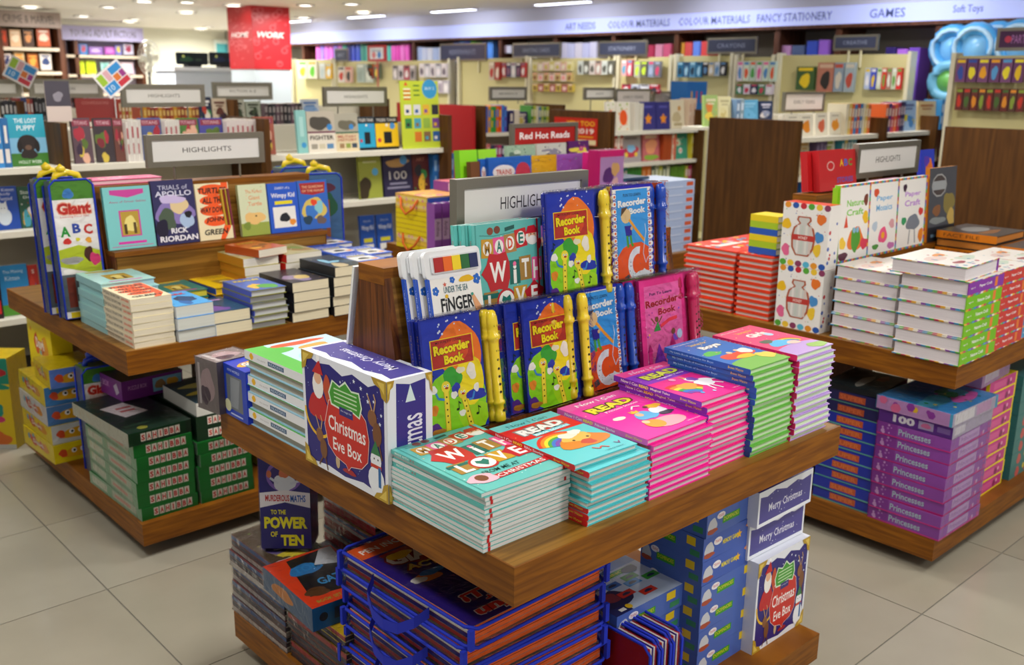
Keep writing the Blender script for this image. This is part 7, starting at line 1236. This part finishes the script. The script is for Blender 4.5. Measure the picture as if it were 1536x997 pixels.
for k in range(8): make(P0, 'book', pos_word(k, 8)+' orange red hardback in the second stack, behind the first', 'book', T(3.51, 2.27, ZT+k*.0265), 'orange red hardbacks, second stack')
for k in range(6): make(book_proto(.1, .12, .024, ['#2a58b8', '#a8c828', '#e8d020'][k % 3], ['#2a58b8', '#a8c828', '#e8d020'][k % 3], '#e8e4d8'), 'book', pos_word(k, 6)+' small blue, lime or yellow book beside the upper jar box', 'book', T(3.19, 2.03, .992+.0245*k), 'small bright books beside the jar box')
def art_jar(w, h):
    a = Art(w, h, '#f2f0ec'); cl = ['#e8982c', '#2a58b0', '#c82c3c', '#58a83a', '#f0c838', '#8a3a60', '#58b8d8']
    for k in range(6): a.ell(.1+.17*k, .96, .07, .05, cl[k % 7], 10); a.ell(.08+.17*k, .05, .075, .05, cl[(k+3) % 7], 10)
    a.dots(40, (.03, .1, .97, .9), .01, cl, 5)
    for x, y, c, s in ((.1, .66, '#f0c020', 3), (.84, .78, '#e8782c', 4), (.12, .25, '#e86a98', 5), (.8, .3, '#f0c838', 6), (.82, .5, '#4a90d0', 7)): a.blob(x, y, .09, .09, c, s)
    a.poly([(.34, .8), (.32, .74), (.38, .69), (.26, .62), (.22, .48), (.24, .3), (.34, .18), (.62, .18), (.72, .3), (.75, .48), (.7, .62), (.58, .69), (.64, .74), (.62, .8)][::-1], '#b05a3a')
    a.poly([(.37, .78), (.36, .74), (.42, .69), (.3, .61), (.26, .48), (.28, .31), (.36, .2), (.6, .2), (.68, .31), (.71, .48), (.66, .61), (.54, .69), (.6, .74), (.59, .78)][::-1], '#d0d0cc')
    for k in range(4): a.rect(.34+.09*k, .22, .39+.09*k, .66, ['#e8e4e0', '#c8d0c8', '#e0e0d8', '#d8c8c0'][k])
    a.rect(.24, .42, .73, .51, '#c03a34'); a.text('HONEY', .48, .465, .2, .05, '#f0d8d0', .02); return a
jw, jh, jt = .185, .229, .075
Pj = box_proto(jw, jh, jt, None, {'top': art_jar(jw, jh)}, False, col='#f0eeea'); Pj.append(('printed_side', art_mesh([(Art(jt, jh, '#eeece8').dots(9, (.1, .1, .9, .9), .1, ['#e8982c', '#c82c3c', '#4a68b8', '#58a83a'], 4), T(jw/2, -jh/2, jt) @ RY(90)), (Art(jw, jt, '#d84a34'), T(jw/2, jh/2, 0) @ RZ(180) @ RX(90))], 'printed_side'), None, []))
for k in range(2): make(Pj, 'gift_box', ['lower', 'upper'][k]+' white gift box with a honey jar window and balloon pattern', 'box', stand(3.1+jt, 1.742+jw/2, ZT+.2305*k, jh, -90, 0), 'jar window gift boxes')
def art_cft(w, h): a = Art(w, h, '#ece8e2'); a.blob(.3, .6, .2, .14, '#e0c8c0', 3); a.blob(.7, .35, .2, .12, '#c8d8c8', 4); a.blob(.6, .7, .14, .07, '#e89a50', 6); a.blob(.3, .25, .12, .07, '#a85a60', 7); a.dots(18, (.05, .05, .95, .95), .025, ['#e8782c', '#8a58b0', '#58a8c8', '#a8c838', '#c83a58'], 6); return a
def dotted(b, x0, x1, y0, y1, z, t):
    cl = ['#e8b020', '#c83a58', '#58b048', '#3a98c8', '#8a48a8', '#f0e8d8']; n = 14
    for k in range(n):
        b.box(x0+(x1-x0)*k/n, x0+(x1-x0)*(k+1)/n, y0-.0004, y0, z, z+t, cl[k % 6]); b.box(x0-.0004, x0, y0+(y1-y0)*k/n, y0+(y1-y0)*(k+1)/n, z, z+t, cl[(k+2) % 6])
def craft_book(w, h, t, spine, name, art=None, spine_side='front'):
    """spine along the front (-y) or hidden at the right (+x)"""
    b = MB(); ct = .003; b.box(-w/2, w/2, -h/2, h/2, 0, ct, '#e4dcd0'); b.box(-w/2, w/2, -h/2, h/2, t-ct, t, '#ece8e2'); dotted(b, -w/2, w/2, -h/2, h/2, 0, ct); dotted(b, -w/2, w/2, -h/2, h/2, t-ct, ct)
    if spine_side == 'front': b.box(-w/2, w/2, -h/2, -h/2+ct, ct, t-ct, spine); pg = MB().box(-w/2+.005, w/2-.005, -h/2+ct, h/2-.005, ct, t-ct, '#dcd6da', 'pages')
    else: b.box(w/2-ct, w/2, -h/2, h/2, ct, t-ct, spine); pg = MB().box(-w/2+.005, w/2-ct, -h/2+.005, h/2-.005, ct, t-ct, '#dcd6da', 'pages')
    P = [('cover', b.mesh('book_cover'), None, []), ('pages', pg.mesh('book_pages'), None, [])]; al = []
    if art: al.append((art, T(-w/2, -h/2, t)))
    if spine_side == 'front':
        s = Art(w, t-.006, spine); s.text(name, .48, .5, .36, .3, '#f4f0f0', .02); s.rect(.74, .1, .82, .9, '#e8803a'); s.text('age 6', .12, .5, .12, .2, '#f4f0f0'); al.append((s, T(-w/2, -h/2, .003) @ RX(90)))
    if al: P.append(('cover_print', art_mesh(al), None, []))
    return P
cw, ch_ = .27, .225; ct_ = .0462
for i in range(6):
    c = '#7ac020' if i < 5 else '#8a3aa8'
    make(craft_book(cw, ch_, ct_-.001, c, 'Nature Craft' if i < 5 else 'Paper Craft', None), 'craft_book', pos_word(i, 7)+' thick craft book in the front stack, '+('lime spine' if i < 5 else 'purple spine'), 'book', T(3.068+cw/2+random.Random(i).uniform(-.003, .003), 1.222+ch_/2+.004, ZT+i*ct_), 'thick craft books, front stack')
make(craft_book(cw, ch_+.02, ct_-.001, '#8a3aa8', '', art_cft(cw, ch_), 'right'), 'craft_book', 'topmost thick craft book of the front stack, turned pages outward', 'book', T(3.055+cw/2, 1.25+ch_/2, ZT+6*ct_) @ RZ(2), 'thick craft books, front stack')
for i in range(6): make(craft_book(.24, ch_, ct_-.001, '#d0403a', 'Paper Craft', art_cft(.24, ch_) if i == 5 else None), 'craft_book', pos_word(i, 6)+' thick craft book with red spine, right of the lime ones', 'book', T(3.343+.12, 1.222+ch_/2+.008, ZT+i*ct_), 'thick craft books with red spines')
for i in range(6): make(craft_book(.24, ch_, ct_-.001, '#4a98c8', 'Mosaic Craft', art_cft(.24, ch_) if i == 5 else None), 'craft_book', pos_word(i, 6)+' thick craft book with blue spine at the right picture edge', 'book', T(3.59+.12, 1.222+ch_/2+.012, ZT+i*ct_), 'thick craft books with blue spines')
for i in range(6): make(craft_book(.25, .235, ct_-.0035, '#58a8c8', '', art_cft(.25, .235) if i == 5 else None, 'right'), 'craft_book', pos_word(i, 6)+' white paged craft book in the stack beside the jar boxes', 'book', T(3.108+.125+random.Random(i).uniform(-.004, .004), 1.47+.118, ZT+i*(ct_-.003)) @ RZ(random.Random(i+5).uniform(-1, 1)), 'white paged craft books beside the jar boxes')
for i in range(5): make(craft_book(.24, .22, .042, '#7ac020', '', art_cft(.24, .22), 'right'), 'craft_book', pos_word(i, 5)+' craft book in the rear stack before the standing craft panels', 'book', T(3.5, 1.56, ZT+i*.0425), 'craft books in the rear stack')
make(craft_book(.26, .22, .046, '#7ac020', '', art_cft(.26, .22), 'right'), 'craft_book', 'lime backed craft book on top of the rear stack', 'book', T(3.47, 1.545, ZT+5*.0425) @ RZ(-3), None)
# three craft books standing face out with a dotted border
def art_face(n, c, title):
    def f(w, h):
        a = Art(w, h, '#f0eeea'); L = title.split('|')
        for k, s in enumerate(L): a.text(s, .5, .76-.12*k, .56, .085, c, .02)
        g = random.Random(n)
        if n == 0: a.blob(.55, .28, .24, .17, '#e8782c', 3); a.blob(.55, .28, .14, .18, '#4a9a30', 4); a.circ(.5, .4, .05, '#8ab8d8'); a.circ(.61, .4, .05, '#8ab8d8'); a.blob(.86, .55, .1, .08, '#f0c020', 5); a.blob(.85, .78, .08, .07, '#7a3a28', 6); a.poly([(.15, .45), (.28, .45), (.22, .62)], '#d84a28'); a.blob(.15, .08, .14, .06, '#5a2a40', 8); a.blob(.85, .2, .12, .08, '#d83a58', 7); a.blob(.12, .25, .1, .08, '#f0c838', 9)
        elif n == 1: a.blob(.5, .26, .14, .12, '#e8588a', 3); a.circ(.5, .26, .06, '#f0a828'); a.blob(.2, .85, .08, .06, '#d8502c', 4); a.blob(.8, .4, .1, .06, '#d8a0a8', 5); a.blob(.2, .4, .1, .06, '#b8c8d8', 6); a.blob(.8, .1, .12, .05, '#c878b8', 7); a.blob(.25, .12, .1, .04, '#4a9a48', 8)
        else: a.blob(.55, .36, .22, .12, '#7a8290', 3); a.line([(.45, .26), (.42, .06)], .03, '#7a8290'); a.line([(.62, .26), (.66, .06)], .03, '#7a8290'); a.blob(.22, .4, .08, .06, '#2f9a60', 4); a.blob(.86, .16, .1, .09, '#e8882c', 6); a.blob(.82, .5, .08, .06, '#d83a38', 7); a.blob(.2, .86, .06, .06, '#3a1c38', 8)
        cl = ['#e8b020', '#c83a58', '#58b048', '#3a98c8', '#8a48a8']
        for k in range(20): a.rect(k/20, .97, (k+1)/20, 1, cl[k % 5]); a.rect(.955, k/20, 1, (k+1)/20, cl[(k+2) % 5]); a.rect(k/20, 0, (k+1)/20, .03, cl[(k+1) % 5])
        return a
    return f
Yk = 1.755
for n, (u0, u1, v, ti, c) in enumerate(((1262, 1306.5, 280, 'Nature|Craft', '#7ac83a'), (1307, 1349, 276, 'Paper|Mosaics', '#6ab0e0'), (1350, 1391, 271, 'Paper|Craft', '#b878d8'))):
    a_, b_ = aty(u0, v, Yk), aty(u1, v, Yk); w_ = b_.x-a_.x; h_ = 1.27-.991
    make(book_proto(w_, h_, .024, '#ece8e2', ['#8ad020', '#58a8d0', '#a858c8'][n], '#e0dcdc', art_face(n, c, ti)(w_, h_), hard=False), 'craft_book', ['white Nature Craft book with green owl, left of three standing', 'white craft book with pink flower, middle of three standing', 'white craft book with grey horse, right of three standing'][n], 'book', stand(a_.x+w_/2, Yk+.01, .99, h_, 0, 3), 'three standing craft books')
make(book_proto(.09, .27, .02, '#8ad020', '#8ad020', '#dcdcd0', hard=False), 'craft_book', 'lime green book edge left of the Nature Craft book', 'book', stand(3.225, 1.775, .99, .27, 0, 2), None)
def art_abc(w, h): a = Art(w, h, '#c81c22'); a.text('A', .6, .68, .1, .18, '#f0c020', .03); a.text('B', .72, .68, .1, .18, '#3a68c8', .03); a.text('C', .84, .68, .1, .18, '#58a83a', .03); a.ell(.3, .62, .1, .12, '#e8b8b0'); a.ell(.3, .62, .08, .09, '#c81c22'); a.text('STORIES', .68, .25, .44, .14, '#5a58b8', .02); return a
for k in range(2): make(book_proto(.27, .15, .028, '#c81c22', '#b81820', '#ece0d8', art_abc(.27, .15)), 'book', ['rear', 'front'][k]+' red alphabet story book standing left of the HIGHLIGHTS sign', 'book', stand(3.42+.03*k, 1.95-.031*k+.02, 1.22, .15, 0, 8), 'red alphabet books on the right table')
make(book_proto(.12, .12, .02, '#2a38c0', '#2a38c0', '#e8e4d8', Art(.12, .12, '#2a40c8').blob(.6, .4, .25, .3, '#e8782c', 3).blob(.4, .6, .2, .2, '#5a3ab8', 4)), 'book', 'bright blue and orange book right behind the HIGHLIGHTS sign', 'book', stand(aty(1388, 240, 1.95).x, 1.95, 1.218, .13, 0, 6), None)
make(book_proto(.25, .06, .02, '#b81c78', '#b81c78', '#e8d0dc'), 'book', 'magenta book lying under the right HIGHLIGHTS sign', 'book', T(3.85, 1.92, 1.2185), None)
def art_dark(w, h): a = Art(w, h, '#4a4c54'); a.ell(.36, .76, .28, .16, '#a8a8a8', 10); a.ell(.36, .76, .25, .14, '#4a4040', 10); a.rect(.12, .7, .6, .82, '#a0a4a8'); a.blob(.75, .5, .2, .16, '#8a7a40', 4); a.blob(.85, .3, .14, .12, '#c8a858', 5); a.blob(.3, .42, .16, .07, '#8a5a38', 6); a.blob(.35, .28, .28, .05, '#8a9090', 7); a.rect(0, 0, 1, .2, '#20242c'); a.rect(.12, .06, .3, .1, '#6a88a0'); return a
a_, b_ = aty(1398, 252, 1.77), aty(1438, 247, 1.77); w_ = b_.x-a_.x
make(book_proto(w_, .3, .02, '#3a3c44', '#c87818', '#c88020', art_dark(w_, .3), hard=False), 'book', 'dark grey fact book with round emblem standing right of the craft books', 'book', stand(a_.x+w_/2, 1.775, .99, .3, 0, 4), None)
make(book_proto(.26, .016, .02, '#c87818', '#c87818', '#c88020'), 'book', 'narrow orange spine left of the dark grey fact book', 'book', stand(a_.x-.005, 1.78, .99, .26, 0, 4) @ RZ(90), None)
P1 = book_proto(.28, .24, .03, '#3a3430', '#d87a18', '#c87a28', Art(.28, .24, '#4a4440').ell(.5, .6, .3, .2, '#8a8a88').blob(.4, .3, .3, .1, '#8a5a30', 4), spi(.24, .03, '#d87a18', 'FACT FILE', '#5a3010'), back='#2c2824')
for i in range(9): make(P1, 'book', pos_word(i, 9)+' black covered fact book with orange edges, far right rear stack', 'book', T(4.1, 1.62, ZT+i*.0335) @ RZ(180 if i % 2 else 0), 'black and orange fact books')
for i in range(8): make(P1, 'book', pos_word(i, 8)+' orange edged fact book in the stack cut off at the right edge', 'book', T(4.1, 1.36, ZT+i*.0335), 'orange edged fact books at the edge')
# --- base of the right table
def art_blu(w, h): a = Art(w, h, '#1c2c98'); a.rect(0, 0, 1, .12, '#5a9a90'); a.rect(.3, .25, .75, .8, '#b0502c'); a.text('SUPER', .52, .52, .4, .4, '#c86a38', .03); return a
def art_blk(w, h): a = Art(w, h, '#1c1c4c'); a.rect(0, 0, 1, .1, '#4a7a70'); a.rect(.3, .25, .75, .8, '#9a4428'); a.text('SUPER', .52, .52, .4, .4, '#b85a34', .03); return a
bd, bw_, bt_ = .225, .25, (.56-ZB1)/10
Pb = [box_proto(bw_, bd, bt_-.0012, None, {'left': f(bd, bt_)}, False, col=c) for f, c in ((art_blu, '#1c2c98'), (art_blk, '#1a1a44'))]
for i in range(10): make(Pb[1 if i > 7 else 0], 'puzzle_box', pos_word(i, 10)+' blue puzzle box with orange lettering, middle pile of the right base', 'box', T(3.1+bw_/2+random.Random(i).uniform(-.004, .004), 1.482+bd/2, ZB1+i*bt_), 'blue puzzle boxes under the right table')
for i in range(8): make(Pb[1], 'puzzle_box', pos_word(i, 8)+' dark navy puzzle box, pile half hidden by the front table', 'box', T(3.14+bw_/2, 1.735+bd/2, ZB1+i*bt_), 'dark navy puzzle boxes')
make(box_proto(.24, .2, .02, None, {'top': Art(.24, .2, '#2a3a40').blob(.4, .5, .3, .1, '#b8b8b0', 3).blob(.7, .3, .15, .1, '#c8703a', 4)}, True, col='#23282c'), 'puzzle_box', 'flat shiny wrapped pack on top of the blue puzzle boxes', 'box', T(3.22, 1.6, .562) @ RZ(5))
pw_, pd_, pt_ = .315, .255, .0455
def art_pr(w, h): a = Art(w, h, '#9a48b0'); a.rect(0, 0, 1, .1, '#e0389a'); a.rect(.28, .1, 1, 1, '#a85ac0'); a.dots(8, (.02, .2, .26, .9), .02, ['#c888d8', '#e0b0e8'], 3); a.text('Princesses', .52, .52, .44, .5, '#c8e0e8', .02); return a
def art_prf(w, h): a = Art(w, h, '#b070c8'); a.rect(0, 0, 1, .1, '#e8389a'); a.rect(.2, .2, .7, .9, '#d8b8e8'); a.text('Princesses', .45, .55, .42, .4, '#b888d0', .02); a.dots(6, (.75, .2, .98, .9), .03, ['#e8c8f0', '#d868b8'], 4); return a
Pp = box_proto(pw_, pd_, pt_-.0012, None, {'left': art_pr(pd_, pt_), 'front': art_prf(pw_, pt_)}, True, col='#c83a98')
for i in range(8): make(Pp, 'puzzle_box', pos_word(i, 8)+' purple and pink Princesses puzzle box in the corner pile', 'box', T(3.083+pw_/2+random.Random(i).uniform(-.004, .004), 1.222+pd_/2, ZB1+i*pt_) @ RZ(random.Random(i+4).uniform(-1, 1)), 'Princesses puzzle boxes')
def art_100(w, h): a = Art(w, h, '#6a3a98'); a.text('100', .35, .5, .3, .6, '#f0ecf4', .05); a.rect(.55, .2, .75, .8, '#b8a8d0'); a.blob(.65, .5, .06, .2, '#d878a8', 3); a.rect(.8, .3, .97, .7, '#8a6ab0'); return a
make(box_proto(pw_, pd_, pt_-.001, None, {'left': art_100(pd_, pt_), 'front': Art(pw_, pt_, '#c8c0d8').rect(.05, .2, .3, .8, '#e8e4f0')}, True, col='#6a3a98'), 'puzzle_box', 'dark violet puzzle box marked 100, second from the top of the corner pile', 'box', T(3.083+pw_/2, 1.222+pd_/2, ZB1+8*pt_))
make(box_proto(pw_+.02, pd_+.01, pt_-.001, None, {'left': Art(pd_, pt_, '#c898d0').dots(9, (.05, .2, .95, .9), .05, ['#f0c838', '#e878a8', '#a048b0'], 3), 'front': Art(pw_, pt_, '#c8c0d8').rect(.05, .1, .5, .9, '#f0eef4').rect(.55, .1, .9, .9, '#d8b0d8'), 'top': busy(pw_+.02, pd_+.01, '#3a8ac8', ['#2f9a48', '#e8d040', '#58b8d8', '#c85aa8', '#1c5a34'], 6)}, True, col='#58b0d8'), 'puzzle_box', 'sky blue rimmed puzzle box with bright scene, topmost of the corner pile', 'box', T(3.083+pw_/2, 1.222+pd_/2, ZB1+9*pt_) @ RZ(-1.5))
def art_py(w, h): a = Art(w, h, '#c83a88'); a.rect(0, 0, 1, .14, '#f0d818'); a.rect(.95, 0, 1, 1, '#f0d818'); a.rect(.15, .3, .6, .8, '#d85a98'); a.dots(5, (.6, .3, .9, .8), .04, ['#f0a8c8', '#8a2a60'], 3); return a
Pq = box_proto(.24, .25, .049, None, {'front': art_py(.24, .05), 'left': art_py(.25, .05)}, False, col='#f0d818')
for i in range(9): make(Pq, 'puzzle_box', pos_word(i, 9)+' magenta puzzle box with yellow rim behind the Princesses pile', 'box', T(3.52+.12, 1.28+.13, ZB1+i*.0505) @ RZ(random.Random(i).uniform(-1, 1)), 'magenta puzzle boxes with yellow rims')
make(box_proto(.28, .25, .06, None, {'front': Art(.28, .06, '#c8a0d0').rect(.1, .2, .6, .8, '#e8dcf0'), 'top': busy(.28, .25, '#5aa8a8', ['#e8e040', '#c87ab8', '#3a7a48'], 8)}, True, col='#b890c8'), 'puzzle_box', 'lilac wrapped puzzle box tilted between the two right base piles', 'box', T(3.55, 1.41, .586) @ RZ(3))
for i in range(8): make(box_proto(.25, .25, .052, None, {'front': Art(.25, .052, '#3a7a78').dots(6, (.1, .2, .9, .9), .06, ['#d8c040', '#c85a58'], 3)}, False, col='#2f6a70'), 'puzzle_box', pos_word(i, 8)+' teal puzzle box at the far end of the right base', 'box', T(3.93, 1.4, ZB1+i*.053), 'teal puzzle boxes')
# ================================================================ rear table
def art_yb(w, h):
    a = Art(w, h, '#f0d818')
    for k in range(11): a.rect(0, k/11, 1, k/11+.008, '#c8a818')
    for y in (.9, .77, .18): a.rect(.02, y, .98, y+.07, '#f0d868'); a.dots(9, (.04, y, .96, y+.07), .03, ['#e87aa0', '#f0b0b8', '#d8a0c8'], int(y*99))
    return a
by0, by1 = 3.97, 4.245; yw = by1-by0
Py = MB(); 
for k in range(11): Py.box(0, .3, 0, yw, .285*k/11, .285*(k+.92)/11, '#f0d818' if k not in (1, 8, 9, 10) else '#f0c848', cols=[None, '#e89a8a', None, None, None, None])
t = thing('gift_bag_bundle', 'bundle of yellow gift bags with orange cord handles on the rear table', 'gift bag', T(3.045, by0, ZT))
part('bags', Py.mesh('bags'), t); 
ar = Art(yw, .285); 
for y in (.9, .77, .18): ar.rect(.02, y, .98, y+.06, '#f0dc80'); ar.dots(9, (.04, y, .96, y+.06), .025, ['#e87aa0', '#e8a0b0', '#d898c0'], int(y*99))
tp = Art(.3, yw, '#f0b060'); tp.dots(26, (.05, .05, .95, .95), .05, ['#e87a9a', '#f0d850', '#e8a0a8', '#d8589a'], 4)
part('side_print', art_mesh([(ar, T(-.0005, yw, 0) @ RZ(-90) @ RX(90))], 'side_print'), t); part('top_print', art_mesh([(tp, T(0, 0, .2851))], 'top_print'), t)
for yy, zz in ((yw*.55, .235), (yw*.5, .045)): part('cord_handle', MB().tube([(-.002, yy+.075, zz+.03), (-.02, yy+.05, zz-.02), (-.028, yy, zz-.05), (-.02, yy-.05, zz-.02), (-.002, yy-.075, zz+.03)], .006, 6, '#e86a18', 'cloth').mesh('cord_handle', True), t)
part('blue_edge', MB().box(.0, .29, -.012, 0, 0, .28, '#1f3f98').mesh('blue_edge'), t)
def art_pu(h, t): a = Art(h, t, '#7a3a98'); a.rect(.0, 0, .18, 1, '#8a4aa8'); a.rect(.3, 0, .72, 1, '#c8a8d0'); a.rect(.72, 0, 1, 1, '#8a50a8'); a.text('Anthea', .5, .5, .3, .5, '#4a2058'); return a
Pp2 = book_proto(.066, .26, .045, '#9a5ab0', '#8a4aa8', '#ece4ec', None, art_pu(.26, .045))
for k in range(3): make(Pp2, 'book', ['left', 'middle', 'right'][k]+' upright purple and white spined book beside the yellow bags', 'book', T(aty(652+12*k, 340, 3.895).x+.045, 3.895, ZT) @ RZ(90) @ RX(90) @ T(.033, .13, -.045), 'upright purple spined books')
make(box_proto(.3, .26, .05, None, {'front': Art(.3, .05, '#c8a0c8').rect(.3, .1, .7, .9, '#e8dce8').text('Anthea', .6, .5, .2, .4, '#8a6a98'), 'left': Art(.26, .05, '#8a48a0').rect(.5, .1, 1, .9, '#d8c0dc'), 'top': Art(.3, .26, '#d8687a')}, False, col='#a868b0'), 'book', 'lilac and pink book lying across behind the yellow bags', 'book', T(3.44, 4.1, ZT+.287) , None)
def px_face(u0, u1, vt, y, zb, c, art, label, grp=None, t=.03, lean=5, name='book', cat='book', wrapd=False):
    a_, b_ = aty(u0, vt, y), aty(u1, vt, y); w = b_.x-a_.x; h = max(.08, a_.z-zb); P = box_proto(w, h, t, None, {'top': art(w, h)}, wrapd, col=c)
    return make(P, name, label, cat, stand(a_.x+w/2, y, zb, h, 0, lean), grp)
# front tier of the rear table seen over the HIGHLIGHTS sign
px_face(686, 712, 226, 3.52, .99, '#7ac820', lambda w, h: Art(w, h, '#8ad820').blob(.7, .6, .2, .12, '#3a88c8', 3), 'left lime green storybook on the rear table', 'lime storybooks on the rear table', .04)
px_face(714, 741, 225, 3.54, .99, '#6ab81c', lambda w, h: Art(w, h, '#98d828').blob(.5, .5, .3, .2, '#58a820', 3), 'right lime green storybook on the rear table', 'lime storybooks on the rear table', .04)
px_face(704, 718, 243, 3.46, .99, '#6a4020', lambda w, h: Art(w, h, '#6a4020'), 'small brown upright board between the lime and blue packs', None, .03)
def art_tw(w, h): a = Art(w, h, '#2a70d0'); a.ell(.35, .75, .26, .12, '#f0ecec'); a.text('TRAINS', .35, .75, .36, .09, '#c8402c', .02); a.circ(.8, .72, .18, '#d0405a'); a.blob(.6, .3, .3, .12, '#e8e0d8', 3); a.blob(.3, .3, .15, .1, '#d8a8a0', 5); return a
px_face(720, 733, 239, 3.45, .99, '#2a70d0', art_tw, 'left wrapped blue train book behind the HIGHLIGHTS sign', 'wrapped books above the HIGHLIGHTS sign', .02, 4, wrapd=True)
px_face(732, 796, 237, 3.43, .99, '#2a70d0', art_tw, 'wide wrapped blue train book above the HIGHLIGHTS sign', 'wrapped books above the HIGHLIGHTS sign', .02, 4, wrapd=True)
px_face(795, 834, 234, 3.44, .99, '#e8c020', lambda w, h: busy(w, h, '#e8b828', ['#f0e040', '#3a48a0', '#e87830', '#e8e4e0'], 4), 'wrapped yellow book above the HIGHLIGHTS sign', 'wrapped books above the HIGHLIGHTS sign', .02, 4, wrapd=True)
px_face(834, 876, 232, 3.45, .99, '#9a50b8', lambda w, h: busy(w, h, '#a868c8', ['#e04a78', '#8ac8b8', '#d858a8', '#c8a0e0'], 7), 'wrapped violet book above the right end of the HIGHLIGHTS sign', 'wrapped books above the HIGHLIGHTS sign', .02, 4, wrapd=True)
def art_doll(w, h): a = Art(w, h, '#c8a0d8'); a.rect(0, .9, 1, 1, '#e02888'); a.blob(.35, .6, .2, .14, '#6a3a88', 3); a.blob(.65, .7, .16, .12, '#e8c080', 4); a.blob(.35, .35, .16, .14, '#a868b0', 5); a.blob(.65, .4, .16, .16, '#e8c8c0', 6); a.blob(.7, .2, .2, .1, '#d85aa0', 7); return a
px_face(874, 885, 228, 3.38, ZT+.24, '#d82080', lambda w, h: Art(w, h, '#e02888'), 'hot pink box side left of the doll box', None, .1, 0, 'doll_box', 'box')
px_face(883, 918, 225, 3.3, ZT+.24, '#d82080', art_doll, 'tall pink doll picture box on the rear table', None, .08, 0, 'doll_box', 'box', True)
# upper back tier of the rear table
px_face(757, 800, 222, 3.66, 1.218, '#a8c8b0', lambda w, h: busy(w, h, '#98b8a0', ['#58786a', '#c8d8c8', '#3a5a50'], 4), 'pale green book row under the Red Hot Reads sign, left', 'books under the Red Hot Reads sign', .02)
px_face(802, 846, 224, 3.68, 1.218, '#d8d0c8', lambda w, h: busy(w, h, '#c8ccc0', ['#8a8a98', '#3a3a4a', '#e0dcd0'], 5), 'pale grey book under the Red Hot Reads sign, right', 'books under the Red Hot Reads sign', .02)
px_face(850, 880, 222, 3.75, 1.218, '#5a1c6a', lambda w, h: busy(w, h, '#5a1c6a', ['#c83a90', '#e8d850'], 6), 'dark purple book below the 2019 poster', None, .02)
# stacks at the right end of the rear table
for i in range(9):
    a_ = box_proto(.24, .27, .0405, None, {'front': Art(.24, .041, '#a8bce0').rect(.72, .25, .95, .75, '#c85a38').rect(.05, .15, .6, .28, '#c8d4ec'), 'left': Art(.27, .041, '#8aa4dc'), 'top': Art(.24, .27, '#c8d8f0')}, False, col='#9ab0e0')
    make(a_, 'book', pos_word(i, 9)+' pale blue thick book in the stack at the rear table\'s right end', 'book', T(3.965+.12, 3.16+.135, ZT+i*.0418) @ RZ(random.Random(i).uniform(-1, 1)), 'pale blue thick books')
for i in range(8): make(box_proto(.26, .27, .045, None, {'front': Art(.26, .045, '#a868c0').rect(.2, .2, .8, .8, '#c898d8'), 'top': Art(.26, .27, '#d090d8').blob(.5, .5, .3, .3, '#e8b8e0', 3)}, False, col='#a060b8'), 'book', pos_word(i, 8)+' violet thick book left of the pale blue stack', 'book', T(3.69, 3.3, ZT+i*.0465), 'violet thick books')
for i in range(5): make(box_proto(.24, .25, .045, None, {'front': Art(.24, .045, '#a868c0')}, False, col='#a060b8'), 'doll_box', pos_word(i, 5)+' violet box under the tall pink doll box', 'box', T(3.46, 3.32, ZT+i*.0465), 'violet boxes under the doll box')
make(box_proto(.3, .22, .012, None, {'top': Art(.3, .22, '#2a4a68')}, False, col='#23405a'), 'book', 'slim dark teal book topping the pale blue and violet stacks', 'book', T(3.86, 3.42, ZT+.377), None)
for i in range(6): make(book_proto(.02, .24, .16, '#d8d0a8', '#d8d0a8', '#ece8d8'), 'book', ORDL[i]+' cream upright book right of the pale blue stack', 'book', T(4.12+.0+.018*i-.01, 3.5, ZT) @ RX(90) @ T(0, .12+.01, 0), 'cream upright books on the rear table')
# ---- look-alikes that share a label get their place in the row
def _px(o):
    bpy.context.view_layer.update()
    q = o.matrix_world.translation-Vector((0, 0, CAM_H)); w_ = q.dot(CF)
    return (q.dot(CR)/w_, -q.dot(CU)/w_)
_by = {}
for o in COL.objects:
    if o.parent is None and o.get('label'): _by.setdefault(o['label'], []).append(o)
bpy.context.view_layer.update()
for lb, L in _by.items():
    if len(L) > 1 and 'overhead' not in lb:
        L.sort(key=lambda o: _px(o)[0])
        for i, o in enumerate(L):
            o['label'] = ('leftmost ' if i == 0 else 'rightmost ' if i == len(L)-1 else ORDL[i]+' from left, ' if i < 20 else f'{i+1}th from left, ')+lb
            if not o.get('group'): o['group'] = lb
